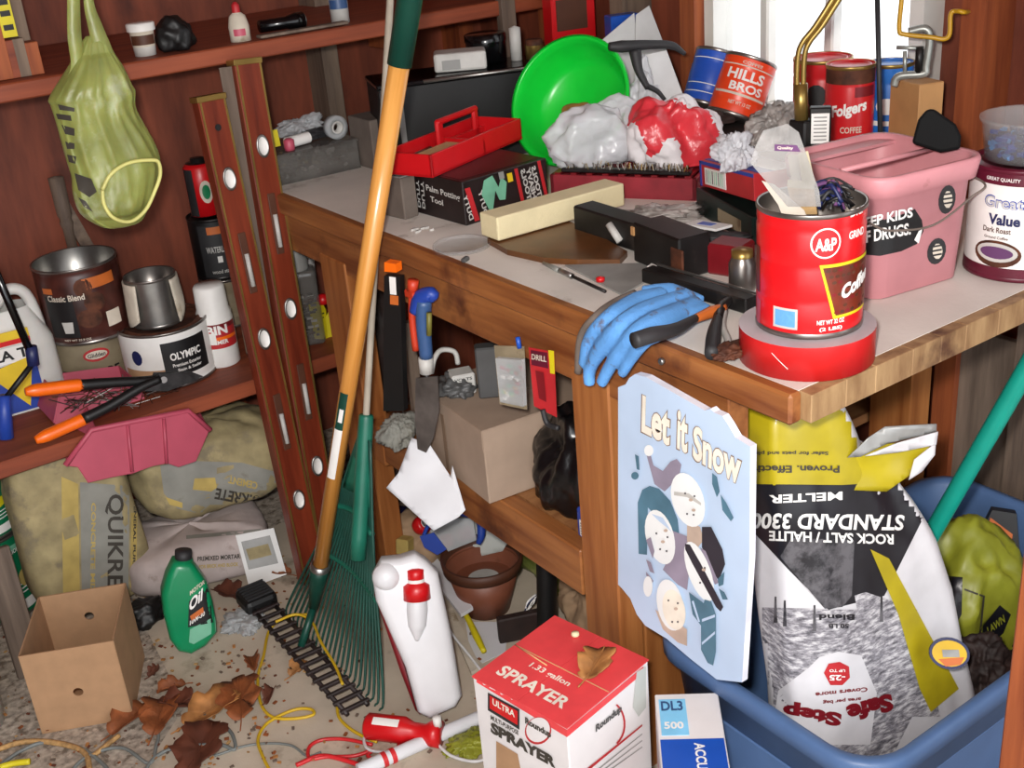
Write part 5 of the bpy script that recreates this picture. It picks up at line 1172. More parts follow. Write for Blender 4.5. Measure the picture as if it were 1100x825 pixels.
# generic plastic bottle from an outline on a plane facing the viewer
def silhouette(pl, pts, depth, o, m, bev=.012):
    b = bmesh.new(); fr = [b.verts.new(pl.hit(*p, off=depth / 2) - o) for p in pts]; bk = [b.verts.new(pl.hit(*p, off=depth / 2) - pl.n * depth - o) for p in pts]
    n = len(pts); b.faces.new(fr); b.faces.new(bk[::-1])
    for i in range(n): b.faces.new((fr[i], fr[(i + 1) % n], bk[(i + 1) % n], bk[i]))
    bmesh.ops.recalc_face_normals(b, faces=b.faces[:])
    ed = [e for e in b.edges if (e.verts[0] in fr) == (e.verts[1] in fr)]
    bmesh.ops.bevel(b, geom=ed, offset=bev, segments=4, affect='EDGES', profile=.5); mb = MB(); mb.bm(b, m, True); return mb
mat('oil_green', '#0a8152', .3, var=.05)
o = P(205, 706, z=0.001); pl = Pln(o + Vector((0, .03, 0)), (CAM.x - o.x, CAM.y - o.y, .35)); pl = Pln(P(205, 702, z=.016) + Vector((.02, .03, .0)), (CAM.x - o.x, CAM.y - o.y, .3))
t = thing('oil_bottle', 'bright green plastic motor oil bottle standing on the slab', 'bottle', o)
mb = silhouette(pl, [(187, 606), (206, 606), (214, 615), (223, 628), (229, 648), (233, 668), (234, 681), (222, 696), (206, 705), (192, 702), (183, 690), (176, 662), (174, 640), (179, 622)], .062, o, 'oil_green', .016); mb.part('bottle_body', t)
w_ = MB(); w_.v = [v + o for v in mb.v]; w_.f = mb.f; bv = w_.bvh()
MB().tube([pl.hit(197, 608) - o, pl.hit(197, 600) - o], .019, 'oil_green', 18).part('neck', t); MB().tube([pl.hit(197, 603) - o, pl.hit(197, 591) - o], .0175, 'charcoal', 18).part('cap', t)
l = MB(); X_ = None
def bt_d(pts, m, off=.001): px_decal(l, bv, pts, m, origin=o, off=off, step=6)
bt_d([(203, 646), (222, 631), (228, 642), (232, 668), (202, 674)], 'black_print'); bt_d([(204, 676), (231, 662), (232, 678), (208, 692), (203, 690)], 'mint')
px_text(l, bv, 'Oil', (203, 658), (217, 645), (1, -14), 'white', origin=o, off=.002); px_text(l, bv, 'MOTOR', (204, 640), (220, 627), (0, -5), 'cream_print', origin=o, off=.002); bt_d([(204, 662), (218, 652), (219, 658), (206, 667)], 'orange_print', .002); px_text(l, bv, '10W-30', (204, 672), (220, 661), (0, -5), 'white', origin=o, off=.002); l.part('label', t)
# picture card
o = P(272, 632, z=.002); pl = Pln(o, (-.35, -1, .5)); t = thing('picture_card', 'white card with a small grey photograph, propped against the pale sack', 'card', o)
MB().flat([pl.hit(*p) - o for p in [(253, 575), (294, 567), (308, 617), (268, 632)]], 'paper').part('card', t, mods=(('solid', .002),)); l = MB()
l.flat([pl.hit(*p, off=.0015) - o for p in [(259, 582), (290, 575), (299, 605), (267, 612)]], 'grey'); l.flat([pl.hit(*p, off=.002) - o for p in [(264, 590), (288, 584), (292, 596), (268, 602)]], 'sack_yellow'); l.part('photograph', t)

# ================================================================ UNDER THE BENCH
# brown carton on the lower shelf
mat('burlap', '#a3876a', .85, var=.15, scale=20, bump=.3)
mat('carton_tan', '#9c8775', .8, var=.06, scale=20)
F_ = P(526, 542, z=ZS + .001); Lq = P(466, 481, z=ZS + .001); Rq = P(640, 470, z=ZS + .001)
M, w = boxframe(F_, Rq); M = Matrix.Translation(F_) @ RZ(-.09); dbx = (Lq - F_).length * .92; hbx = height(F_, 464)
t = thing('cardboard_carton', 'closed brown cardboard carton on the lower bench shelf', 'box', M=M)
MB().box((w / 2, dbx / 2, hbx / 2), (w, dbx, hbx), 'carton_tan', bev=.002).part('carton_body', t)
for x0_, x1_ in ((-.002, w / 2 - .001), (w / 2 + .001, w + .002)): MB().box(((x0_ + x1_) / 2, dbx / 2, hbx + .0015), (x1_ - x0_, dbx + .004, .003), 'carton_tan').part('top_flap', t)
for (c_, s_) in (((w / 2, -.0015, hbx * .87), (w + .004, .003, hbx * .28)), ((-.0015, dbx / 2, hbx * .87), (.003, dbx + .002, hbx * .28))): MB().box(c_, s_, 'carton_tan').part('lid_rim', t)
MB().box((-.0034, dbx * .62, hbx * .45), (.0006, .012, hbx * .8), 'cardboard_dark').part('water_stain', t)
zc = ZS + hbx + .004
# things on the carton
mb = blob_mesh(.04, .04, .025, 'darkgrey', 61, .45, 2.5); mb.top('grey_rag', 'grey dirty rag bundle on the back of the brown carton', 'rag', Matrix.Translation(P(490, 414, z=zc + .016)))
c = P(500, 425, z=zc + .002); t = thing('junction_box', 'grey metal junction box with dark lettering on the brown carton', 'electrical box', c, facing(c) + .2); MB().box((0, .02, .021), (.045, .04, .042), 'lightgrey', bev=.003).part('box_body', t); l = MB(); l.text('VOLTS', (-.018, -.0005, .030), (.034, 0, 0), (0, 0, .006), 'black_print').text('60 HZ', (-.018, -.0005, .020), (.03, 0, 0), (0, 0, .005), 'black_print'); l.part('lettering', t)
c = P(528, 428, z=zc + .002); MB().box((0, .015, .05), (.045, .03, .10), 'darkgrey', bev=.003).top('grey_block', 'dark grey block standing on the brown carton behind the hanging packs', 'block', Matrix.Translation(c) @ RZ(facing(c)))
MB().tube([(-.03, 0, .004), (-.02, 0, .03), (0, .005, .04), (.025, 0, .03), (.03, 0, .004)], .005, 'lightgrey', 8).top('pipe_bend', 'curved pale pipe bend on the grey rag', 'pipe', Matrix.Translation(P(478, 398, z=zc + .04)))
# hanging packs on the apron
def hang(px, py, x=-.012): return P(px, py, x=x)
A = hang(547, 370); t = thing('blister_pack', 'clear hanging pack with green and tan bits inside, left of the red card', 'pack', A); PL = Pln((-.012, .6, .7), (-1, -.15, 0))
def pk(*ps, off=0): return [PL.hit(*p, off=off) - A for p in ps]
MB().flat(pk((531, 371), (563, 372), (566, 440), (537, 434)), 'evermore').part('backing_card', t, mods=(('solid', .0015),)); MB().flat(pk((534, 384), (562, 386), (564, 436), (539, 431), off=.008), 'clear2').part('blister', t, mods=(('solid', .008),))
b = MB(); rnd = random.Random(21)
for k in range(26): p = PL.hit(rnd.uniform(540, 560), rnd.uniform(392, 430), off=.003) - A; b.box(p, (.005, .008, .005), rnd.choice(['mint', 'card_yellow', 'sand_tan', 'white', 'pink_tray', 'brass']))
b.part('contents', t)['kind'] = 'stuff'
A = hang(582, 376); t = thing('carded_tool', 'red and yellow carded pack hanging from the bench apron', 'pack', A)
MB().flat(pk((568, 373), (595, 378), (598, 448), (574, 436)), 'red_print').part('backing_card', t, mods=(('solid', .0015),)); l = MB(); l.flat(pk((589, 376), (595, 377), (596, 402), (591, 401), off=.0012), 'card_yellow'); l.flat(pk((570, 376), (588, 379), (589, 396), (571, 392), off=.0012), 'maroon'); l.flat(pk((575, 398), (584, 400), (587, 432), (579, 428), off=.003), 'darkred')
p0 = PL.hit(571, 386, off=.0016) - A; l.text('DRILL', p0, PL.hit(587, 389, off=.0016) - PL.hit(571, 386, off=.0016), PL.hit(571, 380, off=.0016) - PL.hit(571, 386, off=.0016), 'cream_print'); l.part('printing', t)
MB().tube(pk((583, 440), (588, 455), (600, 460), off=.004), .0045, 'charcoal', 8).part('hook', t)
MB().tube([hang(556, 362) - A, hang(558, 374) - A], .004, 'blue', 8).part('hang_tab', t)
# trowel, pouch, red tool
A = hang(457, 316, -.03); PL = Pln((-.03, .85, .7), (-1, -.45, 0))
t = thing('garden_trowel', 'steel trowel with blue and olive grip hanging handle-up from the bench apron', 'trowel', A)
MB().tube(pk((447, 335), (452, 320), (464, 316), (462, 322)), [.013, .015, .013, .008], 'blue_print', 12).part('grip_head', t)
mat('blue_grey', '#33507c', .4, var=.1); mat('olive', '#6f6a2c', .5)
MB().tube(pk((455, 322), (455, 350), (458, 384)), [.015, .014, .012], 'blue_grey', 12).part('grip', t); MB().tube(pk((461, 336), (461, 360), off=.013), .005, 'olive', 8).part('grip_inlay', t); MB().tube(pk((457, 384), (458, 400)), [.0135, .013], 'lightgrey', 12).part('ferrule', t)
MB().tube(pk((458, 398), (459, 415), off=-.004), .005, 'darksteel', 8).part('shank', t)
mat('blade_dirty', '#6b6460', .45, .5, var=.3)
MB().flat(pk((447, 406), (470, 404), (472, 440), (466, 470), (458, 486), (449, 482), (446, 450)), 'blade_dirty').part('blade', t, mods=(('solid', .003),))
A = hang(422, 285, -.02); t = thing('knife_sheath', 'black sheath with orange top and white tag hanging at the far end of the apron', 'sheath', A)
MB().flat(pk((415, 295), (432, 296), (436, 440), (414, 440)), 'black').part('sheath', t, mods=(('solid', .014),)); MB().flat(pk((416, 280), (428, 282), (429, 291), (416, 290), off=.004), 'orange').part('handle', t, mods=(('solid', .018),)); l = MB(); l.flat(pk((418, 297), (425, 298), (426, 317), (419, 316), off=.009), 'white'); l.flat(pk((419, 317), (428, 318), (428, 328), (419, 327), off=.009), 'orange_print'); l.part('tag', t)
A = hang(443, 302, -.015); t = thing('plastic_clamp', 'slim orange-red plastic clamp hanging behind the blue-gripped trowel', 'clamp', A); mat('clamp_red', '#c0391f', .45)
MB().tube(pk((444, 301), (443, 312)), .010, 'clamp_red', 10).part('head', t); MB().tube(pk((443, 308), (443, 340), (447, 376)), .007, 'clamp_red', 10).part('arm', t); MB().box(PL.hit(442, 316) - A, (.012, .03, .014), 'clamp_red', bev=.002).part('jaw', t)
mb = blob_mesh(.03, .05, .19, 'brown_dark', 71, .3, 2.0, flat=False); mb.top('dark_cloth', 'dark cloth hanging beside the rear bench leg', 'cloth', Matrix.Translation(P(409, 370, x=.15)))
A = P(437, 440, x=-.0); MB().box((0, 0, 0), (.022, .014, .30), 'old_board').top('wooden_lath', 'short grey lath hanging behind the black sheath', 'lath', Matrix.Translation(P(446, 420, x=.06)))
mb = bag_mesh(.045, .04, .045, 'sack_grey', 73, .4); mb.top('cement_dust_bag', 'small grey crumpled paper bag by the rear bench leg', 'paper bag', Matrix.Translation(P(428, 464, z=ZS + .026)))
# paper sheets
PW = Pln(P(455, 500, x=-.045), (-.8, -.5, .45)); o = PW.hit(455, 500)
def curled(pl, pts, o, m, amp=.012):
    b = bmesh.new(); b.faces.new([b.verts.new((p[0], p[1], 0)) for p in pts])
    for ax in (0, 1):
        a = min(p[ax] for p in pts); e = max(p[ax] for p in pts); n = int((e - a) / 7)
        for i in range(1, n + 1):
            co = [0, 0, 0]; no = [0, 0, 0]; co[ax] = a + (e - a) * i / (n + 1); no[ax] = 1
            bmesh.ops.bisect_plane(b, geom=b.verts[:] + b.edges[:] + b.faces[:], plane_co=co, plane_no=no)
    b.verts.index_update(); q = [pl.hit(v.co.x, v.co.y, off=amp * noise.noise(Vector((v.co.x / 40, v.co.y / 40, 3)))) - o for v in b.verts]
    mb = MB(); mb.add(q, [tuple(v.index for v in f.verts) for f in b.faces], m, True); b.free(); return mb
mat('paper_white', '#d3d4d8', .7, var=.03)
curled(PW, [(442, 470), (462, 478), (484, 512), (486, 500), (500, 548), (492, 556), (466, 570), (415, 524), (428, 508), (434, 492)], o, 'paper_white').top('paper_sheet', 'large white sheet of paper slumped beside the rear bench leg', 'paper', Matrix.Translation(o), mods=(('solid', .001),))
PW2 = Pln(P(520, 590, z=.10), (-.8, -.6, .3)); o = PW2.hit(520, 575); mat('paper_grey', '#b6b9b4', .75, var=.05)
curled(PW2, [(495, 552), (520, 543), (545, 540), (548, 578), (540, 592), (505, 600)], o, 'paper_grey').top('paper_sheet', 'greyish paper sheet tucked below the brown carton', 'paper', Matrix.Translation(o), mods=(('solid', .001),))
# blue-rimmed pack, red and yellow candles, odd bits
PB = Pln(P(485, 594, z=.135), (-.7, -.7, .35)); A = PB.hit(486, 572)
def pb_(*ps, off=0): return [PB.hit(*p, off=off) - A for p in ps]
t = thing('clam_pack', 'clear pack with a curved blue rim and red contents under the white paper', 'pack', A)
MB().tube(pb_((454, 578), (462, 562), (480, 552), (500, 552), (515, 558), (517, 574), (514, 584)), [.004, .005, .006, .007, .010, .009, .006], 'blue_print', 10).part('rim', t); MB().flat(pb_((451, 576), (466, 572), (480, 590), (470, 596), (456, 588), off=.008), 'blue_print').part('flap', t, mods=(('solid', .004),))
MB().flat(pb_((462, 570), (474, 558), (508, 556), (512, 580), (482, 592)), 'clear2').part('window', t, mods=(('solid', .006),)); l = MB(); l.flat(pb_((472, 576), (486, 572), (488, 584), (478, 590), off=-.008), 'red_print'); l.flat(pb_((492, 568), (508, 564), (510, 578), (494, 582), off=-.008), 'pink_tray'); l.flat(pb_((478, 560), (504, 557), (506, 562), (476, 568), off=-.008), 'lightgrey'); l.part('contents', t)
c = P(450, 566, z=.13); MB().lathe([(0, 0), (.019, 0), (.021, .006), (.021, .024), (.017, .028), (0, .027)], 'red', 20).lathe([(0, .0282), (.012, .0282), (.010, .0285)], 'white', 10).top('red_candle', 'round red candle beside the blue-rimmed pack', 'candle', Matrix.Translation(c) @ RZ(.3) @ RX(.9))
c = P(435, 594, z=.085); MB().box((0, 0, .018), (.036, .03, .036), 'sack_gold', bev=.003).top('yellow_block', 'mustard yellow block below the red candle', 'block', Matrix.Translation(c) @ RZ(.6) @ RY(.25))
mb = bag_mesh(.13, .09, .10, 'burlap', 77, .25, freq=2); mb.top('paper_bag', 'tan paper bag lying under the candle and the blue-rimmed pack', 'paper bag', Matrix.Translation((P(470, 596, z=.05).x + .03, P(470, 596, z=.05).y + .06, .056)))
mb = bag_mesh(.07, .10, .03, 'navy', 78, .4); mb.top('cloth_scrap', 'dark blue scrap of cloth behind the red candle', 'cloth', Matrix.Translation(P(438, 562, z=.06)))
# black rubbish bag on the lower shelf
mat('bin_bag', '#0b0b0d', .28, var=.1)
c = P(598, 520, x=.10); mb = bag_mesh(.075, .11, .13, 'bin_bag', 81, .30, pinch=.3, freq=1.5); mb.top('rubbish_bag', 'shiny black rubbish bag squeezed between the brown carton and the front leg', 'rubbish bag', Matrix.Translation((.118, .59, ZS + .073)) @ RZ(.2))
c = P(618, 540, x=.02); t = thing('blue_packet', 'small blue packet with a white label on the edge of the lower shelf', 'packet', (c.x + .01, c.y, ZS + .002), -PI / 2 - .15)
MB().box((0, .02, .028), (.05, .03, .056), 'blue_print', bev=.003).part('packet_body', t); l = MB(); l.box((.004, .004, .022), (.036, .001, .030), 'white')
for k in range(5): l.box((.004, .003, .012 + .005 * k), (.028, .001, .002), 'grey')
l.part('label', t)
# black pipe
A = P(588, 700, z=.002); Bq = P(586, 492, y=.78); t = thing('black_pipe', 'thick black plastic pipe standing upright in front of the carton', 'pipe', A)
MB().cyl((0, 0, 0), Bq - A, size(11.5, Bq), 'black', seg=28).part('pipe', t); MB().cyl(Bq - A - (Bq - A).normalized() * .002, Bq - A + (Bq - A).normalized() * .003, size(12.2, Bq), 'charcoal', seg=28).part('end_collar', t)
# leaf-printed bag, burlap bag, pot
mat('leaf_bag', '#76803c', .5, var=.45, scale=25, dirt='#a99a72', dscale=14, dlev=.55)
mb = blob_mesh(.145, .20, .17, 'leaf_bag', 91, .2, 1.6); mb.top('compost_bag', 'green and tan printed compost bag on the floor behind the black pipe', 'bag', Matrix.Translation((.375, .99, .095)))
mb = bag_mesh(.13, .13, .12, 'burlap', 93, .25, freq=2); mb.top('paper_bag', 'crumpled tan paper bag behind the brown flower pot', 'paper bag', Matrix.Translation((.34, 1.28, .080)))
mb = bag_mesh(.08, .10, .12, 'burlap', 94, .3, freq=2); mb.top('paper_bag', 'tan paper bag slumped on the floor right of the black pipe', 'paper bag', Matrix.Translation((.255, .74, .078)))
mat('pot_brown', '#7a4632', .5, var=.1, dirt='#55301f', dlev=.6)
c, r, a = upright(499, 550, 667, 0.0); h = height(c, 617, r * 1.4); rr = size(43, c)
t = thing('flower_pot', 'brown plastic flower pot with dark rim under the bench', 'flower pot', c, a)
MB().lathe([(0, .001), (r, .001), (rr * .90, h * .80), (rr * .88, h * .80), (rr * .60, .02), (0, .02)], 'pot_brown', 40).part('pot_body', t)
MB().lathe([(rr * .90, h * .78), (rr * .98, h * .80), (rr * 1.02, h), (rr * .95, h), (rr * .9, h * .86)], ['pot_brown', 'brown', 'brown', 'brown'], 40).part('rim', t); MB().lathe([(rr * .78, h * .55), (0, h * .56)], 'pot_brown', 30).part('liner', t); MB().lathe([(rr * .4, h * .57), (0, h * .58)], 'lightgrey', 24).part('saucer', t)
MB().tube([(.01, rr * 1.12, 0), (.012, rr * 1.16, h + .035)], .006, 'black', 8).top('black_peg', 'short black peg poking up behind the flower pot', 'peg', Matrix.Translation(c) @ RZ(a))
c = P(565, 690, z=0.001); MB().box((0, 0, .03), (.09, .02, .06), 'brown_dark', bev=.003).top('dark_brick', 'dark brown slab on edge between the pot and the black pipe', 'slab', Matrix.Translation((c.x + .0, c.y + .02, .001)) @ RZ(-.4))
b = MB(); rnd = random.Random(14); o = P(572, 650, z=.05)
for k in range(7): b.tube([P(563 + rnd.uniform(-4, 6), 662, z=.04) - o, P(570 + rnd.uniform(-6, 8), 648, z=.07) - o, P(577 + rnd.uniform(-3, 3), 638, z=.08) - o], .0016, rnd.choice(['black', 'white', 'navy']), 5, n=4)
b.top('wire_offcuts', 'little tangle of wire offcuts leaning on the black pipe', 'wires', Matrix.Translation(o))
# white plank and sheets under the pot
PF = Pln((0, 0, .03), (0, 0, 1))
def slabpx(name, label, cat, pts, z, th, m):
    q = [P(*p, z=z) for p in pts]; o = q[0]; return MB().prism([(p.x - o.x, p.y - o.y) for p in q], th, m).top(name, label, cat, Matrix.Translation(Vector((o.x, o.y, z - th))))
slabpx('white_board', 'white board lying diagonally behind the red-capped jug', 'board', [(452, 604), (470, 600), (508, 652), (495, 660)], .05, .008, 'paper_white')
slabpx('paper_sheet', 'white paper on the floor in front of the flower pot', 'paper', [(500, 668), (546, 668), (543, 700), (518, 712), (505, 700)], .003, .0015, 'paper_white')
A = P(488, 640, z=.03); MB().tube([P(*p, z=z_) - A for p, z_ in (((484, 640), .04), ((500, 660), .03), ((512, 684), .02), ((520, 700), .012))], [.004, .006, .008, .006], 'card_yellow', 8).top('yellow_strip', 'yellow plastic strip curving beside the red-capped jug', 'strip', Matrix.Translation(A))
slabpx('white_board', 'narrow dirty white offcut beside the jug', 'board', [(476, 655), (486, 652), (516, 716), (506, 722)], .012, .008, 'rag')

# red-capped white jug
o = P(455, 776, z=.001); pl = Pln(P(455, 770, z=.030) + Vector((.015, .02, 0)), (CAM.x - o.x, CAM.y - o.y, .55)); mat('jug_bright', '#d9d9dc', .35, var=.03)
t = thing('spray_jug', 'white moulded plastic jug with a red cap and dark red back, beside the rakes', 'jug', o)
silhouette(Pln(pl.o - pl.n * .03, pl.n), [(402, 640), (412, 628), (445, 700), (452, 770), (446, 764), (430, 722)], .05, o, 'darkred', .008).part('back_shell', t)
mb = silhouette(pl, [(430, 602), (446, 597), (458, 604), (471, 617), (485, 680), (497, 750), (490, 762), (462, 775), (449, 768), (436, 720), (404, 648), (400, 622), (410, 604)], .062, o, 'jug_bright', .018); mb.part('jug_body', t)
b = MB(); b.lathe([(0, .02), (.012, .019), (.022, .010), (.026, 0)], 'jug_bright', 20, X=Matrix.Translation(pl.hit(415, 620, off=.026) - o) @ pl.n.to_track_quat('Z', 'Y').to_matrix().to_4x4()); b.part('shoulder_boss', t)
b = MB(); pp = [pl.hit(448, y_, off=.030) - o for y_ in (640, 655, 672, 688)]; b.tube(pp, [.018, .020, .017, .004], 'jug_bright', 14); b.part('grip_recess', t)
p0 = pl.hit(448, 643, off=.026) - o; p1 = pl.hit(446, 610, off=.026) - o; up = (p1 - p0); Lc = up.length; Q = Matrix.Translation(p0) @ up.to_track_quat('Z', 'Y').to_matrix().to_4x4()
MB().lathe([(0, 0), (.026, .0), (.025, Lc * .45), (.014, Lc * .58), (.013, Lc * .62)], 'red', 20, X=Q).lathe([(.013, Lc * .62), (.016, Lc * .66), (.016, Lc * .95), (.008, Lc), (0, Lc)], 'red', 20, X=Q).lathe([(.0165, Lc * .50), (.0165, Lc * .66)], 'white', 20, X=Q).part('cap', t)

# ================================================================ RAKES
mat('lath_pale', '#a3998a', .7)
wood('rake_wood', '#b8762c', '#dda055', axis=2, rough=.25, grain=40, stretch=20)
def stick(p, q, r0, r1, m, seg=18): return MB().cyl((0, 0, 0), (0, 0, (Vector(q) - Vector(p)).length), r0, m, r1=r1, seg=seg)
def alongM(p, q): p = Vector(p); q = Vector(q); return Matrix.Translation(p) @ (q - p).to_track_quat('Z', 'Y').to_matrix().to_4x4()
# A: garden rake with wooden handle, green grip and black toothed head
B0 = P(337, 652, z=.095); T0 = P(400.5, 250, x=-.055); dA = (T0 - B0).normalized(); T1 = B0 + dA * ((T0 - B0).length + .62)
M = alongM(B0, T1); LA = (T1 - B0).length
def sA(py):
    lo, hi = 0, LA
    for _ in range(30):
        m = (lo + hi) / 2
        if proj(B0 + dA * m)[1] > py: lo = m
        else: hi = m
    return lo
t = thing('garden_rake', 'rake with orange-brown wooden handle, green grip and black toothed head on the floor', 'rake', M=M)
s1, s2 = sA(610), sA(70); b = MB(); b.lathe([(0, s1), (.0155, s1), (.0165, s2 * .6), (.0175, s2), (0, s2)], 'rake_wood', 22); b.part('handle', t)
MB().lathe([(.0, s2), (.0205, s2), (.021, LA - .02), (.016, LA), (0, LA)], 'darkgreen', 22).part('grip', t)
MB().lathe([(0, 0), (.011, 0), (.019, s1 * .8), (.0195, s1 + .004), (.016, s1 + .004)], 'darkgreen', 20).part('ferrule', t); MB().lathe([(.0200, s1 - .004), (.0200, s1 + .010), (.0160, s1 + .010)], 'steel', 20).part('collar', t)
Mi = M.inverted(); l = MB(); Vd = (Mi @ CAM); av = math.atan2(Vd.y, Vd.x) + PI / 2
l.cpatch(.0172, av - .9, av + .1, sA(458), sA(419), 'darkgreen', 6); l.cpatch(.0174, av - .6, av - .1, sA(450), sA(436), 'white', 4); l.cpatch(.0172, av - .9, av + .1, sA(510), sA(458), 'white', 6); l.part('stickers', t)
H0 = P(272, 640, z=.03); H1 = P(384, 762, z=.03); hv = H1 - H0; HL = hv.length; Mh = Matrix.Translation(H0) @ RZ(math.atan2(hv.y, hv.x)); X = Mi @ Mh
mat('rack_dark', '#2a2120', .5, var=.3)
for y_ in (-.022, .022): MB().tube([(.04, y_, .0), (HL, y_, .0)], .005, 'rack_dark', 8, X=X).part('head_rail', t)
for k in range(15): MB().box((.07 + k * (HL - .08) / 14, 0, .002), (.010, .062, .008), 'rack_dark', X=X @ RZ(.25) if 0 else X, bev=.002).part('tooth', t)
MB().box((.02, 0, .004), (.075, .075, .04), 'black', X=X, bev=.012, seg=2).part('head_block', t); b = MB()
for k in range(6): b.box((-.006 + k * .011, 0, .026), (.004, .06, .004), 'charcoal', X=X)
b.part('block_ribs', t); MB().tube([X.inverted() @ Vector((0, 0, 0)) * 0 + X @ Vector((HL * .5, 0, .004)), Vector((0, 0, .004))], .008, 'darkgreen', 10).part('socket', t)
# B: green leaf rake
B1 = P(376, 745, z=.012); T2 = P(404.5, 253, x=-.014); hubp = None; dB = (T2 - B1).normalized(); LB = (T2 - B1).length
def sB(py):
    lo, hi = 0, LB * 1.6
    for _ in range(30):
        m = (lo + hi) / 2
        if proj(B1 + dB * m)[1] > py: lo = m
        else: hi = m
    return lo
hub = B1 + dB * sB(462); top = B1 + dB * (sB(0) + .1)
t = thing('leaf_rake', 'green fan-tined leaf rake with a thin pale handle leaning on the bench', 'rake', hub)
MB().cyl((0, 0, 0), top - hub, .0065, 'lath_pale', seg=14).part('handle', t)
mat('rake_green', '#1a6552', .4, var=.12); mat('tine_green', '#1c4b40', .45, var=.15)
sk = B1 + dB * sB(600); MB().tube([hub - hub + dB * .03, Vector((0, 0, 0)), (sk - hub)], [.012, .015, .016], 'rake_green', 12).part('socket', t)
E0 = P(313, 652, z=.012); E1 = P(413, 752, z=.012); fc = B1 + dB * sB(470)
N_ = 24
for k in range(N_):
    f = k / (N_ - 1); e = E0.lerp(E1, f); m1 = fc.lerp(e, .45) + Vector((.02, .02, .0)) * math.sin(PI * f); tip = e + Vector((-.02, -.012, -.008))
    s0 = fc + (E1 - E0) * (f - .5) * .10
    MB().tube([s0 - hub, m1 - hub, e - hub + Vector((0, 0, .02)), tip - hub], [.003, .0032, .0028, .002], 'tine_green', 6, n=5).part('tine', t)
for fr, th in ((.36, .006), (.62, .005)):
    MB().tube([fc.lerp(E0.lerp(E1, f), fr) + Vector((.016, .016, .0)) * math.sin(PI * f) - hub for f in (0, .25, .5, .75, 1)], th, 'rake_green', 8).part('cross_brace', t)
b = MB(); b.grid(lambda u, v: (fc + (E1 - E0) * (u - .5) * .10).lerp(fc.lerp(E0.lerp(E1, u), .26), v) - hub + Vector((.006, .006, 0)) * math.sin(PI * u), 8, 6, 'rake_green'); b.part('fan_web', t, mods=(('solid', .004),))

# ================================================================ SIGN
SP = Pln((-.034, .2, .6), (-1, 0, 0)); o = SP.hit(735, 600)
mat('sign_blue', '#b6cae3', .6, var=.05, scale=8); mat('sign_edge', '#dfe0ea', .5); mat('sign_cream', '#e6dfd0', .6); mat('sign_white', '#e3e6e6', .6, var=.03); mat('sign_mauve', '#8f8698', .6); mat('sign_teal', '#4c7387', .6, var=.15); mat('sign_black', '#2c2a33', .6); mat('sign_tan', '#bda898', .6); mat('sign_brown', '#7c6250', .6)
ol = [(664, 416), (672, 413), (676, 406), (682, 402), (694, 405), (757, 441), (763, 439), (767, 443), (776, 447), (782, 456), (790, 470), (806, 480), (805, 600), (797, 733), (770, 730), (742, 708), (716, 686), (693, 672), (684, 660), (677, 643), (668, 632), (664, 628)]
t = thing('wooden_sign', 'pale blue wooden sign with snowmen, lettered Let it Snow, fixed on the bench leg', 'sign', o)
b = MB(); fr = [SP.hit(*p) - o for p in ol]; n = len(fr); bk = [p + Vector((.011, 0, 0)) for p in fr]
b.add(fr + bk, [tuple(range(n)), tuple(range(n, 2 * n))[::-1]] + [(i, (i + 1) % n, (i + 1) % n + n, i + n) for i in range(n)], ['sign_blue', 'sign_blue'] + ['sign_edge'] * n); b.part('panel', t)
l = MB(); lay = [0]
def art(pts, m): lay[0] += 1; l.flat([SP.hit(*p, off=.0006 + lay[0] * .00015) - o for p in pts], m)
def el(cx, cy, rx, ry, tilt=0, n=24): return [(cx + rx * math.cos(k * 2 * PI / n) * math.cos(tilt) - ry * math.sin(k * 2 * PI / n) * math.sin(tilt), cy + rx * math.cos(k * 2 * PI / n) * math.sin(tilt) + ry * math.sin(k * 2 * PI / n) * math.cos(tilt)) for k in range(n)]
def stext(st, p0, p1, up, m, bold):
    lay[0] += 1; f = .0006 + lay[0] * .00015; O_ = SP.hit(*p0, off=f); l.text(st, O_ - o, SP.hit(*p1, off=f) - O_, SP.hit(p0[0] + up[0], p0[1] + up[1], off=f) - O_, m, bold)
for st, p0, p1, up in (('Let', (689, 464), (719, 480), (1, -40)), ('it', (727, 482), (738, 488), (1, -42)), ('Snow', (744, 493), (795, 522), (1, -37))):
    stext(st, (p0[0] - 1, p0[1] + 1), (p1[0] + 1, p1[1] + 1), (up[0], up[1] - 2), 'sign_brown', .055); stext(st, p0, p1, up, 'sign_cream', .035)
art([(686, 595), (685, 540), (690, 526), (698, 522), (708, 525), (720, 538), (728, 558), (731, 585), (722, 600), (716, 585), (708, 560), (696, 545), (695, 596)], 'sign_teal')
art([(694, 487), (698, 485), (702, 500), (712, 506), (720, 496), (727, 493), (732, 499), (730, 510), (722, 520), (714, 528), (703, 520)], 'sign_mauve'); art(el(697, 484, 5, 6), 'sign_white')
art([(722, 570), (738, 576), (742, 600), (738, 634), (728, 628), (712, 612), (718, 600)], 'sign_mauve')
art(el(709, 577, 15, 30, -.25), 'sign_white'); art([(700, 552), (712, 556), (722, 572), (718, 568), (708, 560)], 'sign_blue')
art([(738, 560), (752, 566), (756, 580), (748, 590), (738, 582)], 'sign_tan'); art(el(739, 537, 17, 30, -.3), 'sign_white'); art([(724, 528), (740, 530), (753, 540), (753, 543), (738, 534), (724, 532)], 'lightgrey')
art([(754, 566), (764, 566), (776, 590), (779, 606), (772, 624), (764, 610), (754, 588)], 'sign_black'); art([(752, 588), (758, 592), (772, 626), (768, 628)], 'sign_mauve')
art(el(751, 614, 12, 34, -.35), 'sign_white'); art([(736, 584), (741, 585), (752, 604), (777, 652), (774, 657), (769, 652), (744, 606), (736, 590)], 'sign_black')
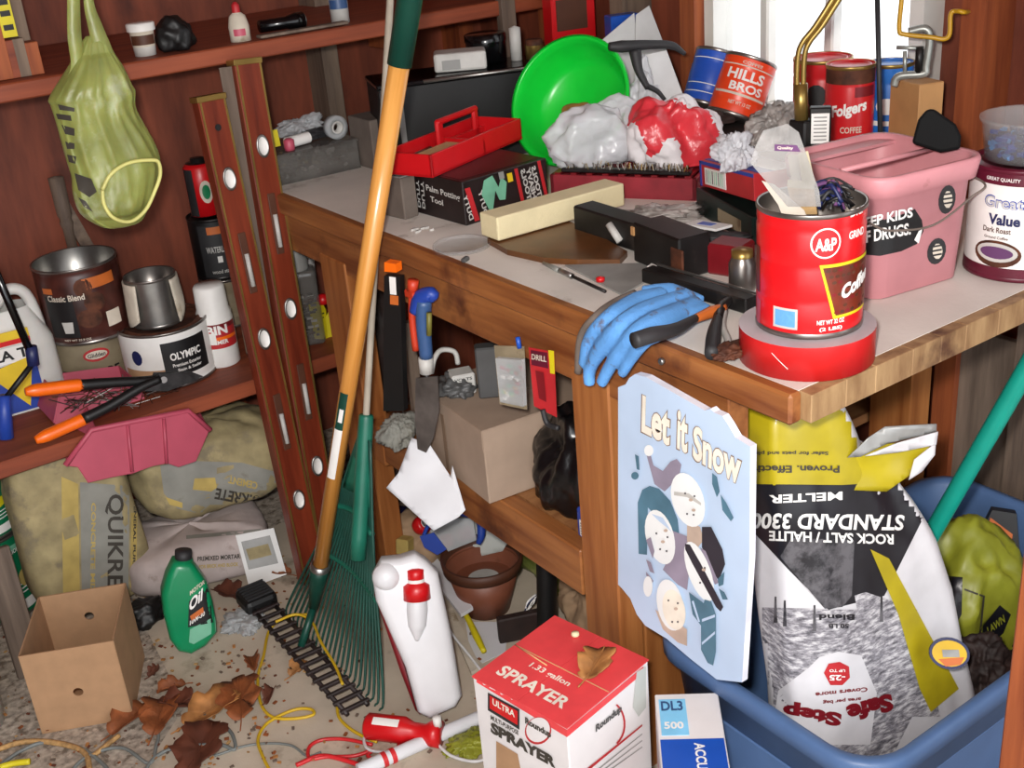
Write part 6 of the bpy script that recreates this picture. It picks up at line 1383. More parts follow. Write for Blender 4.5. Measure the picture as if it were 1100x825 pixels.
art([(704, 655), (716, 662), (738, 676), (738, 694), (728, 690), (712, 676)], 'sign_tan'); art(el(720, 650, 14, 28, -.2), 'sign_white'); art(el(724, 655, 12, 22, -.2), 'sign_cream')
art([(740, 636), (748, 642), (756, 648), (757, 644), (764, 646), (769, 660), (769, 700), (766, 715), (760, 712), (753, 698), (753, 672), (744, 660)], 'sign_teal'); 
for q in ([(754, 665), (768, 660), (768, 663), (754, 668)], [(754, 690), (768, 678), (768, 681), (754, 693)], [(745, 645), (752, 668), (750, 668), (743, 646)]): art(q, 'sign_blue')
for q in ([(694, 580), (699, 577), (703, 592), (701, 600)], [(694, 601), (699, 604), (703, 616), (698, 614)], [(694, 614), (702, 624), (701, 626), (694, 618)]): art(q, 'sign_mauve')
art(el(696, 630, 5, 11), 'sign_white')
for q in ([(682, 488), (686, 490), (687, 505), (684, 504)], el(682, 511, 4, 4), [(765, 508), (770, 512), (773, 528), (770, 534), (765, 520)], [(774, 531), (780, 540), (788, 556), (785, 560), (776, 548)], [(771, 622), (778, 614), (777, 628), (772, 630)], [(772, 632), (778, 636), (782, 644), (776, 644)]): art(q, 'sign_teal')
for (x_, y_) in ((742, 537), (745, 548), (712, 582), (715, 570), (756, 612), (726, 654)): art(el(x_, y_, 2.2, 1.6), 'orange_print' if 0 else 'sign_tan')
for (x_, y_) in ((736, 530), (746, 533), (705, 573), (717, 577), (750, 606), (757, 610), (718, 645), (728, 648), (738, 552), (745, 553), (709, 590), (716, 592), (752, 626), (758, 625), (722, 668), (728, 668)): art(el(x_, y_, 1.1, 1.1, n=8), 'sign_black')
l.part('painting', t)

# ================================================================ BLUE TUB AND WHAT IS IN IT
mat('tub_blue', '#4a658e', .45, var=.06); TZ = .335
xc, yc, hw_, hd_ = .418, .115, .382, .222
lv = [(hw_ - .05, hd_ - .05, .05, 0), (hw_ - .045, hd_ - .045, .055, .004), (hw_ - .012, hd_ - .012, .07, TZ - .035), (hw_, hd_, .075, TZ - .033), (hw_ + .006, hd_ + .006, .08, TZ - .030), (hw_ + .006, hd_ + .006, .08, TZ - .006), (hw_ + .002, hd_ + .002, .078, TZ), (hw_ - .010, hd_ - .010, .07, TZ), (hw_ - .016, hd_ - .016, .068, TZ - .01), (hw_ - .050, hd_ - .050, .05, .006)]
t = thing('storage_tub', 'large blue plastic storage tub under the front corner of the bench', 'tub', (xc, yc, .001), 0)
b, n = shell(lv, 'tub_blue'); b.add([(x, y, .006) for x, y in rr_(hw_ - .05, hd_ - .05, .05)], [tuple(range(28))], 'tub_blue'); b.part('tub_shell', t)
MB().box((-.10, -hd_ + .022, TZ * .45), (.30, .006, TZ * .5), 'tub_blue', X=RX(.10) if 0 else None, bev=.01).part('front_panel', t)
MB().box((-hw_ + .020, -.02, TZ * .45), (.006, .2, TZ * .5), 'tub_blue', bev=.01).part('side_panel', t)
# salt sack
mat('salt_black', '#1b1a20', .35, var=.2); mat('salt_yellow', '#ab9a16', .4, var=.10); mat('salt_white', '#cbc9cc', .4, var=.06); mat('salt_silver', '#9a9a98', .3, .2, var=.2)
speck('salt_photo', [(0.35, '#4c4a50'), (0.5, '#8d8a90'), (0.62, '#c9c7c9')], 55, .4, (1, 1, 3)); speck('salt_dark', [(0.4, '#232226'), (0.6, '#5e5c60')], 30, .4)
ctr = Vector((.285, .035, .03)); M = Matrix.Translation(ctr) @ RZ(-.22)
mb = sack_mesh(.37, .125, .775, 'salt_white', ex=.55, seed=14, amp=.016, freq=7, nu=110, nv=110, zex=.34)
for v in mb.v:
    f_ = v.z / .775; v.z -= .12 * max(0, f_ - .55) / .45 * min(1, max(0, (v.x + .03) / .10)); v.x = v.x * ((1.13 - .33 * f_) if v.x < 0 else (1 - .62 * f_)) - .085 * f_ * f_ - .01; v.y += .085 * f_
t, bv, X = local_thing('salt_sack', 'big upside-down rock salt sack, yellow, black and white, lettered Safe Step, in the blue tub', 'sack', mb, M); l = MB()
D = lambda pts, m, off=.001: px_decal(l, bv, pts, m, X=X, off=off + .0012, step=6)
TX = lambda st, p0, p1, up, m, off=.003, bold=.03: px_text(l, bv, st, p0, p1, up, m, X=X, off=off + .0014, bold=bold)
D([(700, 395), (1010, 395), (1010, 520), (905, 522), (700, 520)], 'salt_yellow'); D([(700, 519), (905, 521), (1000, 515), (1000, 540), (950, 640), (890, 655), (800, 565), (700, 545)], 'salt_black', .0015)
D([(838, 598), (850, 578), (918, 580), (915, 640), (905, 652), (886, 654)], 'salt_dark', .002)
D([(700, 650), (800, 651), (886, 655), (925, 655), (960, 690), (985, 760), (960, 810), (900, 815), (700, 800)], 'salt_photo', .0015); D([(700, 545), (806, 568), (886, 654), (800, 652), (700, 650)], 'salt_white', .002)
D([(918, 640), (930, 636), (985, 655), (1010, 770), (955, 770), (930, 700)], 'salt_photo', .002)
D([(935, 590), (955, 600), (1030, 740), (1000, 765), (988, 740), (965, 660)], 'salt_yellow', .003)
D([(836, 742), (868, 718), (880, 706), (900, 700), (925, 704), (942, 745), (935, 800), (850, 800), (830, 780)], 'salt_white', .0025)
TX('STANDARD 3300', (972, 553), (808, 551), (-2, 17), 'white'); TX('MELTER', (905, 528), (826, 532), (0, 9), 'white'); TX('ROCK SALT / HALITE', (960, 574), (826, 570), (0, 11), 'white')
TX('Proven. Effective', (902, 500), (800, 500), (0, 8), 'ink_dark'); TX('Safer for pets and plants', (890, 484), (800, 484), (0, 5), 'ink_dark')
D([(885, 723), (890, 713), (902, 711), (912, 716), (913, 728), (905, 736), (892, 736)], 'red_print', .004); TX('UP TO', (908, 719), (891, 719), (0, 3), 'white', .006); TX('-25', (908, 725), (891, 725), (0, 6), 'white', .006); TX('Covers more', (932, 738), (876, 744), (0, 5), 'darkred', .004); TX('area per bag', (925, 748), (884, 752), (0, 5), 'darkred', .004)
TX('Step', (905, 762), (842, 752), (-2, 19), 'darkred', .005, .06); TX('Safe', (957, 744), (908, 758), (4, 19), 'darkred', .005, .06); TX('Blend', (918, 660), (880, 660), (0, 6), 'salt_black', .004); TX('50 LB', (912, 670), (890, 670), (0, 5), 'salt_black', .004)
for x_, y0_ in ((808, 630), (832, 641), (842, 645), (874, 650), (946, 640)): D([(x_, y0_), (x_ + 2, y0_), (x_ + 3, y0_ + 28), (x_ - 1, y0_ + 28)], 'salt_dark', .003)
l.part('printing', t)
# folded ear of the sack
EP = Pln((.24, .045, .7), (-.55, -1, .1)); Xi = X
def ear(pts, m, off=0): return [X @ EP.hit(*p, off=off) for p in pts]
def earmesh(pts, m, name, off=0.0, amp=.018, lab=None):
    b = curled(EP, pts, Vector(), m, amp); b.v = [X @ (v + EP.n * off) for v in b.v]; return b.part(name, t, lab, mods=(('solid', .0015),))
earmesh([(895, 480), (912, 492), (940, 478), (985, 474), (1000, 470), (996, 492), (975, 512), (952, 528), (905, 526)], 'salt_yellow', 'folded_corner')
earmesh([(908, 489), (930, 468), (948, 456), (1003, 453), (1003, 462), (950, 474), (922, 488)], 'salt_silver', 'folded_corner', .008, lab='silvery folded edge')
earmesh([(925, 486), (960, 472), (1003, 460), (1001, 474), (960, 482)], 'salt_white', 'folded_corner', .013); earmesh([(978, 490), (1001, 472), (1000, 485), (986, 503), (972, 512)], 'salt_white', 'folded_corner', .012)
# grey plastic between the sign and the sack top
c = P(800, 468, x=.06); 
# yellow-green bags
mat('bag_lime', '#8c8f2a', .45, var=.15, dirt='#5c5e22', dlev=.62)
mb = bag_mesh(.17, .12, .17, 'bag_lime', 101, .25, freq=1.6); M = Matrix.Translation((.62, .17, .19)); w_ = MB(); w_.v = [M @ v for v in mb.v]; w_.f = mb.f; bv = w_.bvh(); t = thing('garden_bag', 'crumpled lime yellow bag with black patches at the right of the tub', 'bag', M=M); mb.part('bag_body', t); X = M.inverted(); l = MB()
D([(985, 625), (1010, 618), (1034, 620), (1033, 660), (1020, 682), (990, 670), (994, 650)], 'salt_black', .002); D([(1056, 672), (1074, 650), (1086, 660), (1078, 680), (1062, 695), (1054, 690)], 'salt_black', .002); TX('LAWN', (1062, 682), (1080, 668), (-2, -8), 'bag_lime', .004)
for q in ([(1036, 632), (1058, 640), (1058, 642), (1036, 634)], [(1058, 640), (1054, 680), (1052, 680), (1056, 640)]): D(q, 'ink_dark', .002)
l.part('printing', t)
mb = bag_mesh(.06, .06, .07, 'brown_dark', 104, .3); mb.top('dark_cloth', 'black crumpled cloth in the tub below the turquoise pole', 'cloth', Matrix.Translation((.47, .02, .21)))
mb = bag_mesh(.07, .06, .15, 'sack_pale', 108, .25); mb.top('paper_bag', 'pale pinkish paper bag behind the salt sack in the tub', 'paper bag', Matrix.Translation((.45, .16, .22)))
mb = bag_mesh(.11, .05, .04, 'black', 105, .35); mb.top('rubber_sheet', 'black rubber scrap folded over the right end of the tub', 'rubber scrap', Matrix.Translation((.62, -.02, .20)))
mat('badge_yellow', '#d0a818', .4)
LP_ = Pln(P(1018, 700, z=.36), (-.6, -.6, .5)); o = LP_.hit(1018, 702); t = thing('seed_packet', 'small round yellow and orange badge packet in front of the lime bag', 'packet', o); b = MB(); ee = el(1020, 702, 22, 17, .2); fr = [LP_.hit(*p) - o for p in ee]; n = len(fr); b.add(fr + [p - LP_.n * .006 for p in fr], [tuple(range(n)), tuple(range(n, 2 * n))[::-1]] + [(i, (i + 1) % n, (i + 1) % n + n, i + n) for i in range(n)], 'navy'); b.part('packet_body', t); l = MB(); l.flat([LP_.hit(*p, off=.001) - o for p in el(1020, 702, 19, 14, .2)], 'badge_yellow'); l.flat([LP_.hit(*p, off=.0015) - o for p in [(1008, 708), (1036, 706), (1032, 714), (1016, 716)]], 'orange_print'); l.flat([LP_.hit(*p, off=.002) - o for p in [(1012, 698), (1030, 698), (1031, 706), (1013, 706)]], 'salt_silver'); l.part('printing', t)
KP = Pln((.80, .12, .4), (-.8, -.6, .3)); o = KP.hit(1065, 580); t = thing('printed_pouch', 'grey and black printed pouch standing at the back right of the tub', 'pouch', o); b = MB(); fr = [KP.hit(*p) - o for p in [(1042, 596), (1066, 548), (1092, 552), (1096, 600), (1060, 612)]]; n = 5; b.add(fr + [p - KP.n * .03 for p in fr], [tuple(range(n)), tuple(range(n, 2 * n))[::-1]] + [(i, (i + 1) % n, (i + 1) % n + n, i + n) for i in range(n)], 'charcoal'); b.part('pouch_body', t); l = MB(); l.flat([KP.hit(*p, off=.001) - o for p in [(1046, 592), (1062, 562), (1088, 584), (1084, 600), (1062, 604)]], 'salt_silver'); l.flat([KP.hit(*p, off=.002) - o for p in [(1064, 556), (1088, 574), (1087, 580), (1062, 562)]], 'orange_print'); l.flat([KP.hit(*p, off=.002) - o for p in [(1060, 584), (1078, 594), (1076, 598), (1058, 590)]], 'black_print'); l.part('printing', t)
# turquoise pole
mat('turquoise', '#139482', .35, var=.05, dirt='#6a7a5c', dscale=20, dlev=.68); A = P(958, 648, x=.45); Bq = P(1112, 380, x=.50)
t = thing('turquoise_pole', 'turquoise painted pole standing slanted in the blue tub', 'pole', A); MB().cyl((0, 0, 0), Bq - A, size(9, A), 'turquoise', seg=20).part('pole', t); MB().tube([(0, 0, 0), (0, 0, -.0) + (Vector((.4, .12, .02)) - A) * 1 if 0 else (A - Bq).normalized() * .24], size(8, A), 'turquoise', 14).part('tip', t)
# grey boards beyond the tub against the wall
MB().box((0, 0, .3), (.02, .16, .6), 'old_board', bev=.002).top('wooden_board', 'grey board standing against the wall behind the salt sack', 'board', Matrix.Translation((.885, .30, .001)) @ RZ(0))

# ================================================================ SPRAYER BOX, BLUE AND WHITE BOX
mat('box_white', '#dcd8d8', .5, var=.03); mat('box_red', '#dc4448', .4, var=.08); ZT = .36
F_ = P(609, 783, z=ZT); Rr = P(696, 710, z=ZT); Ll = P(512, 725, z=ZT); M = Matrix.Translation((F_.x, F_.y, .001)) @ RZ(math.atan2(Rr.y - F_.y, Rr.x - F_.x)); wx = (Rr - F_).length; wy = (Ll - F_).length
t = thing('sprayer_box', 'white carton with a pink-red top lettered SPRAYER at the bottom of the picture', 'box', M=M)
b = MB(); b.box((wx / 2, wy / 2, ZT / 2), (wx, wy, ZT), 'box_white', bev=.0015); b.part('carton_body', t); w_ = MB(); w_.v = [M @ v for v in b.v]; w_.f = b.f; bv = w_.bvh(); X = M.inverted()
for y0_, y1_ in ((-.001, wy * .5), (wy * .505, wy + .001)): MB().box((wx / 2, (y0_ + y1_) / 2, ZT + .0008), (wx + .002, y1_ - y0_, .0022), 'box_red').part('top_flap', t)
l = MB(); zt2 = ZT + .0025
l.text('SPRAYER', (wx * .12, wy * .10, zt2), (0, wy * .8, 0), (wx * .13, 0, 0), 'white', .03) if 0 else l.text('SPRAYER', (wx * .13, wy * .88, zt2), (0, -wy * .72, 0), (wx * .13, 0, 0), 'sign_cream', .03)
l.text('1.33 gallon', (wx * .34, wy * .72, zt2), (0, -wy * .42, 0), (wx * .08, 0, 0), 'sign_cream', .02)
for a_, b_ in (((wx * .5, 0), (wx * .5, wy)),): l.box((wx * .5, wy * .5, zt2 - .0003), (.0015, wy, .0006), 'sand_tan')
D([(512, 726), (609, 784), (609, 792), (512, 733)], 'box_red', .001); D([(609, 784), (697, 711), (697, 718), (609, 792)], 'box_red', .001)
D([(524, 744), (558, 762), (558, 784), (524, 763)], 'charcoal', .0012); D([(526, 747), (556, 764), (556, 779), (526, 761)], 'red', .002); TX('ULTRA', (529, 757), (553, 771), (0, -7), 'sign_cream', .003)
TX('MULTI-PURPOSE', (527, 773), (557, 790), (0, -5), 'ink_dark', .002); TX('SPRAYER', (527, 787), (597, 826), (0, -12), 'ink_dark', .002, .06)
D(el(578, 785, 14, 15, .5), 'red_print', .001); D(el(578, 784, 12.5, 13.5, .5), 'box_white', .002); TX('Roundup', (564, 779), (592, 795), (0, -9), 'ink_dark', .003, .05)
TX('Roundup', (640, 789), (668, 766), (0, -10), 'darkgrey', .002, .05)
for k in range(9): 
    a0_ = -1.0 + k * .22; D([(652 + 20 * math.cos(a0_), 778 + 26 * math.sin(a0_)), (652 + 20 * math.cos(a0_ + .22), 778 + 26 * math.sin(a0_ + .22)), (652 + 18 * math.cos(a0_ + .22), 778 + 24 * math.sin(a0_ + .22)), (652 + 18 * math.cos(a0_), 778 + 24 * math.sin(a0_))], 'red_print', .002)
D([(630, 826), (690, 778), (690, 780), (632, 828)], 'red_print', .002)
for k in range(3): D([(642 + 4 * k, 826 + 2 * k), (690, 788 + 7 * k), (690, 789 + 7 * k), (643 + 4 * k, 827 + 2 * k)], 'grey', .002)
D([(533, 796), (556, 810), (560, 830), (533, 830)], 'cardboard', .001)
D([(684, 722), (694, 716), (694, 760), (686, 770), (680, 760)], 'paper_grey', .0015); l.part('printing', t)
MB().tube([(wx * .5, wy + .0, zt2), (wx * .45, wy * .6, zt2 + .001)], .0012, 'sand_tan', 5).part('packing_tape', t)
ZQ = .305; c4 = [P(*p, z=ZQ) for p in ((705, 738), (772, 736), (802, 830), (722, 830))]; e1 = c4[1] - c4[0]; M = Matrix.Translation(c4[0] + Vector((-.014, -.012, 0))) @ RZ(math.atan2(e1.y, e1.x)); M.translation.z = .001
ws = e1.length; ld = .22; t = thing('printed_carton', 'narrow white and blue carton standing beside the sprayer box', 'box', M=M)
b = MB(); b.box((ws / 2, -ld / 2, ZQ / 2), (ws, ld, ZQ), 'box_white', bev=.0015); b.part('carton_body', t); l = MB()
l.box((ws * .5, -ld * .72, ZQ + .0003), (ws * .96, ld * .52, .0008), 'blue'); l.box((ws * .26, -ld * .24, ZQ + .0003), (ws * .42, ld * .36, .0008), 'sky_print') if 'sky_print' in MATS else l.box((ws * .26, -ld * .24, ZQ + .0003), (ws * .42, ld * .36, .0008), mat('sky_print', '#7fc2e6', .5))
l.text('DL3', (ws * .08, -ld * .18, ZQ + .001), (ws * .34, 0, 0), (0, ld * .10, 0), 'blue_grey', .03); l.text('500', (ws * .10, -ld * .36, ZQ + .001), (ws * .3, 0, 0), (0, ld * .07, 0), 'white', .03); l.text('ACCULINE', (ws * .52, -ld * .50, ZQ + .001), (0, -ld * .42, 0), (ws * .16, 0, 0), 'white', .03)
l.box((-.0004, -ld * .5, ZQ * .5), (.0008, ld * .8, ZQ * .9), 'tape_side'); l.text('LEVEL', (-.001, -ld * .2, ZQ * .6), (0, -ld * .5, 0), (0, 0, ZQ * .2), 'red_print'); l.part('printing', t)
# ================================================================ HIGH SHELF
ZU = 1.177
def onshelf(px, py, y=1.56): p = P(px, py, y=y); return Vector((p.x, y, ZU))
c = onshelf(157, 60); r = size(15, c); h = .062
t = thing('jar', 'small white-lidded jar with a brown band on the high shelf, right of the hanging bag', 'jar', c, facing(c))
MB().lathe([(0, 0), (r * .75, 0), (r * .8, h * .3), (r * .85, h * .8)], ['lightgrey', 'lightgrey', 'rag'], 24).part('jar_body', t); MB().lathe([(r, h * .78), (r, h), (r * .9, h * 1.03), (0, h * 1.03)], 'white', 24).part('lid', t); l = MB(); l.cpatch(r * .84, -1.2, 1.2, h * .36, h * .66, 'brown', 10); l.part('label', t)
c = onshelf(190, 52); mb = blob_mesh(.04, .04, .045, 'black', 201, .25, 2.0); mb.top('dark_lump', 'black lump beside the white-lidded jar on the high shelf', 'bundle', Matrix.Translation(c + Vector((0, 0, .026))))
c = onshelf(259, 44, 1.54); r = size(11, c); t = thing('glue_bottle', 'small white bottle with a red cap on the edge of the high shelf', 'bottle', c, facing(c))
MB().lathe([(0, 0), (r, 0), (r, .03), (r * .8, .05), (r * .35, .058)], 'rag', 20).part('bottle_body', t); MB().lathe([(r * .4, .055), (r * .38, .072), (r * .15, .078), (0, .078)], 'red_print', 16).part('cap', t); l = MB(); l.cpatch(r * 1.01, -.6, .6, .012, .026, 'pink_tray', 6); l.part('label', t)
c = onshelf(303, 30, 1.56); t = thing('flashlight', 'shiny black flashlight lying on the high shelf', 'flashlight', c + Vector((0, 0, .019)), -.05)
MB().tube([(-.05, 0, 0), (.01, 0, 0), (.03, 0, 0), (.05, 0, 0)], [.013, .013, .018, .018], 'blackgloss', 18, smooth_path=False).part('barrel', t); MB().tube([(.05, 0, 0), (.053, 0, 0)], .015, 'steel', 18).part('lens', t)
A = onshelf(280, 38, 1.525); Bq = onshelf(384, 18, 1.525); MB().box((.10, 0, .004), (.21, .025, .006), 'old_board', bev=.001).top('paint_stirrer', 'flat grey stirring stick lying along the edge of the high shelf', 'stirring stick', Matrix.Translation(A) @ RZ(.02))
c = onshelf(366, 24, 1.57); r = size(10, c); t = thing('spray_bottle', 'white bottle with a dark label on the high shelf, behind the stirring stick', 'bottle', c, facing(c)); MB().lathe([(0, 0), (r, 0), (r, .085), (r * .5, .10), (r * .5, .12), (0, .12)], 'lightgrey', 20).part('bottle_body', t); l = MB(); l.cpatch(r * 1.01, -1.2, 1.2, .03, .05, 'blue_grey', 8); l.cpatch(r * 1.01, -1.2, 1.2, .062, .080, 'charcoal', 8); l.part('label', t)
# timber offcuts standing on the shelf at the left
k_ = 0
for x0_, x1_, yt, m, lb in ((-14, 14, -30, 'stud_red', 'reddish timber offcut at the far left of the high shelf'), (12, 22, 42, 'shelf_x', 'short thin offcut between the left-hand timbers on the high shelf'), (20, 34, 40, 'stud_grey', 'short grey timber offcut beside the taller brown one'), (32, 48, 44, 'stud_red', 'short square offcut nearest the hanging bag on the high shelf')):
    a_ = P(x0_, 78, y=1.545); b_ = P(x1_, 78, y=1.545); hh = P((x0_ + x1_) / 2, yt, y=1.545).z - ZU; MB().box((0, 0, hh / 2), (b_.x - a_.x - .002, .04, hh), m, bev=.001).top('timber_offcut', lb, 'timber', Matrix.Translation(((a_.x + b_.x) / 2, 1.56, ZU)))
a_ = P(17, 60, y=1.60); b_ = P(36, 60, y=1.60); MB().box((0, 0, .12), (b_.x - a_.x, .03, .24), 'stud_grey', bev=.001).top('timber_offcut', 'tall brown timber behind the short offcuts on the high shelf', 'timber', Matrix.Translation(((a_.x + b_.x) / 2, 1.605, ZU)))
p = P(8, 15, y=1.52); t = thing('price_tag', 'yellow tag with black marks pinned to the left-hand timber', 'tag', Vector((p.x, 1.537, p.z)), 0); MB().box((0, 0, -.005), (.026, .0015, .075), 'card_yellow').part('tag_card', t); l = MB()
for z_ in (-.025, .0, .02): l.box((0, -.0012, z_), (.018, .0006, .010), 'black_print')
l.part('lettering', t)

# ================================================================ HANGING BAG
mat('bag_lime2', '#8f954f', .4, alpha=.90, var=.22, scale=12, dirt='#aab08a', dscale=8, dlev=.56, thin=.2, bump=.5, bs=35); mat('bag_band', '#cfcb7a', .5, alpha=.95)
yb_ = 1.28; o = P(110, 100, y=yb_)
rows = [(38, 92, 108), (46, 86, 116), (58, 80, 122), (76, 68, 133), (98, 54, 143), (106, 56, 147), (125, 62, 148), (160, 72, 167), (180, 78, 174), (200, 80, 173), (222, 88, 165), (238, 108, 156), (242, 120, 150)]
rs = smoothpts([(a, b, c) for a, b, c in rows], 7); NU = 96; vs = []; fs = []; mm = []
for i, q in enumerate(rs):
    yy_, xl, xr = q; cc = P((xl + xr) / 2, yy_, y=yb_) - o; hwid = size((xr - xl) / 2, o + cc); dp = min(hwid * .75, .05) if yy_ > 60 else hwid * .6
    if yy_ > 228: dp *= .7
    for k in range(NU):
        a = 2 * PI * k / NU; fold = 1 - .45 * abs(noise.noise(Vector((math.cos(a) * 2.6, math.sin(a) * 2.6, yy_ / 95)))) - .13 * abs(noise.noise(Vector((math.cos(a) * 6, math.sin(a) * 6, yy_ / 50 + 3)))) + .05 * noise.noise(Vector((a * 2, yy_ / 18, 1)))
        vs.append(cc + Vector((math.cos(a) * hwid * (1 + .03 * math.sin(5 * a)), math.sin(a) * dp * fold, 0)))
n = len(rs)
for i in range(n - 1):
    for k in range(NU): fs.append((i * NU + k, i * NU + (k + 1) % NU, (i + 1) * NU + (k + 1) % NU, (i + 1) * NU + k))
fs.append(tuple((n - 1) * NU + k for k in range(NU)))
t = thing('carrier_bag', 'crumpled yellow-green carrier bag hanging in front of the high shelf', 'carrier bag', o)
b = MB(); b.add(vs, fs, 'bag_lime2', True); b.part('bag_body', t)
w_ = MB(); w_.v = [v + o for v in b.v]; w_.f = b.f; bv = w_.bvh()
HP = Pln((0, yb_ - .01, 0), (0, -1, 0))
def ribbon(pl, ctr_, wd, m, name):
    b = MB(); q = smoothpts([(c_[0], c_[1], 0) for c_ in ctr_], 5); vs = []
    for i, p in enumerate(q): s_ = wd[0] + (wd[1] - wd[0]) * i / (len(q) - 1); vs += [pl.hit(p.x - s_, p.y) - o, pl.hit(p.x + s_, p.y) - o]
    b.add(vs, [(2 * i, 2 * i + 1, 2 * i + 3, 2 * i + 2) for i in range(len(q) - 1)], m, True); return b.part(name, t, mods=(('solid', .003),))
ribbon(HP, [(80, -60), (79, 0), (80, 40), (84, 72), (74, 95)], (6, 9), 'bag_lime2', 'handle'); ribbon(HP, [(91, -60), (95, 0), (101, 24), (108, 46), (112, 62)], (3, 12), 'bag_lime2', 'handle')
l = MB(); RG = Pln((0, yb_ - .052, 0), (0, -1, 0)); ring = [(110, 204), (117, 190), (128, 180), (142, 174), (160, 172), (170, 174), (172, 188), (166, 206), (156, 226), (140, 238), (122, 234), (112, 220), (110, 204)]
l.tube([RG.hit(*p) - o for p in ring], .0035, 'bag_band', 8); l.part('plate_rim', t)
l = MB()
def Dd(pts, m, off=.0012): px_decal(l, bv, pts, m, origin=o, off=off, step=8)
for q in ([(62, 112), (80, 116), (80, 120), (64, 118)], [(60, 122), (76, 124), (77, 130), (62, 128)], [(66, 134), (80, 138), (80, 146), (70, 144)], [(70, 152), (80, 154), (80, 160), (72, 160)], [(72, 166), (82, 168), (81, 176), (74, 174)], [(80, 186), (98, 192), (104, 206), (96, 212), (84, 204)], [(84, 212), (92, 216), (100, 228), (90, 222)]): Dd(q, 'ink_dark')
l.part('printing', t)
top_ = P(85, -60, y=yb_ - .005); hk = thing('hanging_string', 'string the yellow-green carrier bag hangs from', 'string', top_); MB().tube([Vector((0, 0, -.01)), Vector((0, 0, 2.40 - top_.z))], .003, 'rag', 6).part('cord', hk); MB().tube([Vector((-.02, 0, -.012)), Vector((0, 0, -.002)), Vector((.03, 0, -.012))], .004, 'darksteel', 6).part('hook', hk)
mat('red_cloth', '#7a2416', .8)

# ================================================================ FLOOR CLUTTER
mat('leaf_brown', '#8a4c26', .7, var=.3, scale=30, bump=.3, bs=120); mat('leaf_tan', '#a8723e', .7, var=.3, scale=30); mat('leaf_dark', '#5e2f1c', .75, var=.25)
def leaf(px, py, L, rot, m, label, z=.006, seed=1, group=None, lift=.018):
    c = P(px, py, z=z); lob = []; N = 44; rnd = random.Random(seed)
    for k in range(N):
        a = 2 * PI * k / N; ca = math.cos(a); w_ = .34 + .05 * ca; lobes = .55 + .45 * abs(math.cos(3.5 * a)) ** .6
        lob.append((ca * L / 2 * (.8 + .2 * lobes), math.sin(a) * L * w_ * lobes * (1 + rnd.uniform(-.1, .1))))
    vs = [(0, 0, 0)]; fs = []
    for j in (1, 2, 3):
        for (x_, y_) in lob:
            x, y = x_ * j / 3, y_ * j / 3; zz_ = lift * (abs(y) / (L * .3)) ** 1.3 + lift * .6 * noise.noise(Vector((x * 30 + seed, y * 30, seed))) + lift * .3
            vs.append((x, y, max(zz_, .0003)))
    for k in range(N):
        k2 = (k + 1) % N; fs.append((0, 1 + k, 1 + k2))
        for j in (0, 1): fs.append((1 + j * N + k, 1 + (j + 1) * N + k, 1 + (j + 1) * N + k2, 1 + j * N + k2))
    t = thing('dead_leaf', label, 'leaf', M=Matrix.Translation(c) @ RZ(rot), group=group)
    MB().add(vs, fs, m, True).part('leaf_blade', t, mods=(('solid', .0008),)); MB().tube([(-L * .7, .004, .004), (-L * .4, 0, .006), (L * .3, 0, .007), (L * .45, 0, .009)], [.0014, .001, .0006], m, 6).part('leaf_stem', t)
    return t
LV = [(140, 775, .10, .4, 'leaf_brown', 'curled brown oak leaf against the foot of the cardboard box'), (172, 770, .12, 1.0, 'leaf_brown', 'large brown oak leaf between the cardboard box and the slab'), (193, 758, .09, 2.2, 'leaf_dark', 'dark oak leaf overlapping the slab corner below the green bottle'),
      (228, 764, .13, .2, 'leaf_tan', 'tan oak leaf left of the yellow cord, the larger of the pair'), (258, 752, .14, 1.2, 'leaf_brown', 'big brown oak leaf lying against the yellow cord'), (215, 806, .15, .8, 'leaf_dark', 'dark rust-coloured leaf among the grey cables'), (185, 742, .06, 3.0, 'leaf_brown', 'small brown leaf scrap above the cluster of oak leaves'),
      (247, 640, .09, 1.9, 'leaf_dark', 'reddish leaf between the green bottle and the picture card'), (272, 715, .05, 1.3, 'leaf_brown', 'small leaf touching the yellow cord halfway up'), (322, 722, .055, .3, 'leaf_tan', 'small round leaf beside the black toothed rake head'), (166, 726, .03, .3, 'leaf_dark', 'tiny leaf scrap on the slab below the green bottle'), (303, 620, .05, 2.5, 'leaf_brown', 'small leaf above the black block of the rake head'), (290, 750, .04, .7, 'leaf_dark', 'tiny dark leaf scrap right of the yellow cord')]
for i, (px, py, L, rot, m, lb) in enumerate(LV): leaf(px, py, L, rot, m, lb, seed=i + 3)
cl = P(640, 715, z=ZT + .004); leaf(640, 715, .085, .5, 'leaf_tan', 'dry lobed leaf lying on the red top of the sprayer box', z=ZT + .004, seed=30, lift=.012)
MB().lathe([(0, 0), (.007, .002), (.006, .006), (0, .007)], 'cream', 10).top('paper_scrap', 'small cream scrap on the red top of the sprayer box', 'scrap', Matrix.Translation(P(618, 683, z=ZT + .003)))
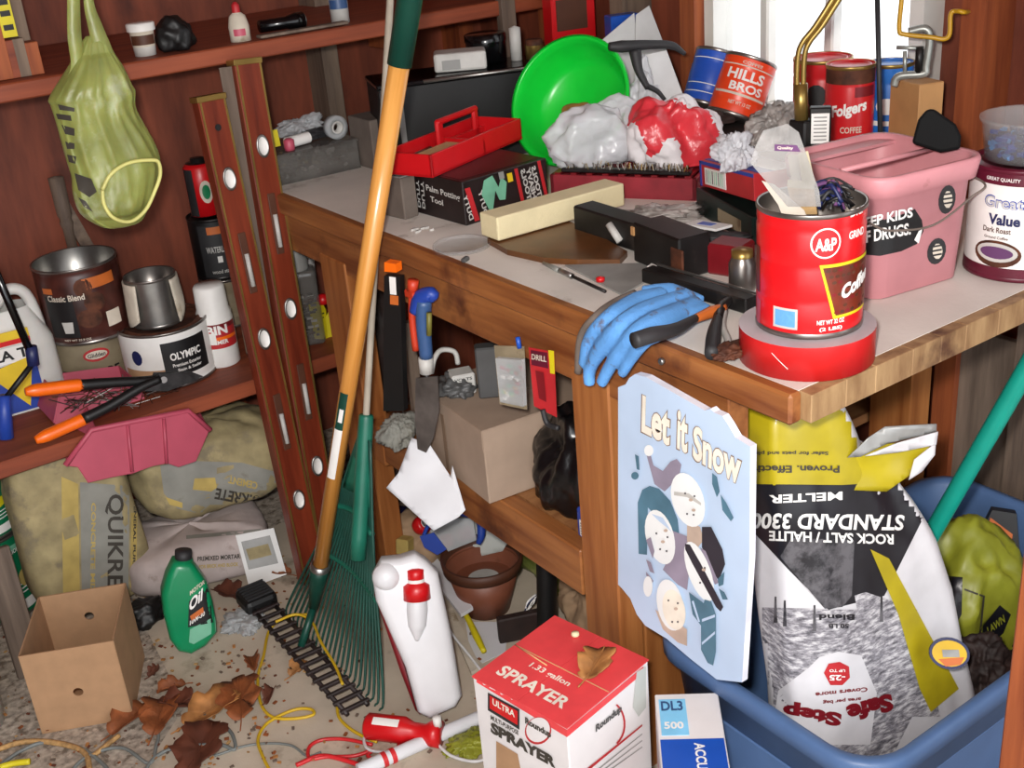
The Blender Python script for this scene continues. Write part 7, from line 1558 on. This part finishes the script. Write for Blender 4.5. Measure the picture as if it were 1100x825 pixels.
# cords
mat('cord_yellow', '#c9a41c', .5, var=.05); mat('cable_grey', '#6f7472', .5); mat('straw', '#b08a58', .85, var=.25, scale=120); mat('cord_red', '#c4262a', .4); mat('cord_white', '#cfcfd0', .4)
def cord(name, label, pts, r, m, z=.007, cat='string'):
    q = [P(p[0], p[1], z=(p[2] if len(p) > 2 else z)) for p in pts]; o = q[0]; t = thing(name, label, cat, o); MB().tube([p - o for p in q], r, m, 8, n=7).part('cord', t); return t
cord('yellow_string', 'thin yellow string running from the black rake head down the slab', [(330, 660, .04), (310, 662, .04), (290, 676), (283, 705), (277, 728), (280, 755), (292, 770), (315, 772), (336, 768), (334, 762), (318, 762), (298, 770), (284, 780), (277, 795), (282, 812), (292, 832)], .0032, 'cord_yellow')
cord('yellow_string', 'yellow string threaded along the black rake head', [(296, 668, .05), (318, 660, .05), (335, 668, .045), (345, 690, .045), (360, 715, .04), (368, 735, .04)], .0030, 'cord_yellow')
cord('yellow_string', 'short yellow string curving to the red hand tool', [(362, 755), (364, 770), (375, 782), (392, 792), (405, 797)], .0032, 'cord_yellow')
cord('cable', 'grey cable looping at the bottom left corner', [(-10, 830), (20, 808), (50, 797), (85, 803), (110, 820), (125, 840)], .0038, 'cable_grey', cat='cable')
cord('cable', 'grey cable winding among the dead leaves', [(60, 850), (90, 815), (130, 803), (160, 820), (168, 800), (170, 790), (166, 782)], .0034, 'cable_grey', cat='cable')
cord('cable', 'grey cable arching across the slab below the big oak leaf', [(150, 838), (165, 815), (190, 803), (235, 800), (252, 805), (250, 790), (242, 780)], .0036, 'cable_grey', cat='cable')
cord('cable', 'thin grey cable crossing under the yellow cord at the bottom', [(230, 812), (270, 800), (310, 800), (330, 812), (345, 808)], .0024, 'cable_grey', z=.004, cat='cable')
cord('straw_rope', 'frayed straw-coloured rope on the floor in front of the cardboard box', [(-5, 806), (25, 797), (60, 798), (90, 808), (97, 830)], .0055, 'straw', cat='rope')
cord('straw_rope', 'short straw rope end right of the cardboard box corner', [(100, 812), (115, 800), (128, 790)], .0050, 'straw', cat='rope')
MB().tube([P(*p, z=.006) - P(0, 818, z=.006) for p in ((0, 824), (15, 820), (32, 818))], .006, 'card_yellow', 8).top('yellow_strap', 'bit of yellow strap at the bottom left corner', 'strap', Matrix.Translation(P(0, 818, z=.007)))
cord('red_string', 'bright red string looped beside the red hand tool', [(400, 800), (370, 794), (345, 795), (332, 803), (333, 815), (350, 813), (380, 812), (400, 806), (395, 812), (410, 818), (430, 812), (428, 800)], .0036, 'cord_red')
cord('red_string', 'second strand of red string with a plug end at the bottom edge', [(318, 822), (345, 812), (375, 818), (405, 830)], .0045, 'cord_red')
cord('white_string', 'white string looping under the red hand tool', [(398, 785), (391, 795), (398, 806), (425, 807), (450, 797), (458, 795), (470, 800), (485, 812), (510, 818), (530, 812)], .0030, 'cord_white', z=.012)
cord('white_string', 'white string trailing from the red-capped jug to the sprayer box', [(472, 655, .10), (485, 680, .05), (505, 705, .02), (518, 722, .01)], .0028, 'cord_white')
# red hand tool
A = P(396, 780, z=.026); Bq = P(474, 790, z=.024); L_ = (Bq - A).length; M = Matrix.Translation(A) @ RZ(math.atan2((Bq - A).y, (Bq - A).x)) @ RY(PI / 2)
t = thing('hand_tool', 'red plastic hand tool with a white label lying on the slab below the jug', 'tool', M=M)
MB().lathe([(0, -.008), (.018, -.006), (.025, 0), (.025, L_ * .5), (.017, L_ * .62), (.016, L_ * .78), (.024, L_ * .86), (.025, L_), (0, L_)], 'red', 24).part('tool_body', t); l = MB(); Mi = M.inverted(); cv = Mi @ CAM; av = math.atan2(cv.y, cv.x) + PI / 2
l.cpatch(.0256, av - .75, av - .15, L_ * .10, L_ * .46, 'white', 6); l.part('label', t); MB().lathe([(0, 0), (.008, 0), (.008, .02), (0, .02)], 'white', 12, X=TR(-.02, 0, L_ * .97) @ RY(-PI / 2)).part('nozzle', t)
# white pipe on the floor
A = P(385, 828, z=.015); Bq = P(535, 762, z=.015); t = thing('plastic_pipe', 'white plastic pipe lying on the floor behind the sprayer box', 'pipe', A); MB().cyl((0, 0, 0), Bq - A, .013, 'paper_white', seg=20).part('pipe', t)
for f in (.16, .22): MB().cyl((Bq - A) * f, (Bq - A) * (f + .03), .0142, 'cord_red', seg=18).part('red_band', t)
c = P(505, 800, z=.004); mb = bag_mesh(.05, .04, .01, 'bag_lime', 301, .4); mb.top('green_scrap', 'scrap of green plastic between the white pipe and the sprayer box', 'scrap', Matrix.Translation(c + Vector((0, 0, .006))))
mb = bag_mesh(.055, .05, .018, 'clear2', 302, .5); mb.top('clear_wrapper', 'clear crumpled wrapper beside the black block of the rake head', 'wrapper', Matrix.Translation(P(262, 668, z=.012)))
mb = blob_mesh(.05, .04, .035, 'black', 303, .35, 2.0); mb.top('black_cloth', 'black rag behind the green oil bottle', 'rag', Matrix.Translation(P(155, 660, z=.02)))
# white bucket at the left edge
c, r, a = upright(-120, 20, 826, 0.0); h = height(c, 732, r); t = thing('white_bucket', 'white plastic bucket cut off by the bottom left corner', 'bucket', c, a)
MB().lathe([(0, .001), (r * .93, .001), (r, h), (r * .97, h), (r * .9, .005), (0, .005)], 'jug_white', 44).part('bucket_body', t); MB().lathe([(r * 1.0, h - .006), (r * 1.03, h - .004), (r * 1.03, h + .004), (r * .97, h + .004)], 'jug_white', 44).part('rim', t)
# debris on the floor: bark, dust and leaf crumbs
b = MB(); rnd = random.Random(77)
for k in range(520):
    if k % 3: px, py = rnd.uniform(-20, 300), rnd.uniform(640, 830)
    else: px, py = rnd.uniform(150, 520), rnd.uniform(600, 830)
    p = P(px, py, z=.0)
    s_ = rnd.uniform(.002, .006); b.box((0, 0, 0), (s_ * 1.6, s_, s_ * .5), rnd.choice(['leaf_brown', 'leaf_dark', 'straw', 'old_board', 'leaf_tan']), X=Matrix.Translation((p.x, p.y, .008)) @ RZ(rnd.uniform(0, 6)))
b.top('floor_debris', 'crumbs of leaf, bark and dust scattered over the floor', 'debris', kind='stuff')
# loose ends below the pink tray and by the posts
MB().box((0, 0, .0), (.05, .02, .30), 'old_board').top('wooden_lath', 'thin grey lath leaning in the shadow beneath the low shelf', 'lath', Matrix.Translation((-.72, 1.70, .16)) @ RX(.15))

# ================================================================ repeats of a kind share a group; printing sits on its body
GR = {'coffee can': 'coffee cans in the shed', 'paint can': 'paint cans on and under the low shelf', 'level': 'spirit levels leaning on the shelves', 'leaf': 'dead oak leaves on the floor and box', 'timber': 'timber offcuts on the high shelf',
      'plastic bag': 'crumpled plastic bags on the bench', 'sheet': 'pale sheets behind the basin', 'string': 'loose strings on the floor', 'cable': 'grey cables on the floor', 'tray': 'pink and red plastic trays', 'pack': 'packs under the bench', 'lath': 'grey laths', 'rake': 'rakes leaning on the bench', 'paper bag': 'paper bags under the bench'}
for o in [o for o in bpy.data.objects if o.parent is None and 'category' in o]:
    g = GR.get(o['category'])
    if o['category'] == 'sack': g = 'cement sacks under the low shelf' if o.name.startswith('cement') else None
    if g and 'group' not in o: o['group'] = g
    ch = list(o.children); body = next((c for c in ch if any(c.name.startswith(b_) for b_ in ('can_body', 'carton_body', 'sack_body', 'bottle_body', 'jar_body', 'bag_body', 'box_body', 'packet_body', 'pouch_body', 'pail_body', 'case_body', 'tool_body', 'jug_body', 'panel', 'backing_card', 'level_body', 'handle'))), None)
    if body is not None:
        for c in ch:
            if c is not body and any(c.name.startswith(b_) for b_ in ('label', 'printing', 'lettering', 'stickers', 'painting', 'vial_window', 'vial', 'hanging_hole', 'brass_edge', 'slot')): c.parent = body
